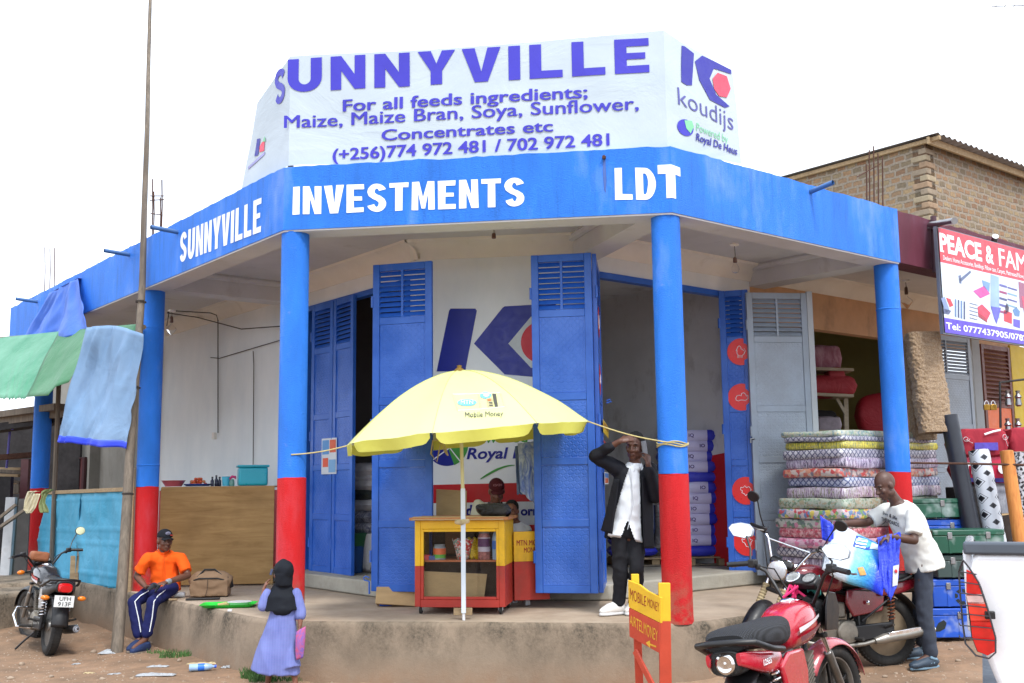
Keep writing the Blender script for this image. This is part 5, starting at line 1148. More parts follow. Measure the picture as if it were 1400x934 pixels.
# ---- signpost at the front
P_r0,P_l0 = aty(910,975,8.5),aty(876,975,8.8); P_r1,P_l1 = aty(908,797,8.5),aty(868,785,8.8)
sgn = thing('sign_post','small yellow and red painted board on two posts reading MOBILE MONEY AIRTEL MONEY','sign',V3(P_r0.xy,GZ))
def post2(p0,p1,w_,d_,zs,nm):
    a,b = MB(),MB(); twotone((a,b),p0,p1,w_,d_,zs,up=(1,0,0)); o = b.build(nm,M_sy,sgn,bevel=.003); a.build(nm+'_foot',M_sr,o,root=sgn,bevel=.003)
M_sy = mat('sign yellow brush paint',c(222,176,34),.6,var=.15,vs=5,dirt=.25,dcol=c(130,90,40)); M_sr = mat('sign red oxide paint',c(186,66,40),.65,var=.16,vs=5,dirt=.25,dcol=c(110,60,40))
post2(V3(P_r0.xy,-.7),P_r1,.05,.09,aty(908,849,8.5).z,'post'); post2(V3(P_l0.xy,-.7),P_l1,.05,.06,aty(868,835,8.8).z,'post')
s0_,s1_ = aty(861,793,8.78),aty(906,817,8.47); sn = V3((s1_-s0_).xy,0).cross(Vector((0,0,1))).normalized(); sn = sn if sn.y < 0 else -sn
sb = [s0_]+[atp(x,y,s0_,sn) for x,y in ((906,817),(906,894),(863,870))]; sm = [atp(x,y,s0_,sn) for x,y in ((862,830),(906,852))]
def slab(pts,m,nm):
    q = MB(); k = len(pts); q.add([p+sn*.02 for p in pts]+[p for p in pts],[tuple(range(k)),tuple(range(2*k-1,k-1,-1))]+[(i,k+i,k+(i+1) % k,(i+1) % k) for i in range(k)]); return q.build(nm,m,sgn,bevel=.003,smooth=False)
slab([sb[0],sb[0].lerp(sb[1],.35)+Vector((0,0,.012)),sb[0].lerp(sb[1],.6)-Vector((0,0,.004)),sb[1],sm[1],sm[0]],M_sy,'upper_board'); slab([sm[0]-Vector((0,0,.004)),sm[1]-Vector((0,0,.004)),sb[2],sb[3]],M_sr,'lower_board')
def hand(st,corners,m,jit,seed,par):
    q = MB(); vs_,fs_,wd_ = text_mesh(st,-.004,0,3); tl,tr_,br_,bl_ = corners
    q.add([tl.lerp(tr_,x/wd_).lerp(bl_.lerp(br_,x/wd_),1-y)+sn*.0225+Vector((0,0,jit*noise.noise((x*2.2,seed,0)))) for x,y in vs_],fs_); q.build('hand_lettering',m,par,smooth=False)
def S4(x0,y0,x1,y1,x2,y2,x3,y3): return [atp(x,y,sb[0],sn) for x,y in ((x0,y0),(x1,y1),(x2,y2),(x3,y3))]
hand('MOBILE',S4(864,804,886,815,886,829,864,819),M_signred,.012,1,sgn); hand('MONEY',S4(888,817,904,824,904,837,888,828),M_signred,.01,5,sgn)
hand('AIRTEL',S4(864,840,882,850,882,866,864,853),mat('sign yellow lettering',c(222,170,44),.6),.014,3,sgn); hand('MONEY',S4(883,850,902,861,902,877,883,866),mat('sign yellow lettering',c(222,170,44),.6),.014,8,sgn)
q = MB(); a,b = atp(890,880,sb[0],sn)+sn*.023,atp(900,884,sb[0],sn)+sn*.023; ax = (b-a).normalized(); up_ = Vector((0,0,1)); q.bar(a,b,.012,.001,up=sn) ; q.add([a-ax*.035,a+ax*.015+up_*.03,a+ax*.015-up_*.03],[(0,1,2)]); q.build('arrow',mat('sign yellow lettering',c(222,170,44),.6),sgn,smooth=False)
q = MB(); q.bar(aty(868,890,8.76),aty(899,950,8.5),.05,.02,up=sn); q.build('brace',M_sr,sgn,bevel=.003)
# ------------------------------------------------------------------ bedding shop next door
M_maroon = paint_plaster('maroon fascia paint',c(104,42,62),True,.3); M_orange = mat('orange wall paint',c(206,164,126),.7,var=.12,dirt=.2); M_olive = mat('olive yellow wall paint',c(150,140,84),.8,var=.15,vs=1.2)
bs_ = thing('bedding_shop','bedding shop with maroon fascia and grey steel doors right of the corner shop','shop',V3(cR+eR*6,0))
q = MB(); fasc(q,cRE+eR*.003,cRE+eR*7,HB,HT-.02,.26); q.build('fascia',M_maroon,bs_,sharp=50)
def slab4(name,pts,z0,h,m,par): q = MB(); q.prism([(p.x,p.y) for p in pts],h,z0=z0); return q.build(name,m,par)
slab4('ceiling',[cRE+nR*.26,cRE+eR*7+nR*.26,cRE+eR*7+nR*2.6,cRE+nR*2.6],HC2,.2,M_ceil,bs_)
slab4('veranda_floor',[cRE+eR*2.4-nR*.1,cRE+eR*7-nR*.1,cRE+eR*7+nR*6,cRE+eR*-.25+nR*6,cRE+eR*-.25+nR*2.1,cRE+eR*2.4+nR*2.1],-.7,.697,M_concf,bs_)
SW0,SW1 = 3.72,7.1
def wallN(name,spans,m,t=.15,o=OR):
    w_ = MB()
    for s0,s1,z0,z1 in spans:
        a,b = WR(s0,z0,o),WR(s1,z0,o); q_ = V3(nR*t,0); w_.add([a,b,b+q_,a+q_]+[v+Vector((0,0,z1-z0)) for v in (a,b,b+q_,a+q_)],[(3,2,1,0),(4,5,6,7),(0,1,5,4),(1,2,6,5),(2,3,7,6),(3,0,4,7)])
    return w_.build(name,m,bs_)
SL = onR(1160,456).z
wallN('lintel_wall',[(3.62,10.8,SL,HC2)],M_orange); wallN('wall',[(SW1,8.1,0,SL),(9.5,10.8,0,SL)],M_orange)
q = MB(); A,B = WR(3.62,HC2),WR(10.8,HC2); vs_ = [X - V3(nR*a_,0) + Vector((0,0,b_)) for X in (A,B) for a_,b_ in prof]; k = len(prof); q.add(vs_,[(j,(j+1) % k,k+(j+1) % k,k+j) for j in range(k)]); q.build('cove_moulding',M_cream,bs_)
q = MB(); q.bar(WR(3.56,1.9,5.6),WR(8,1.9,5.6),.1,4.2); q.build('back_wall',M_olive,bs_)
q = MB(); q.bar(WR(8.05,1.9,2.2),WR(8.05,1.9,5.6),.1,4.2); q.build('side_wall',M_olive,bs_)
slab4('shop_ceiling',[WR(3.5,0,2.15).xy,WR(8,0,2.15).xy,WR(8,0,5.6).xy,WR(3.5,0,5.6).xy],3.72,.1,M_in,bs_)
slab4('roof_slab',[cRE+nR*.27,cRE+eR*7+nR*.27,cRE+eR*7+nR*6,cRE+nR*6],HT-.2,.14,M_step,bs_)
# its grey steel doors
shop_keep = shop; shop = bs_
g0,g1 = atz(1019,398,3.52),atz(1101,399,3.52); dg1,l3g = door_leaf(g0,g1,.12,3.5,M_dgrey,M_treadg,8,(.17,.42,.6,.8))
q = MB(); h_ = g1.xy+(g1-g0).xy.normalized()*.04; q.bar(V3(h_,.1),V3(h_,3.52),.07,.06); q.build('door_frame',mat('grey frame enamel',c(172,178,182),.45,var=.1),bs_,bevel=.004)
a = l3g(.02,1.6,.04); q = MB(); q.tube([a,a+Vector((-.05,-.02,0)),a+Vector((-.05,-.02,-.05))],.012,8); q.build('bolt',M_steel,dg1,root=bs_); a = l3g(.98,1.62,.05); q = MB(); q.tube([a,a+Vector((.06,-.02,.02)),a+Vector((.1,-.02,0)),a+Vector((.06,-.02,-.02)),a],.008,8); q.build('pull_ring',M_wpl,dg1,root=bs_)
g2,g3 = onR(1255,438,OR-.25),onR(1323,446,OR-.35); dg2,l3h = door_leaf(g2,g3,.12,3.35,M_dgrey,M_treadg,10,(.19,.42,.62,.8))
q = MB(); a = onR(1331,450,OR-.3); q.bar(V3(a.xy,.1),V3(a.xy,3.4),.12,.06); q.build('door_frame',mat('grey frame enamel',c(172,178,182),.45,var=.1),bs_,bevel=.004)
g4,g5 = onR(1338,455,OR-.12),onR(1378,470,OR-.12); dg3,l3i = door_leaf(g4,g5,.12,3.35,mat('brown shutter enamel',c(104,56,44),.5),mat('orange shutter panel',c(214,104,50),.5,var=.15),12,(.3,.45,.6,.8),False)
shop = shop_keep
q = MB(); a,b = onR(1379,470,OR-.1),onR(1470,490,OR-.1); q.bar(V3(a.xy,1.7),V3(b.xy,1.7),.04,3.4); q.build('yellow_wall_panel',mat('bright yellow wall',c(206,178,40),.6,var=.12),bs_)
q = MB(); q.tube([onR(1276,296,-.04),onR(1279,372,-.04)],.035,10); q.build('downpipe',mat('maroon pipe',c(70,40,50),.6),bs_)
for (x0,y0,x1,y1) in ((1276,307,1305,302),(1365,345,1361,323)):
    a,b = onR(x0,y0,-.02),onR(x1,y1,-.5 if x0 < 1300 else -.1); q = MB(); q.tube([a+V3(nR*.1,0),b],.04,14); q.build('drain_spout',M_steel,bs_)
# interior: shelf with bedding
Yi = 15.2
sh_ = thing('shelf','pale timber shelf rack with bedding inside the grey doored shop','shelf',aty(1140,640,Yi))
M_pale = wood('pale shelf timber',c(150,140,120),c(186,176,154))
q = MB(); q.bar(aty(1092,540,Yi),aty(1160,543,Yi),.5,.04); q.build('shelf_board',M_pale,sh_); q = MB(); q.bar(aty(1156,543,Yi),aty(1158,640,Yi),.06,.06); q.build('upright',M_pale,sh_); q = MB(); q.bar(aty(1144,545,Yi-.05),aty(1156,566,Yi-.05),.04,.04); q.build('brace',M_pale,sh_)
q = MB(); q.bar(aty(1092,590,Yi),aty(1160,592,Yi),.5,.04); q.build('shelf_board',M_pale,sh_); q = MB(); q.bar(aty(1094,506,Yi),aty(1160,508,Yi),.5,.04); q.build('shelf_board',M_pale,sh_)
def soft(name,label,cat,px0,px1,Y,d,m,grp=None,p=6,rot=0.):
    a,b = aty(px0[0],px1[1],Y),aty(px1[0],px0[1],Y); cc = (a+b)/2+Vector((0,d/2,0)); q = MB(); pillow(q,cc,((b.x-a.x),d,(b.z-a.z)*1.15),Matrix.Rotation(rot,3,'Z'),None,p,14,px0[0]*.1); return tag(q.build(name,[m] if not isinstance(m,list) else m,weld=True),label,cat,grp)
M_pinkb = batik('pink blanket bag',c(150,84,108),c(200,160,176),6); M_redb = cloth_mat('dark red cloth',c(160,22,40),.6,4)
soft('blanket_pack','pink printed blanket pack on the shop shelf','blanket',(1104,474),(1152,505),Yi-.1,.4,M_pinkb,None,10)
soft('red_bedding','dark red bedding bundle spilling over the shop shelf','bedding',(1106,514),(1174,540),Yi-.25,.5,M_redb); soft('red_bedding','small red bundle topping the dark red bedding','bedding',(1134,503),(1156,522),Yi-.2,.3,M_redb)
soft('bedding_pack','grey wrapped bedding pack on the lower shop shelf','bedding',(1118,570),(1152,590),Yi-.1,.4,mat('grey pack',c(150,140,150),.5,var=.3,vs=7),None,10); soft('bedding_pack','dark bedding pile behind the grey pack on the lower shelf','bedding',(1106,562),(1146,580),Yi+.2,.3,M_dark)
mb_ = thing('meter_box','dark electricity meter above a pale box on the olive back wall','meter',aty(1176,560,17.6)); q = MB(); a = aty(1176,556,17.4); q.box(a,(.15,.1,.2)); q.build('meter',mat('meter glass',c(60,70,80),.3),mb_,bevel=.01); q = MB(); a = aty(1174,578,17.4); q.box(a,(.16,.08,.18)); q.build('fuse_box',mat('pale fuse box',c(168,160,140),.6),mb_,bevel=.01)
soft('red_cushion','large round red cushion with a white lower band inside the bedding shop','cushion',(1176,541),(1236,594),Yi+.5,.3,M_redb,None,3)
# ---- mattresses
def pat(name,kind,cols,bg_):
    m,nt,b = newmat(name); b.inputs['Roughness'].default_value = .3; b.inputs['Specular IOR Level'].default_value = .5
    v = co(nt,(1,1,1)); u = N(nt,'ShaderNodeUVMap').outputs[0]
    if kind == 'diamond':
        mp = N(nt,'ShaderNodeMapping'); mp.inputs['Rotation'].default_value = (0,0,.785); mp.inputs['Scale'].default_value = (19,19,1); nt.links.new(u,mp.inputs[0]); ck = N(nt,'ShaderNodeTexBrick'); ck.offset = 0
        ck.inputs['Color1'].default_value = cols[0]; ck.inputs['Color2'].default_value = bg_; ck.inputs['Mortar'].default_value = cols[1]; ck.inputs['Scale'].default_value = 1; ck.inputs['Mortar Size'].default_value = .14; ck.inputs['Brick Width'].default_value = 1; ck.inputs['Row Height'].default_value = 1; nt.links.new(mp.outputs[0],ck.inputs[0]); o = ck.outputs[0]
    elif kind == 'stripe':
        mp = N(nt,'ShaderNodeMapping'); mp.inputs['Scale'].default_value = (1,.12,1); nt.links.new(u,mp.inputs[0]); n = noi(nt,mp.outputs[0],40,2,.5,.4); r_ = N(nt,'ShaderNodeValToRGB'); r_.color_ramp.interpolation = 'CONSTANT'; e = r_.color_ramp.elements
        st_ = [(0,bg_),(.44,cols[0]),(.5,bg_),(.55,cols[1]),(.62,bg_)]
        while len(e) < len(st_): e.new(.5)
        for x,(p,cc) in zip(e,st_): x.position = p; x.color = cc
        nt.links.new(n,r_.inputs[0]); o = r_.outputs[0]
    else:
        vo = N(nt,'ShaderNodeTexVoronoi'); vo.inputs['Scale'].default_value = 26 if kind == 'blob' else 44; nt.links.new(u,vo.inputs[0]); s_ = N(nt,'ShaderNodeSeparateColor'); nt.links.new(vo.outputs['Color'],s_.inputs[0]); r_ = N(nt,'ShaderNodeValToRGB'); r_.color_ramp.interpolation = 'CONSTANT'; e = r_.color_ramp.elements; al = [bg_]+list(cols)+[bg_]
        while len(e) < len(al): e.new(.5)
        for i,cc in enumerate(al): e[i].position = i/len(al); e[i].color = cc
        nt.links.new(s_.outputs[0],r_.inputs[0]); o = r_.outputs[0]
    # clear plastic wrap: its streaky pale sheen is painted into the print colour
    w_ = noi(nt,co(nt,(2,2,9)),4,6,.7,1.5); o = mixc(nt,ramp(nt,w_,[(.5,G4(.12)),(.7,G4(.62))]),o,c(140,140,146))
    nt.links.new(o,b.inputs['Base Color']); b.inputs['Coat Weight'].default_value = .6; b.inputs['Coat Roughness'].default_value = .15; bump(nt,b,w_,.5,.02); return m
W_ = c(206,206,212)
PM = [pat('pale green mattress print','dot',[c(150,180,150),c(190,190,160),c(120,150,160)],c(190,196,184)),pat('grey band mattress print','diamond',[c(176,178,186),c(90,90,120)],W_),pat('yellow mattress print','stripe',[c(120,130,60),c(180,160,40)],c(226,214,60)),
      pat('slate diamond mattress print','diamond',[W_,c(74,74,104)],c(176,172,184)),pat('violet stripe mattress print','stripe',[c(120,90,130),c(70,56,90)],c(206,196,214)),pat('red floral mattress print','blob',[c(196,60,52),c(214,150,120),c(120,110,120),c(200,100,80)],c(206,190,180)),
      pat('blue lattice mattress print','diamond',[c(200,206,220),c(60,78,130)],c(170,180,206)),pat('plum leaf mattress print','stripe',[c(110,76,110),c(120,120,84)],c(204,192,206)),pat('green medallion mattress print','dot',[c(104,130,100),c(160,150,120),c(150,170,150)],c(170,178,160)),
      pat('multicolour mattress print','blob',[c(196,60,70),c(110,160,90),c(210,190,80),c(90,130,180)],c(204,190,190)),pat('green pink mattress print','blob',[c(110,140,110),c(200,120,150),c(90,110,100)],c(190,190,180)),pat('crimson mattress print','dot',[c(180,50,70),c(150,60,70),c(210,160,160)],c(190,110,120)),pat('pink mattress print','blob',[c(210,110,150),c(200,160,180),c(160,70,110)],c(206,170,186))]
MO = .36; mc = onR(1153,650,MO); ys_ = [587,595.5,602.5,613,626,640,652.5,666,681.5,696.5,710.5,724,738,752,766,779,792]
lab = ['topmost pale green','thin grey patterned','bright yellow','slate diamond patterned','violet striped','red floral','blue lattice patterned','plum patterned','wide green medallion','multicoloured','green and pink','crimson','pink','lower slate','lower violet','lowest blue']
zs_ = [aty(1153,y,mc.y).z for y in ys_]
rr = random.Random(21)
def uvbox(o):
    uv = o.data.uv_layers.new(name='UVMap'); me = o.data; a,b = V3(eR,0),V3(nR,0)
    for p in me.polygons:
        n = p.normal; ax = a if abs(n.dot(b)) > .6 else b
        for li in p.loop_indices:
            co_ = me.vertices[me.loops[li].vertex_index].co
            uv.data[li].uv = (co_.dot(ax),co_.z) if abs(n.z) < .8 else (co_.dot(a),co_.dot(b))
for i in range(16):
    z1,z0 = zs_[i],zs_[i+1]; wide = i >= 8; lx,ly = (2.0,.8+.1*wide); h = z0-z1; h = abs(h)
    d_ = Vector((rr.uniform(-.035,.035),rr.uniform(-.035,.03),0)); base = mc+V3(eR*(lx/2-.03*wide),0)+V3(nR*(ly/2),0)+d_; base.z = (z0+z1)/2
    q = MB(); R = Matrix((V3(eR,0),V3(nR,0),Vector((0,0,1)))).transposed() @ Matrix.Rotation(rr.uniform(-.015,.015),3,'Z'); n_ = 24
    pts = []; 
    def rr_(t):     # rounded rectangle outline
        P = []; r_ = .06
        for (sx,sy,a0) in ((1,1,0),(-1,1,90),(-1,-1,180),(1,-1,270)):
            for k in range(4): a = math.radians(a0+30*k); P.append((sx*(lx/2-r_)+r_*math.cos(a),sy*(ly/2-r_)+r_*math.sin(a)))
        O = []
        for j in range(len(P)):
            A_,B_ = Vector(P[j]),Vector(P[(j+1) % len(P)]); m_ = max(1,int((B_-A_).length/.1)); O += [A_.lerp(B_,k/m_) for k in range(m_)]
        return O
    O = rr_(0); m_ = len(O); vs_ = []
    for zf,sc_ in ((-.5,.985),(-.42,.997),(-.2,1.004),(0,1.006),(.2,1.004),(.42,.997),(.5,.985)):
        for P in O:
            w_ = .012*noise.noise((P.x*3,P.y*3+i,zf*3)); s2 = sc_+w_*.4; vs_.append(base+R @ Vector((P.x*s2,P.y*s2,zf*h*.97+.02*noise.noise((P.x*2.5,P.y*2.5,i)))))
    fs_ = [(a*m_+j,a*m_+(j+1) % m_,(a+1)*m_+(j+1) % m_,(a+1)*m_+j) for a in range(6) for j in range(m_)]+[tuple(range(m_-1,-1,-1)),tuple(range(6*m_,7*m_))]
    q.add(vs_,fs_); o = q.build('mattress',PM[min(i,12)] if i < 13 else PM[(3,4,6)[i-13]],sharp=55); uvbox(o)
    tag(o,'%s mattress in the plastic wrapped stack behind the far right column' % lab[i],'mattress','stacked mattresses')
q = MB(); a = mc+V3(eR*1+nR*.5,0); q.bar(V3((mc+V3(eR*.05+nR*.5,0)).xy,zs_[-1]/2),V3((mc+V3(eR*1.95+nR*.5,0)).xy,zs_[-1]/2),.8,zs_[-1]-.004); tag(q.build('mattress_plinth',M_woodg),'low grey timber plinth under the mattress stack','plinth')
# ---- metal trunks
def trunk_mat(name,col):
    m,nt,b = newmat(name); n = noi(nt,co(nt),3.2,4,.5); o = ramp(nt,n,[(.3,scl(col,.75)),(.7,scl(col,1.15))]); s = noi(nt,co(nt),4.5,3,.45); o = mixc(nt,ramp(nt,s,[(.56,G4(0)),(.75,G4(.7))]),o,c(190,200,200))
    nt.links.new(o,b.inputs['Base Color']); b.inputs['Roughness'].default_value = .35; b.inputs['Metallic'].default_value = .0; return m
M_tg,M_tb,M_tk = trunk_mat('green trunk enamel',c(24,82,62)),trunk_mat('blue trunk enamel',c(30,84,190)),trunk_mat('charcoal trunk enamel',c(60,78,76))
def trunk(label,px0,px1,Y,d,m,motif,rot=.06):
    a,b = aty(px0[0],px1[1],Y),aty(px1[0],px0[1],Y); w_,h = b.x-a.x,b.z-a.z; o = thing('metal_trunk',label,'trunk',(a.x+w_/2,Y+d/2,a.z),rot,'painted metal trunks'); 
    M0 = Matrix.Translation((a.x+w_/2,Y+d/2,a.z)) @ Matrix.Rotation(rot,4,'Z')
    q = MB(M0); q.box((0,0,h*.37),(w_,d,h*.73)); q.build('body',m,o,bevel=.008); q = MB(M0); q.box((0,0,h*.855),(w_+.012,d+.012,h*.24)); q.build('lid',m,o,bevel=.012,seg=3)
    for x in (-w_*.27,w_*.27):
        q = MB(M0); q.box((x,-d/2-.008,h*.74),(.05,.012,.07)); q.build('hasp',M_steel,o,bevel=.003); q = MB(M0); q.box((x,-d/2-.003,h*.36),(.03,.005,h*.7)); q.build('strap',m,o)
    q = MB(M0)
    for s_ in (-1,1): q.tube([(s_*(w_/2+.004),-.07,h*.45),(s_*(w_/2+.03),-.06,h*.4),(s_*(w_/2+.03),.06,h*.4),(s_*(w_/2+.004),.07,h*.45)],.006,6)
    q.build('handle',M_steel,o)
    q = MB(M0)
    if motif == 'leaf':
        q.prism([(-.1,-.07),(-.02,-.07),(.06,-.03),(.09,.05),(.05,.09),(-.03,.05),(-.06,.0)],.001,frame((.0,-d/2-.002,h*.38),(1,0,0),(0,0,1)) @ Matrix.Scale(.75,4)); 
    elif motif == 'wheel':
        for k in range(7): q.prism([(.085*math.cos(t),.085*math.sin(t)) for t in (k*.9,k*.9+.62)]+[(.05*math.cos(t),.05*math.sin(t)) for t in (k*.9+.62,k*.9)],.001,frame((-.05,-d/2-.002,h*.36),(1,0,0),(0,0,1)))
    if motif: q.build('stencil',mat('stencil black',c(22,34,34),.5),o,smooth=False)
    return o
YT = 12.1
trunk('upper green metal trunk behind the man in the white shirt',(1205,681),(1311,709),YT+.1,.45,M_tg,None,.1)
trunk('blue metal trunk between the two green ones',(1245,709.5),(1316,745),YT+.15,.45,M_tb,None,.1)
trunk('lower green metal trunk with a stencilled leaf shape',(1275,723),(1372,757),YT-.5,.42,M_tg,'leaf',.05)
trunk('charcoal metal trunk with a stencilled wheel',(1281,757.5),(1372,790),YT-.46,.42,M_tk,'wheel',.04)
trunk('blue metal trunk under the charcoal one',(1276,790.5),(1366,830),YT-.44,.42,M_tb,'wheel',.02)
trunk('lowest blue metal trunk standing on the dirt',(1236,830.5),(1334,873),YT-.45,.45,M_tb,'leaf',.02)
trunk('blue metal trunk lying behind the legs of the man',(1228,745.5),(1280,790),YT+.12,.42,M_tb,None,.05); trunk('blue metal trunk low behind the maroon motorbike',(1222,790.5),(1274,829),YT+.1,.42,M_tb,None,.05)
# ---- carpet, rolls and bundles
def shag():
    m,nt,b = newmat('shaggy tan carpet'); n = noi(nt,co(nt),60,6,.8); o = ramp(nt,n,[(.3,c(120,94,64)),(.5,c(168,138,102)),(.75,c(206,178,140))]); nt.links.new(o,b.inputs['Base Color']); b.inputs['Roughness'].default_value = 1; b.inputs['Sheen Weight'].default_value = .4; bump(nt,b,n,1.,.03); return m
M_shag = shag(); ca = thing('rolled_carpet','tan shaggy carpet folded and hung beside the far right column','carpet',aty(1270,600,12.5))
def carpet_roll(p0,p1,w_,d,name):
    q = MB(); n_ = 60; ax = (p1-p0); L_ = ax.length; ax.normalize(); x_ = Vector((1,.25,0)); x_ = (x_-ax*x_.dot(ax)).normalized(); y_ = ax.cross(x_)
    def f(u,v):
        t = u*2*math.pi; e = .55; cx_,sy_ = math.copysign(abs(math.cos(t))**e,math.cos(t)),math.copysign(abs(math.sin(t))**e,math.sin(t)); p = p0+ax*L_*v+x_*w_/2*cx_+y_*d/2*sy_; nn = (x_*cx_+y_*sy_).normalized(); return p+nn*(.014*noise.noise(p*38)+.012*noise.noise(p*16)+.012*noise.noise(p*4))
    q.grid(f,120,150); q.build(name,M_shag,ca,sharp=180)
    return x_,y_
x_,y_ = carpet_roll(aty(1260,456,12.45),aty(1279,592,12.35),.41,.2,'outer_fold'); carpet_roll(aty(1247,462,12.7),aty(1264,602,12.65),.3,.16,'inner_fold')
q = MB(); b_ = aty(1279,590,12.35); q.tube([b_+x_*.16*math.cos(t)*(1-t/30)+y_*.07*math.sin(t)*(1-t/30) for t in np.linspace(0,15,60)],.012,6); q.build('roll_end',mat('carpet backing',c(116,86,58),.9,var=.2),ca)
q = MB(); q.box(aty(1262,456,12.5)+Vector((0,0,.0)),(.34,.16,.03)); q.build('top_end',M_shag,ca,bevel=.01)
def roll(label,p0,p1,r_,m,capm=None,name='carpet_roll'):
    o = thing(name,label,'roll',p1,0,'floor covering rolls'); q = MB(); q.tube([p0,p1],r_,28); ob = q.build('roll_body',m,o,sharp=60); q = MB(); d = (p0-p1).normalized(); q.tube([p0+d*.001,p0+d*.003],[r_*.93,r_*.9],24); q.build('roll_end',capm or M_card,o); return ob,o
bx_ = lambda x,Y: aty(x,770,Y)
roll('black floor covering roll leaning beside the tan carpet',aty(1297,568,12.35),aty(1335,760,12.2),.1,mat('black vinyl roll',c(34,38,48),.4,var=.15),mat('pale roll core',c(150,146,140),.7),'vinyl_roll')
def lattice():
    m,nt,b = newmat('black and white lattice vinyl'); u = N(nt,'ShaderNodeUVMap'); sp_ = N(nt,'ShaderNodeSeparateXYZ'); nt.links.new(u.outputs[0],sp_.inputs[0])
    def ping(s,k,ph=0.):
        a = N(nt,'ShaderNodeMath',operation='MULTIPLY_ADD'); a.inputs[1].default_value = k; a.inputs[2].default_value = ph; nt.links.new(s,a.inputs[0]); p = N(nt,'ShaderNodeMath',operation='PINGPONG'); p.inputs[1].default_value = .5; nt.links.new(a.outputs[0],p.inputs[0]); return p.outputs[0]
    a,b2 = ping(sp_.outputs[0],3),ping(sp_.outputs[1],6.5); ad = N(nt,'ShaderNodeMath',operation='ADD'); nt.links.new(a,ad.inputs[0]); nt.links.new(b2,ad.inputs[1])
    o = ramp(nt,ad.outputs[0],[(.0,c(30,32,40)),(.2,c(30,32,40)),(.22,c(206,212,220)),(.3,c(206,212,220)),(.31,c(60,64,76)),(.34,c(60,64,76)),(.35,c(206,212,220)),(.8,c(206,212,220)),(.82,c(40,42,50))])
    nt.links.new(o,b.inputs['Base Color']); b.inputs['Roughness'].default_value = .3; return m
ob,o = roll('white lattice patterned vinyl roll between the black and the wood coloured rolls',aty(1338,616,12.35),aty(1365,760,12.2),.115,lattice(),None,'vinyl_roll')
uv = ob.data.uv_layers.new(name='UVMap')
for p in ob.data.polygons:
    if len(p.vertices) == 4:
        for li,(uu,vv) in zip(p.loop_indices,((p.index/28,0),((p.index+1)/28,0),((p.index+1)/28,1),(p.index/28,1))): uv.data[li].uv = (uu,vv)
roll('wood coloured vinyl roll nearest the pickup',aty(1376,617,12.0),aty(1402,790,11.8),.072,wood('orange wood vinyl',c(176,104,46),c(214,146,74),(14,14,1.2),2),None,'vinyl_roll')
q = MB(); a,b = aty(1326,660,12.28),aty(1352,658,12.22); roll('dark brown roll end low behind the wood coloured roll',aty(1366,704,12.6),aty(1384,800,12.6),.16,mat('dark brown roll',c(46,36,32),.8,var=.2),None,'vinyl_roll'); roll('black and white speckled roll at the right edge',aty(1396,618,12.5),aty(1408,800,12.5),.11,pile_mat('speckled vinyl',[c(30,30,34),c(200,204,208),c(60,60,66),c(190,190,196)],40),None,'vinyl_roll')
M_blk = batik('red swirl blanket',c(140,24,44),c(170,44,60),5); Yb = 12.9
def wrapped(label,px0,px1,Y,d,m,name='blanket_pack'): return soft(name,label,'blanket',px0,px1,Y,d,m,'wrapped blankets',12)
o = wrapped('dark red wrapped blanket with white swirls and a violet label',(1312,588),(1381,622),Yb,.5,M_blk); w2 = wrapped('dark red wrapped blanket at the right edge of the row',(1383,586),(1450,622),Yb,.5,M_blk)
def swirl(par,pts,Y,m=M_white,r_=.006): q = MB(); q.tube([aty(x,y,Y) for x,y in pts],r_,6,flat=.4); q.build('swirl_print',m,par,smooth=False)
swirl(o,[(1321+5*math.cos(t)*(1-t/12),600+4*math.sin(t)*(1-t/12)) for t in np.linspace(0,8,20)]+[(1330,606)],Yb-.01); swirl(o,[(1374+4*math.cos(t)*(1-t/12),597+5*math.sin(t)*(1-t/12)) for t in np.linspace(0,8,20)]+[(1378,610)],Yb-.01); swirl(o,[(1346,594),(1358,590),(1368,588)],Yb-.01,M_white,.012)
q = MB(); a,b = aty(1333,616,Yb-.02),aty(1364,605,Yb-.02); q.box((a+b)/2,(b.x-a.x,.01,b.z-a.z)); q.build('paper_label',mat('violet label',c(84,70,176),.5,var=.3,vs=18),o)
o = wrapped('magenta and navy blanket bag with big white letters',(1314,624),(1440,658),Yb+.05,.5,mat('magenta bag',c(190,26,66),.4,var=.1))
for st_,x in (('n',1320),('e',1365)):
    a = aty(x,648,Yb+.03); q = MB(); put_text(q,st_,frame(a,(1,0,0),(0,0,1)),width=.12,height=.2 if st_ == 'n' else .19,offset=.04); q.build('bag_lettering',M_white,o,smooth=False)
q = MB(); q.bar(aty(1313,656,Yb+.03),aty(1400,657,Yb+.03),.01,.05); q.bar(aty(1390,625,Yb+.03),aty(1391,656,Yb+.03),.05,.01); q.build('bag_trim',mat('navy bag trim',c(34,34,110),.4),o)
soft('rug_pack','pale grey quilted rug pack with a purple edge behind the lattice roll','rug',(1338,659),(1430,712),Yb+.1,.4,batik('grey quilt',c(130,134,146),c(170,174,184),14),None,12)
q = MB(); q.bar(aty(1342,660,Yb+.08),aty(1342,690,Yb+.08),.07,.01); tag(q.build('purple_strip',mat('purple strip',c(72,44,140),.5)),'purple printed strip at the edge of the grey rug pack','strip')
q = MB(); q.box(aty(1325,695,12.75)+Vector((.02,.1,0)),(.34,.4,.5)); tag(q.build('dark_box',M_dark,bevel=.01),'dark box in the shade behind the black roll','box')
q = MB(); q.box(aty(1400,790,13.2)+Vector((0,.3,0)),(1.9,.6,1.5)); tag(q.build('display_table',M_dark),'dark covered table carrying the blankets at the right edge','table')
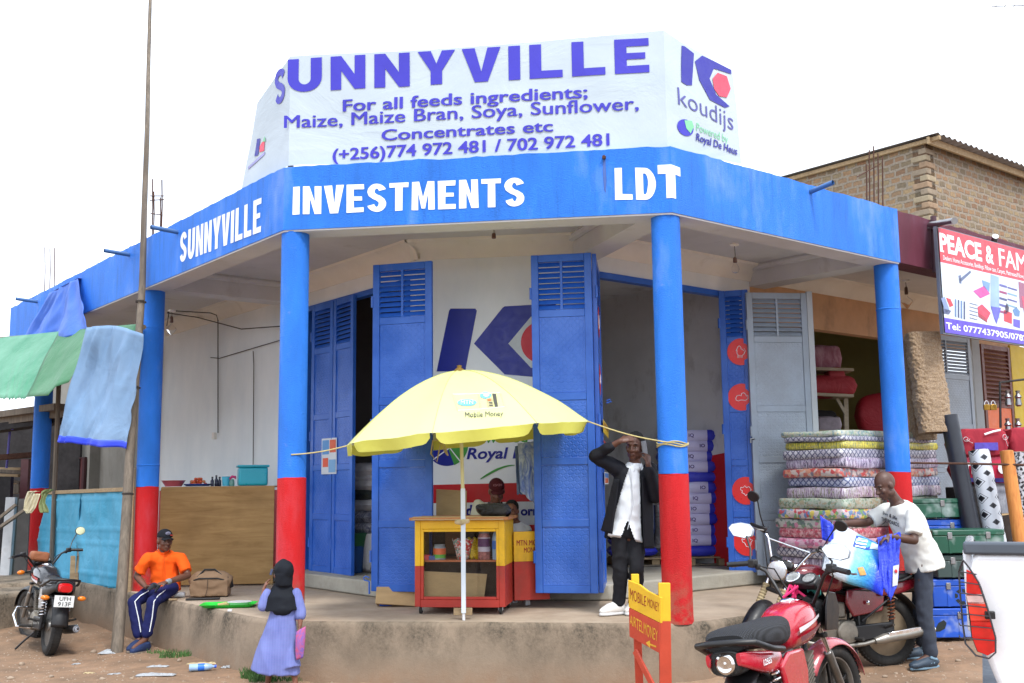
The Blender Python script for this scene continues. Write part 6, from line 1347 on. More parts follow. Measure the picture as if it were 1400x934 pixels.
q = MB(); q.tube([aty(1242,633,12.0),aty(1320,634,11.95),aty(1420,636,11.9)],.012,8); tag(q.build('display_rail',M_rust),'thin rusty rail tied across the rolls','rail')
pr_ = thing('padlock_rack','black frame rack of padlocks before the yellow wall at the right edge','rack',aty(1390,560,13.1))
q = MB(); q.tube([aty(1368,585,13.3),aty(1367,523,13.3),aty(1430,515,13.3)],.016,8); q.build('rack_frame',M_black,pr_)
for k in range(8):
    a = aty(1378+14*(k % 4),545+38*(k//4),13.25); q = MB(); q.lathe([(.02,0),(.04,.02),(.03,.1),(.045,.12),(.02,.16),(.028,.2)],10,Matrix.Translation(a-Vector((0,0,.1)))); q.build('hanging_lock',M_steel,pr_)
for x in (1349,1358): padlock(aty(x,557,13.6),bs_,1.6,bs_)
# ---- shop sign
SO = -.2
sp0 = [onR(1281,309,SO),onR(1283,455,SO)]; sA = V3(eR,0); sN = V3(nR,0); sz1,sz0 = sp0[0].z,sp0[1].z; sS = sp0[0].xy; sLen = 3.2
sgb = thing('shop_sign','large printed shop sign reading PEACE and FAM with a telephone number','sign',V3(sS+eR*1.6,sz0))
def sgp(s,z,k=0): return V3(sS+eR*s-nR*(.012*k),z)
def px(x,y): p = onR(x,y,SO); return (p.xy-sS).dot(eR),p.z
q = MB(); Rr = Matrix((sA,sN,Vector((0,0,1)))).transposed(); q.box(sgp(sLen/2,(sz0+sz1)/2)+sN*.03,(sLen,.04,sz1-sz0),Rr); q.build('backing',mat('sign sheet steel',c(120,124,132),.4,.5),sgb)
def srect(s0,z0,s1,z1,m,k,name='panel'):
    q = MB(); q.prism([(s0,z0),(s1,z0),(s1,z1),(s0,z1)],.001,frame(V3(sS,0)-sN*(.0+.0016*k),sA,(0,0,1))); q.build(name,m,sgb,smooth=False)
h_ = sz1-sz0; zr0 = px(1284,358)[1]; zb1 = px(1283,433)[1]
M_sgr = mat('sign pinkish red print',c(206,58,74),.4,var=.05); M_sgw = mat('sign pale blue print',c(204,216,232),.4,var=.08); M_sgv = mat('sign violet print',c(84,60,188),.4,var=.05)
srect(.02,zr0,sLen-.02,sz1-.015,M_sgr,1,'red_header'); srect(.02,zb1,sLen-.02,zr0,M_sgw,1,'picture_panel'); srect(.02,sz0+.015,sLen-.02,zb1,M_sgv,1,'violet_footer')
fS = frame(V3(sS,0)-sN*.0045,sA,(0,0,1))
def stx(st,s0,z0,w_,h,m,off=.01): q = MB(); put_text(q,st,fS @ Matrix.Translation((s0,z0,0)),width=w_,height=h,offset=off); q.build('sign_lettering',m,sgb,smooth=False)
a,b = px(1285,346),px(1345,371); 
pe0,pe1 = px(1285,344),px(1343,365); amp0 = px(1350,367); fam0,fam1 = px(1367,376),px(1400,388)
zc_ = pe0[1]; hP = px(1285,318)[1]-zc_
stx('PEACE',pe0[0],zc_,pe1[0]-pe0[0],hP,M_white,.035); stx('&',amp0[0]-.03,zc_,.2,hP,M_white,.03); stx('FAMILY',fam0[0],zc_,(fam1[0]-fam0[0])*2.05,hP,M_white,.035)
# serifs make the headline a slab face
q = MB(); 
for x in (1287,1299,1326,1337): s_,_ = px(x,340); q.prism([(s_-.035,zc_-.0),(s_+.045,zc_),(s_+.045,zc_+.02),(s_-.035,zc_+.02)],.001,fS); 
q.build('sign_lettering',M_white,sgb,smooth=False)
sm0,sm1 = px(1289,354),px(1400,386); stx('Dealers: Home Accessories, Beddings, Pillow case, Carpets, Mattresses/Pillows, etc',sm0[0],zr0+.035,(sm1[0]-sm0[0])*1.05,.055,M_white,.005)
tl0 = px(1293,446); zt = sz0+.06; hT = px(1293,437)[1]-px(1293,449)[1]
t1 = px(1302+8,451); stx('Tel:',tl0[0],zt,px(1313,452)[0]-tl0[0],zb1-sz0-.11,M_white,.02); stx('0777437905/0782',px(1317,452)[0],zt,px(1404,466)[0]-px(1317,452)[0],zb1-sz0-.11,M_white,.02)
def spic(pts,cc,k=3): q = MB(); q.prism([px(*p) for p in pts],.001,frame(V3(sS,0)-sN*(.0+.0016*k),sA,(0,0,1))); q.build('product_picture',mat('sign print %d %d %d' % cc,c(*cc),.4),sgb,smooth=False)
spic([(1330,398),(1345,391),(1353,402),(1340,408)],(200,70,150)); spic([(1342,383),(1353,387),(1352,400),(1344,392)],(110,150,210)); spic([(1336,420),(1342,416),(1354,428),(1349,438),(1337,430)],(206,50,80)); spic([(1337,428),(1349,436),(1349,441),(1337,433)],(160,40,60),4)
spic([(1354,375),(1365,379),(1366,436),(1354,418)],(140,170,214)); spic([(1354,419),(1368,421),(1362,443),(1359,436)],(90,90,200),4)
for k in range(5): spic([(1366,388+9*k),(1376,391+9*k),(1376,394+9*k),(1366,391+9*k)],((90,90,160),(150,60,110),(70,80,130))[k % 3])
for k in range(4): spic([(1377,392+8*k),(1390,396+8*k),(1390,398+8*k),(1377,394+8*k)],((80,80,150),(120,160,190))[k % 2])
spic([(1311,382),(1326,370),(1327,373),(1313,386)],(90,104,140)); spic([(1310,377),(1313,376),(1314,388),(1311,387)],(90,104,140)); spic([(1286,408),(1291,406),(1298,425),(1292,428)],(120,140,180)); spic([(1293,407),(1299,409),(1303,418),(1298,420)],(200,50,60)); spic([(1289,422),(1300,425),(1297,430),(1290,429)],(80,90,130))
for k in range(4): spic([(1305+4*k,409+k),(1307+4*k,409.5+k),(1307+4*k,434+k),(1305+4*k,433+k)],((90,120,170),(60,70,110))[k % 2])
for k in range(5): spic([(1325,414+5*k),(1336,417+5*k),(1336,418+5*k),(1325,415+5*k)],(90,100,130))
spic([(1372,424),(1383,428),(1383,443),(1372,439)],(200,44,60)); spic([(1374,419),(1376,414),(1379,421),(1378,428),(1374,427)],(60,50,70)); spic([(1384,424),(1389,420),(1394,426),(1393,433),(1387,432)],(90,130,180)); spic([(1385,436),(1394,438),(1394,449),(1385,446)],(84,70,200)); spic([(1392,385),(1420,395),(1420,430),(1394,420)],(150,90,120)); spic([(1396,405),(1420,412),(1420,440),(1400,430)],(200,70,100),4)
for s_ in (.15,1.6,3.0): q = MB(); q.tube([sgp(s_,sz1)+sN*.04,V3(sS+eR*s_,sz1+.04)+sN*.22],.012,8); q.build('bracket',M_steel,sgb)
# ---- brick upper storey behind
def bricks():
    m,nt,b = newmat('rough clay brickwork'); u = N(nt,'ShaderNodeUVMap').outputs[0]
    n = N(nt,'ShaderNodeTexNoise'); n.inputs['Scale'].default_value = 4; n.inputs['Detail'].default_value = 3; nt.links.new(u,n.inputs[0]); uo = mixc(nt,.07,u,n.outputs[1],'ADD')
    br = N(nt,'ShaderNodeTexBrick'); br.inputs['Scale'].default_value = 1; br.inputs['Brick Width'].default_value = .175; br.inputs['Row Height'].default_value = .098; br.inputs['Mortar Size'].default_value = .02; br.inputs['Mortar Smooth'].default_value = .3; br.inputs['Bias'].default_value = 0; br.inputs['Color1'].default_value = (0,0,0,1); br.inputs['Color2'].default_value = (1,1,1,1); br.inputs['Mortar'].default_value = (.5,.5,.5,1); nt.links.new(uo,br.inputs[0])
    bc_ = ramp(nt,br.outputs[0],[(.0,c(132,108,90)),(.25,c(156,132,108)),(.5,c(128,120,104)),(.75,c(168,154,124)),(1,c(152,118,94))]); sp_ = noi(nt,u,30,6,.7); bc_ = mixc(nt,.55,bc_,ramp(nt,sp_,[(.3,c(90,76,64)),(.7,c(190,170,146))]),'OVERLAY')
    o = mixc(nt,br.outputs[1],bc_,ramp(nt,sp_,[(.3,c(118,108,96)),(.7,c(158,146,130))])); nt.links.new(o,b.inputs['Base Color']); b.inputs['Roughness'].default_value = .95
    h = mixc(nt,.3,br.outputs[1],sp_); iv = N(nt,'ShaderNodeInvert'); nt.links.new(h,iv.inputs[1]); bump(nt,b,iv.outputs[0],.8,.03); return m
M_brick = bricks(); BO_ = 1.1; bc0 = onR(1271,290,BO_); bzt = aty(1268,192,bc0.y).z
bh = thing('brick_building','rough brick upper storey with an iron roof behind the bedding shop','building',V3(bc0.xy,HT))
def bwall(a,b,z0,z1a,z1b,nrm):
    q = MB(); t = V3(nrm,0)*.2; P = [V3(a,z0),V3(b,z0),V3(b,z1b),V3(a,z1a)]; q.add(P+[p+t for p in P],[(0,1,2,3),(7,6,5,4),(3,2,6,7),(0,3,7,4),(1,5,6,2)]); o = q.build('wall',M_brick,bh,smooth=False); uvp(o,V3((b-a).normalized(),0),Vector((0,0,1))); return o
zE = onR(1400,247,BO_).z
bwall(bc0.xy,bc0.xy+nR*6,HT-.3,bzt,bzt,eR); bwall(bc0.xy+eR*.0,bc0.xy+eR*6,HT-.3,bzt,bzt,nR)
# rough projecting quoins at the corner
rr = random.Random(9)
for k in range(int((bzt-HT+.2)/.098)):
    q = MB(); z = HT-.2+.098*k; l1,l2 = (.24,.12) if k % 2 else (.12,.24); q.box(V3(bc0.xy+eR*(l1/2-.004)+nR*(l2/2-.004),z+.05),(l1,l2,.084),Matrix((V3(eR,0),V3(nR,0),Vector((0,0,1)))).transposed()); q.build('quoin',mat('clay brick %d' % (k % 3),(c(150,126,102),c(156,142,118),c(140,126,108))[k % 3],.95,var=.2,vs=9,bmp=.4,bs=30),bh,bevel=.012)
M_iron = mat('corrugated iron',c(128,124,122),.55,.6,var=.25,vs=5,dirt=.3,dcol=c(96,74,60))
rz0 = aty(1268,184,bc0.y-.2).z; q = MB()
A = V3(bc0.xy-eR*.12-nR*.25,rz0)
q.grid(lambda u,v: A+V3(eR*(6.5*u)+nR*(6.5*v),0)+Vector((0,0,.018*math.sin(u*6.5/.076*6.283*.5)-.25*v*0)),340,4); q.build('iron_roof',M_iron,bh,solid=.004,sharp=180)
q = MB(); q.bar(A+V3(nR*.14,-.07),A+V3(nR*.14+eR*6.4,-.07),.04,.1); q.bar(A+V3(eR*.08,-.05),A+V3(eR*.08+nR*6.4,-.05),.05,.06); q.build('fascia_board',M_wood,bh,bevel=.004)
an = thing('tv_antenna','thin television antenna high at the top right corner','antenna',aty(1425,150,16)); q = MB(); q.cyl(aty(1425,260,16),aty(1423,2,16),.02,n=8); q.build('mast',M_steel,an); q = MB(); q.tube([aty(1356,9,16),aty(1440,6,16)],.009,6); q.build('boom',M_steel,an)
for x in (1362,1374,1386,1398,1412): a = aty(x,8.6,16); q = MB(); q.tube([a+Vector((-.06,-.22,-.03)),a+Vector((.06,.22,.03))],.005,5); q.build('antenna_rod',M_steel,an)
# ------------------------------------------------------------------ motorbikes
def loft(mb,secs,n=20,cap=True):
    """sections across x: (x, z centre, half width, half height, exponent[, y])"""
    vs = []; fs = []
    for s_ in secs:
        x,cz_,hw,hh,e = s_[:5]; y0 = s_[5] if len(s_) > 5 else 0
        for k in range(n):
            t = 2*math.pi*k/n; ct,st = math.cos(t),math.sin(t); vs.append((x,y0+hw*math.copysign(abs(ct)**e,ct),cz_+hh*math.copysign(abs(st)**e,st)))
    m = len(secs)
    for i in range(m-1):
        for k in range(n): fs.append((i*n+k,i*n+(k+1) % n,(i+1)*n+(k+1) % n,(i+1)*n+k))
    if cap: fs += [tuple(range(n-1,-1,-1)),tuple(range((m-1)*n,m*n))]
    mb.add(vs,fs)
def smooth_secs(secs,k=5):
    """Catmull-Rom between sections"""
    out = []; S = [tuple(s_)+((0,) if len(s_) == 5 else ()) for s_ in secs]
    for i in range(len(S)-1):
        p0,p1,p2,p3 = S[max(i-1,0)],S[i],S[i+1],S[min(i+2,len(S)-1)]
        for j in range(k):
            t = j/k; out.append(tuple(.5*(2*b+(c_-a)*t+(2*a-5*b+4*c_-d)*t*t+(-a+3*b-3*c_+d)*t**3) for a,b,c_,d in zip(p0,p1,p2,p3)))
    out.append(S[-1]); return out
M_alloy = mat('cast alloy',c(150,148,144),.45,.8,var=.25,vs=9,dirt=.3,dcol=c(104,84,64)); M_eng = mat('oily engine alloy',c(128,122,112),.55,.6,var=.3,vs=9,dirt=.4,dcol=c(84,66,50)); M_lens = glass_mat('lamp lens',(.95,.95,.92,1),.08)
M_mirror = mat('mirror glass',c(240,242,245),.03,1.,var=.01); M_rlens = mat('red lamp lens',c(190,20,24),.15,var=.1); M_amber = mat('amber lamp lens',c(220,120,30),.15,var=.1); M_gasket = mat('satin black paint',c(22,22,24),.4,var=.2)
def glossy(name,col,dirt=.12): 
    return mat(name,col,.25,var=.1,vs=4,dirt=dirt,dcol=c(140,110,88),coat=.8)
def motorbike(label,loc,rotz,P,lean=0.,steer=0.,group='parked motorbikes'):
    o = thing('motorbike',label,'motorbike',loc,rotz,group)
    M0 = Matrix.Translation(loc) @ Matrix.Rotation(rotz,4,'Z') @ Matrix.Rotation(lean,4,'X') @ Matrix.Scale(P.get('scale',1),4)
    RW = .3; WB = 1.27; head = Vector((.985,0,.83)); axl = Vector((WB,0,RW)); sax = (head-axl).normalized()
    Ms = M0 @ Matrix.Translation(head) @ Matrix.Rotation(steer,4,sax) @ Matrix.Translation(-head)
    paint = P['paint']; B = lambda mb,nm,m,par=None,**k: mb.build(nm,m,par or o,root=o,**k)
    def wheel(cx,M,tw):
        q = MB(M); n = 48; rm = RW-.042; pts = [(cx+rm*math.cos(t),0,RW+rm*math.sin(t)) for t in np.linspace(0,2*math.pi,n+1)[:-1]]
        q.tube(pts,(.052*tw),12,closed=True,flat=.95,up=(0,1,0)); w_ = B(q,'wheel',M_rubber,sharp=70)
        q = MB(M)
        for t in np.linspace(0,2*math.pi,61)[:-1]:
            for s_ in (-1,1): r_ = RW+.004; q.box((cx+r_*math.cos(t),s_*.018*tw,RW+r_*math.sin(t)),(.012,.03*tw,.018),Matrix.Rotation(-t,3,'Y'))
        B(q,'tread_block',M_rubber,w_)
        q = MB(M); rr_ = RW-.085; pr = [(rr_+.018,-.032),(rr_,-.03),(rr_-.012,-.012),(rr_-.012,.012),(rr_,.03),(rr_+.018,.032)]; q.lathe(pr+[pr[0]],48,Matrix.Translation((cx,0,RW)) @ Matrix.Rotation(math.pi/2,4,'X')); B(q,'rim',P.get('rim',M_alloy),w_)
        q = MB(M); q.lathe([(.055,-.05),(.06,-.03),(.035,-.025),(.035,.025),(.06,.03),(.055,.05)],20,Matrix.Translation((cx,0,RW)) @ Matrix.Rotation(math.pi/2,4,'X')); B(q,'hub',M_alloy,w_)
        if P['wheel'] == 'spoke':
            q = MB(M)
            for k in range(32):
                s_ = 1 if k % 2 else -1; a = 2*math.pi*k/32; b_ = a+(.55 if (k//2) % 2 else -.55); q.cyl((cx+.05*math.cos(b_),s_*.035,RW+.05*math.sin(b_)),(cx+(rr_-.01)*math.cos(a),0,RW+(rr_-.01)*math.sin(a)),.0022,n=5)
            B(q,'spokes',M_chrome,w_)
        else:
            q = MB(M)
            for k in range(5):
                for d_ in (-.16,.16): a = 2*math.pi*k/5+.3; q.bar((cx+.04*math.cos(a),0,RW+.04*math.sin(a)),(cx+(rr_-.004)*math.cos(a+d_),0,RW+(rr_-.004)*math.sin(a+d_)),.022,.018,up=(0,1,0))
            B(q,'alloy_spoke',M_gasket,w_,bevel=.004)
        return w_
    wheel(0,M0,1.1); wheel(WB,Ms,.95)
    # fork, fender
    for s_ in (-1,1):
        q = MB(Ms); y = s_*.085; q.tube([axl+Vector((.02,y,-.01)),axl+sax*.32+Vector((0,y,0))],[.024,.026],12); lg = B(q,'fork_leg',P.get('fork',M_alloy))
        q = MB(Ms); q.tube([axl+sax*.3+Vector((0,y,0)),head+sax*.02+Vector((0,y,0))],.016,12); B(q,'fork_tube',M_chrome,lg)
        if P.get('gaiter'): q = MB(Ms); q.tube([axl+sax*t+Vector((0,y,0)) for t in np.linspace(.28,.48,16)],[.027 if k % 2 else .033 for k in range(16)],12); B(q,'gaiter',P['gaiter'],lg)
    q = MB(Ms)
    def fen(u,v):
        a = math.radians(15+u*135); w_ = (v-.5)*2; r_ = RW+.035-.035*abs(w_)**2.5; return Vector((WB+r_*math.cos(a),.066*w_,RW+r_*math.sin(a)))
    q.grid(fen,28,10); B(q,'front_fender',P.get('fender',paint),solid=.004)
    q = MB(Ms)
    for z in (0,-.16): q.bar(head+sax*z+Vector((0,-.11,0)),head+sax*z+Vector((0,.11,0)),.05,.03)
    B(q,'fork_yoke',M_gasket,bevel=.006)
    # handlebar
    hb = head+sax*.05; HBH = P.get('bar_h',.17); q = MB(Ms); side = lambda s_: [hb+Vector((0,s_*.03,0)),hb+Vector((0,s_*.1,.01)),hb+Vector((-.03,s_*.2,HBH*.8)),hb+Vector((-.07,s_*.28,HBH)),hb+Vector((-.12,s_*.4,HBH-.01))]
    q.tube(side(-1)[::-1]+side(1),.0115,10); hbo = B(q,'handlebar',P.get('bar',M_gasket))
    if P.get('brace'): q = MB(Ms); q.tube([hb+Vector((-.03,-.2,HBH*.8)),hb+Vector((-.03,.2,HBH*.8))],.008,8); B(q,'bar_brace',M_chrome,hbo)
    for s_ in (-1,1):
        a,b = hb+Vector((-.075,s_*.29,HBH)),hb+Vector((-.125,s_*.41,HBH-.01)); q = MB(Ms); q.tube([a.lerp(b,t) for t in np.linspace(0,1.05,12)],[.017 if k % 2 else .0155 for k in range(12)],12); B(q,'grip',M_black,hbo)
        q = MB(Ms); q.box(a+Vector((.01,-s_*.02,0)),(.05,.05,.05)); q.box(a+Vector((.02,-s_*.05,-.02)),(.03,.03,.035)); B(q,'switchgear',M_gasket,hbo,bevel=.008)
        q = MB(Ms); q.tube([a+Vector((.03,-s_*.03,-.005)),a+Vector((.05,s_*.02,-.01)),b+Vector((.05,0,-.015)),b+Vector((.04,s_*.03,-.012))],[.008,.007,.006,.006],8); B(q,'lever',M_alloy,hbo)
        if s_ in P.get('mirrors',(-1,1)):
            mrot = P.get('mirror_dir',Vector((-1,0,.1))); q = MB(Ms); m0 = a+Vector((.0,-s_*.01,.02)); tp = a+Vector((.09,s_*.07,.25)) if not P.get('mirror_low') else a+Vector((.05,s_*.1,.18)); tp = (a+Vector((.02,.04,.06)) if s_ < 0 else a+Vector((.07,.06,.16))) if P.get('right_low') else tp; q.tube([m0,m0.lerp(tp,.45)+Vector((.02,0,.0)),tp],.006,8); mo = B(q,'mirror',M_black,hbo)
            R = Vector(mrot).to_track_quat('Z','Y').to_matrix(); cc = tp+Vector((0,s_*.045,.03)); shp = P.get('mshape','round')
            po = [(.058*math.cos(t),.05*math.sin(t)) for t in np.linspace(0,2*math.pi,25)[:-1]] if shp == 'round' else [(-.085,.02),(-.06,.045),(.0,.055),(.06,.045),(.09,.01),(.08,-.03),(.03,-.045),(-.05,-.03)]
            Mf = Matrix.Translation(cc) @ R.to_4x4(); q = MB(Ms); q.prism(po,.02,Mf,-.02); B(q,'mirror_back',P.get('mback',M_black),hbo,bevel=.008); q = MB(Ms); q.prism([(x*.9,y*.9) for x,y in po],.0015,Mf,.0005); B(q,'mirror_glass',M_mirror,hbo,smooth=False)
    # headlamp and instruments
    hl = head+Vector((.13,0,P.get('lamp_h',-.03)))
    if P['lamp'] == 'round':
        Mh = Matrix.Translation(hl) @ Matrix.Rotation(math.radians(92),4,'Y'); q = MB(Ms); q.lathe([(.03,-.1),(.06,-.08),(.085,-.03),(.09,0),(.084,.008)],28,Mh); h_ = B(q,'headlight',P.get('lampshell',M_chrome)); q = MB(Ms); q.lathe([(.084,.006),(.06,.022),(.03,.028),(.0001,.03)],28,Mh); B(q,'headlight_lens',mat('bright lamp glass',c(196,202,208),.08,coat=1.,var=.15,vs=40),h_); q = MB(Ms); q.lathe([(.082,.0),(.05,-.03),(.015,-.05),(.0001,-.05)],28,Mh); B(q,'reflector',M_chrome,h_)
    else:
        q = MB(Ms); loft(q,smooth_secs([(hl.x-.12,hl.z+.0,.1,.12,.8),(hl.x,hl.z,.12,.11,.8),(hl.x+.07,hl.z-.02,.09,.09,.8),(hl.x+.1,hl.z-.03,.06,.06,.8)]),24); h_ = B(q,'headlight_cowl',P['cowl']); q = MB(Ms); q.ball((hl.x+.075,0,hl.z-.03),(.045,.075,.06),20,12); B(q,'headlight_lens',M_lens,h_)
        q = MB(Ms); q.grid(lambda u,v: Vector((hl.x+.07-.13*v-.05*(2*u-1)**2,(u-.5)*.24*(1-.3*v),hl.z+.05+.17*v)),12,8); B(q,'windscreen',P['cowl'],h_,solid=.004)
        q = MB(Ms)
        for s_ in (-1,1): q.prism([(-.12,-.1),(.06,-.12),(.1,.0),(.05,.1),(-.06,.12),(-.1,.03)],.012,frame((hl.x,s_*.125,hl.z+.03),(1,-.15*s_,0),(0,0,1)))
        B(q,'cowl_wing',P['cowl'],h_,bevel=.005)
    cl_ = head+Vector((.03,0,P.get('clock_h',.1))); Mc = Matrix.Translation(cl_) @ Matrix.Rotation(math.radians(-35),4,'Y')
    q = MB(Ms); q.box(cl_,(.09,.22,.06),Matrix.Rotation(math.radians(-35),3,'Y')); ic = B(q,'instrument_panel',M_gasket,bevel=.02,seg=3)
    for y in (.055,-.055):
        q = MB(Ms); q.lathe([(.045,.028),(.047,.036),(.04,.038),(.04,.033),(.0001,.033)],24,Mc @ Matrix.Translation((0,y,0))); B(q,'gauge',M_chrome if y > 0 else M_black,ic); q = MB(Ms); q.lathe([(.039,.0345),(.0001,.0345)],24,Mc @ Matrix.Translation((0,y,0))); B(q,'gauge_face',mat('gauge face',c(170,172,170) if y > 0 else c(40,40,44),.3,var=.3,vs=30),ic)
    # tank, seat, panels, tail
    tk = smooth_secs([(.42,.73,.07,.055,.8),(.46,.745,.11,.085,.75),(.58,.77,.13,.115,.75),(.72,.785,.145,.125,.75),(.84,.79,.13,.115,.75),(.91,.785,.09,.085,.8),(.94,.78,.05,.05,.9)])
    q = MB(M0); loft(q,tk,28); tko = B(q,'fuel_tank',paint,sharp=60)
    q = MB(M0); q.lathe([(.045,.0),(.047,.012),(.03,.022),(.0001,.024)],24,Matrix.Translation((.76,0,.905))); q.box((.84,0,.897),(.1,.1,.03)); B(q,'filler_cap',M_chrome,tko,bevel=.006)
    if P.get('stripe'):
        for s_ in (-1,1):
            for k,(m,z) in enumerate(P['stripe']):
                q = MB(M0); q.grid(lambda u,v: Vector((.48+.4*u,s_*(.128+.021*math.sin(u*2.6+.3)),z+.05*u+.028*v*(1-.5*u))),16,2); B(q,'tank_stripe',m,tko)
    st = smooth_secs(P.get('seat_secs',[(-.28,.76,.1,.035,.6),(-.2,.765,.13,.045,.6),(.0,.76,.14,.05,.6),(.15,.745,.135,.05,.6),(.3,.735,.11,.055,.65),(.42,.75,.085,.06,.7),(.47,.76,.06,.05,.8)]))
    q = MB(M0); loft(q,st,24); seat = B(q,'seat',P.get('seat',M_gasket),sharp=60)
    if P.get('piping'): q = MB(M0); q.tube([(x,hw*.98,z-.02) for x,z,hw,hh,e,y in st]+[(x,-hw*.98,z-.02) for x,z,hw,hh,e,y in st[::-1]],.006,6,closed=True); B(q,'seat_piping',P['piping'],seat)
    for s_ in (-1,1):
        q = MB(M0); q.prism([(.06,.48),(.36,.44),(.42,.56),(.4,.68),(.16,.69),(.02,.64)],.03,frame((0,s_*.105 if s_ > 0 else -.135+.0,0),(1,0,0),(0,0,1)) @ Matrix.Rotation(0,4,'X')); sp_ = B(q,'side_panel',P.get('panel',paint),bevel=.014,seg=3)
        q = MB(M0); q.lathe([(.018,-.004),(.0001,.004)] if s_ < 0 else [(.018,.004),(.0001,-.004)],16,Matrix.Translation((.22,s_*.139,.56)) @ Matrix.Rotation(math.pi/2,4,'X')); B(q,'panel_badge',M_chrome,sp_)
        q = MB(M0); loft(q,smooth_secs([(.1,.66,.02,.05,.7,s_*.12),(-.1,.68,.022,.055,.7,s_*.12),(-.26,.71,.02,.045,.7,s_*.105),(-.36,.73,.012,.03,.8,s_*.08)]),14); B(q,'tail_panel',P.get('tail',paint),sharp=60)
    q = MB(M0); q.tube([(.05,-.17,.72),(-.12,-.175,.745),(-.3,-.15,.8),(-.36,-.07,.81),(-.36,.07,.81),(-.3,.15,.8),(-.12,.175,.745),(.05,.17,.72)],P.get('grab_r',.014),10); B(q,'grab_rail',P.get('grab',M_gasket))
    q = MB(M0)
    def rf(u,v):
        a = math.radians(75+u*105); w_ = (v-.5)*2; r_ = RW+.06-.03*abs(w_)**2; return Vector((r_*math.cos(a)*1.02-.0,.085*w_,RW+.02+r_*math.sin(a)))
    q.grid(rf,20,8); B(q,'rear_fender',P.get('rfender',M_black),solid=.004)
    tz = P.get('tail_z',.69); q = MB(M0); loft(q,smooth_secs([(-.28,tz,.07,.05,.7),(-.36,tz-.005,.075,.05,.65),(-.41,tz-.01,.06,.035,.7)]),20); tl_ = B(q,'tail_light',P.get('tlens',M_rlens))
    q = MB(M0); loft(q,smooth_secs([(-.22,tz,.09,.065,.7),(-.32,tz,.088,.063,.65),(-.345,tz,.08,.057,.65)]),20); B(q,'tail_housing',M_gasket)
    for x,s_ in (((-.33,-1),(-.33,1),(1.12,-1),(1.12,1)) if P.get('plate') else ()):
        M_ = M0 if x < 0 else Ms; z = .62 if x < 0 else .82; q = MB(M_); q.tube([(x,s_*.06,z),(x-.01,s_*.15,z)],.008,8); tb_ = B(q,'indicator',M_black); q = MB(M_); q.ball((x-.01 if x < 0 else x+.01,s_*.185,z),(.028,.045,.026),14,10); B(q,'indicator_lens',M_amber,tb_)
    if P.get('plate'):
        q = MB(M0); Mp = frame((-.4,.1,.53),(0,-1,0),(.12,0,1)); q.prism([(0,0),(.2,0),(.2,.12),(0,.12)],.003,Mp); pl_ = B(q,'number_plate',mat('plate white',c(206,208,206),.4,var=.06),bevel=.002)
        for i,st_ in enumerate(P['plate']): q = MB(M0); put_text(q,st_,Mp @ Matrix.Translation((.05 if i == 0 else .04,.066-.055*i,.0045)),width=.115 if i == 0 else .13,height=.042,offset=.01); B(q,'plate_lettering',M_gasket,pl_,smooth=False)
    # frame, engine, exhaust, suspension
    q = MB(M0); q.tube([(.96,0,.76),(.9,0,.6),(.82,0,.36),(.7,0,.2)],.02,10); q.tube([(.95,0,.74),(.5,0,.68),(.3,0,.62)],.02,10)
    for s_ in (-1,1): q.tube([(.3,s_*.08,.62),(.3,s_*.09,.3),(.45,s_*.08,.2),(.7,s_*.06,.2)],.014,8); q.tube([(.4,s_*.09,.67),(.0,s_*.1,.66),(-.26,s_*.09,.7)],.014,8); q.tube([(.28,s_*.1,.4),(-.1,s_*.1,.64)],.012,8)
    B(q,'frame',M_gasket)
    q = MB(M0); q.box((.5,0,.32),(.34,.2,.18)); en = B(q,'engine',M_eng,bevel=.03,seg=3)
    for s_ in (-1,1): q = MB(M0); q.lathe([(.1,0),(.1,.03),(.085,.045),(.0001,.05)] if s_ < 0 else [(.1,0),(.1,-.03),(.085,-.045),(.0001,-.05)],26,Matrix.Translation((.56 if s_ < 0 else .44,s_*.1,.31)) @ Matrix.Rotation(math.pi/2,4,'X')); B(q,'engine_cover',M_eng,en)
    q = MB(M0)
    for k in range(9): q.box((.66+.01*k,0,.4+.024*k),(.15,.17,.011),Matrix.Rotation(-.3,3,'Y'))
    q.box((.7,0,.5),(.1,.1,.26),Matrix.Rotation(.4,3,'Y')); B(q,'cylinder_fins',M_eng,en)
    q = MB(M0); q.box((.48,0,.5),(.16,.12,.14)); B(q,'carburettor',M_eng,en,bevel=.02)
    sx_ = P.get('ex_side',-1); q = MB(M0); q.tube([(.78,sx_*.03,.46),(.86,sx_*.06,.38),(.82,sx_*.1,.24),(.6,sx_*.14,.19),(.3,sx_*.15,.21),(.15,sx_*.15,.24)],.018,10); ex = B(q,'exhaust',P.get('exm',M_steel)); q = MB(M0); q.tube([(.2,sx_*.155,.23),(.1,sx_*.16,.25),(-.3,sx_*.17,.3),(-.36,sx_*.17,.305)],[.028,.044,.046,.035],16); B(q,'muffler',P.get('exm',M_steel),ex); q = MB(M0); q.cyl((-.37,sx_*.17,.306),(-.4,sx_*.17,.308),.02,n=14); B(q,'muffler_tip',M_chrome,ex)
    q = MB(M0); q.bar((.08,sx_*.195,.275),(-.24,sx_*.205,.315),.012,.05); B(q,'heat_shield',M_chrome,ex,bevel=.004)
    for s_ in (-1,1):
        q = MB(M0); q.bar((.3,s_*.1,.3),(0,s_*.1,RW),.03,.045); B(q,'swingarm',M_gasket,bevel=.006)
        q = MB(M0); a,b = Vector((.0,s_*.12,.33)),Vector((-.02,s_*.12,.64)); q.tube([a,b],.013,10); q.tube([a,a.lerp(b,.35)],.022,12); sh_o = B(q,'shock_absorber',M_gasket)
        q = MB(M0); q.tube([a.lerp(b,.25+.7*t)+Vector((.03*math.cos(t*44),.03*math.sin(t*44),0)) for t in np.linspace(0,1,90)],.006,6); B(q,'spring',P.get('spring',M_chrome),sh_o)
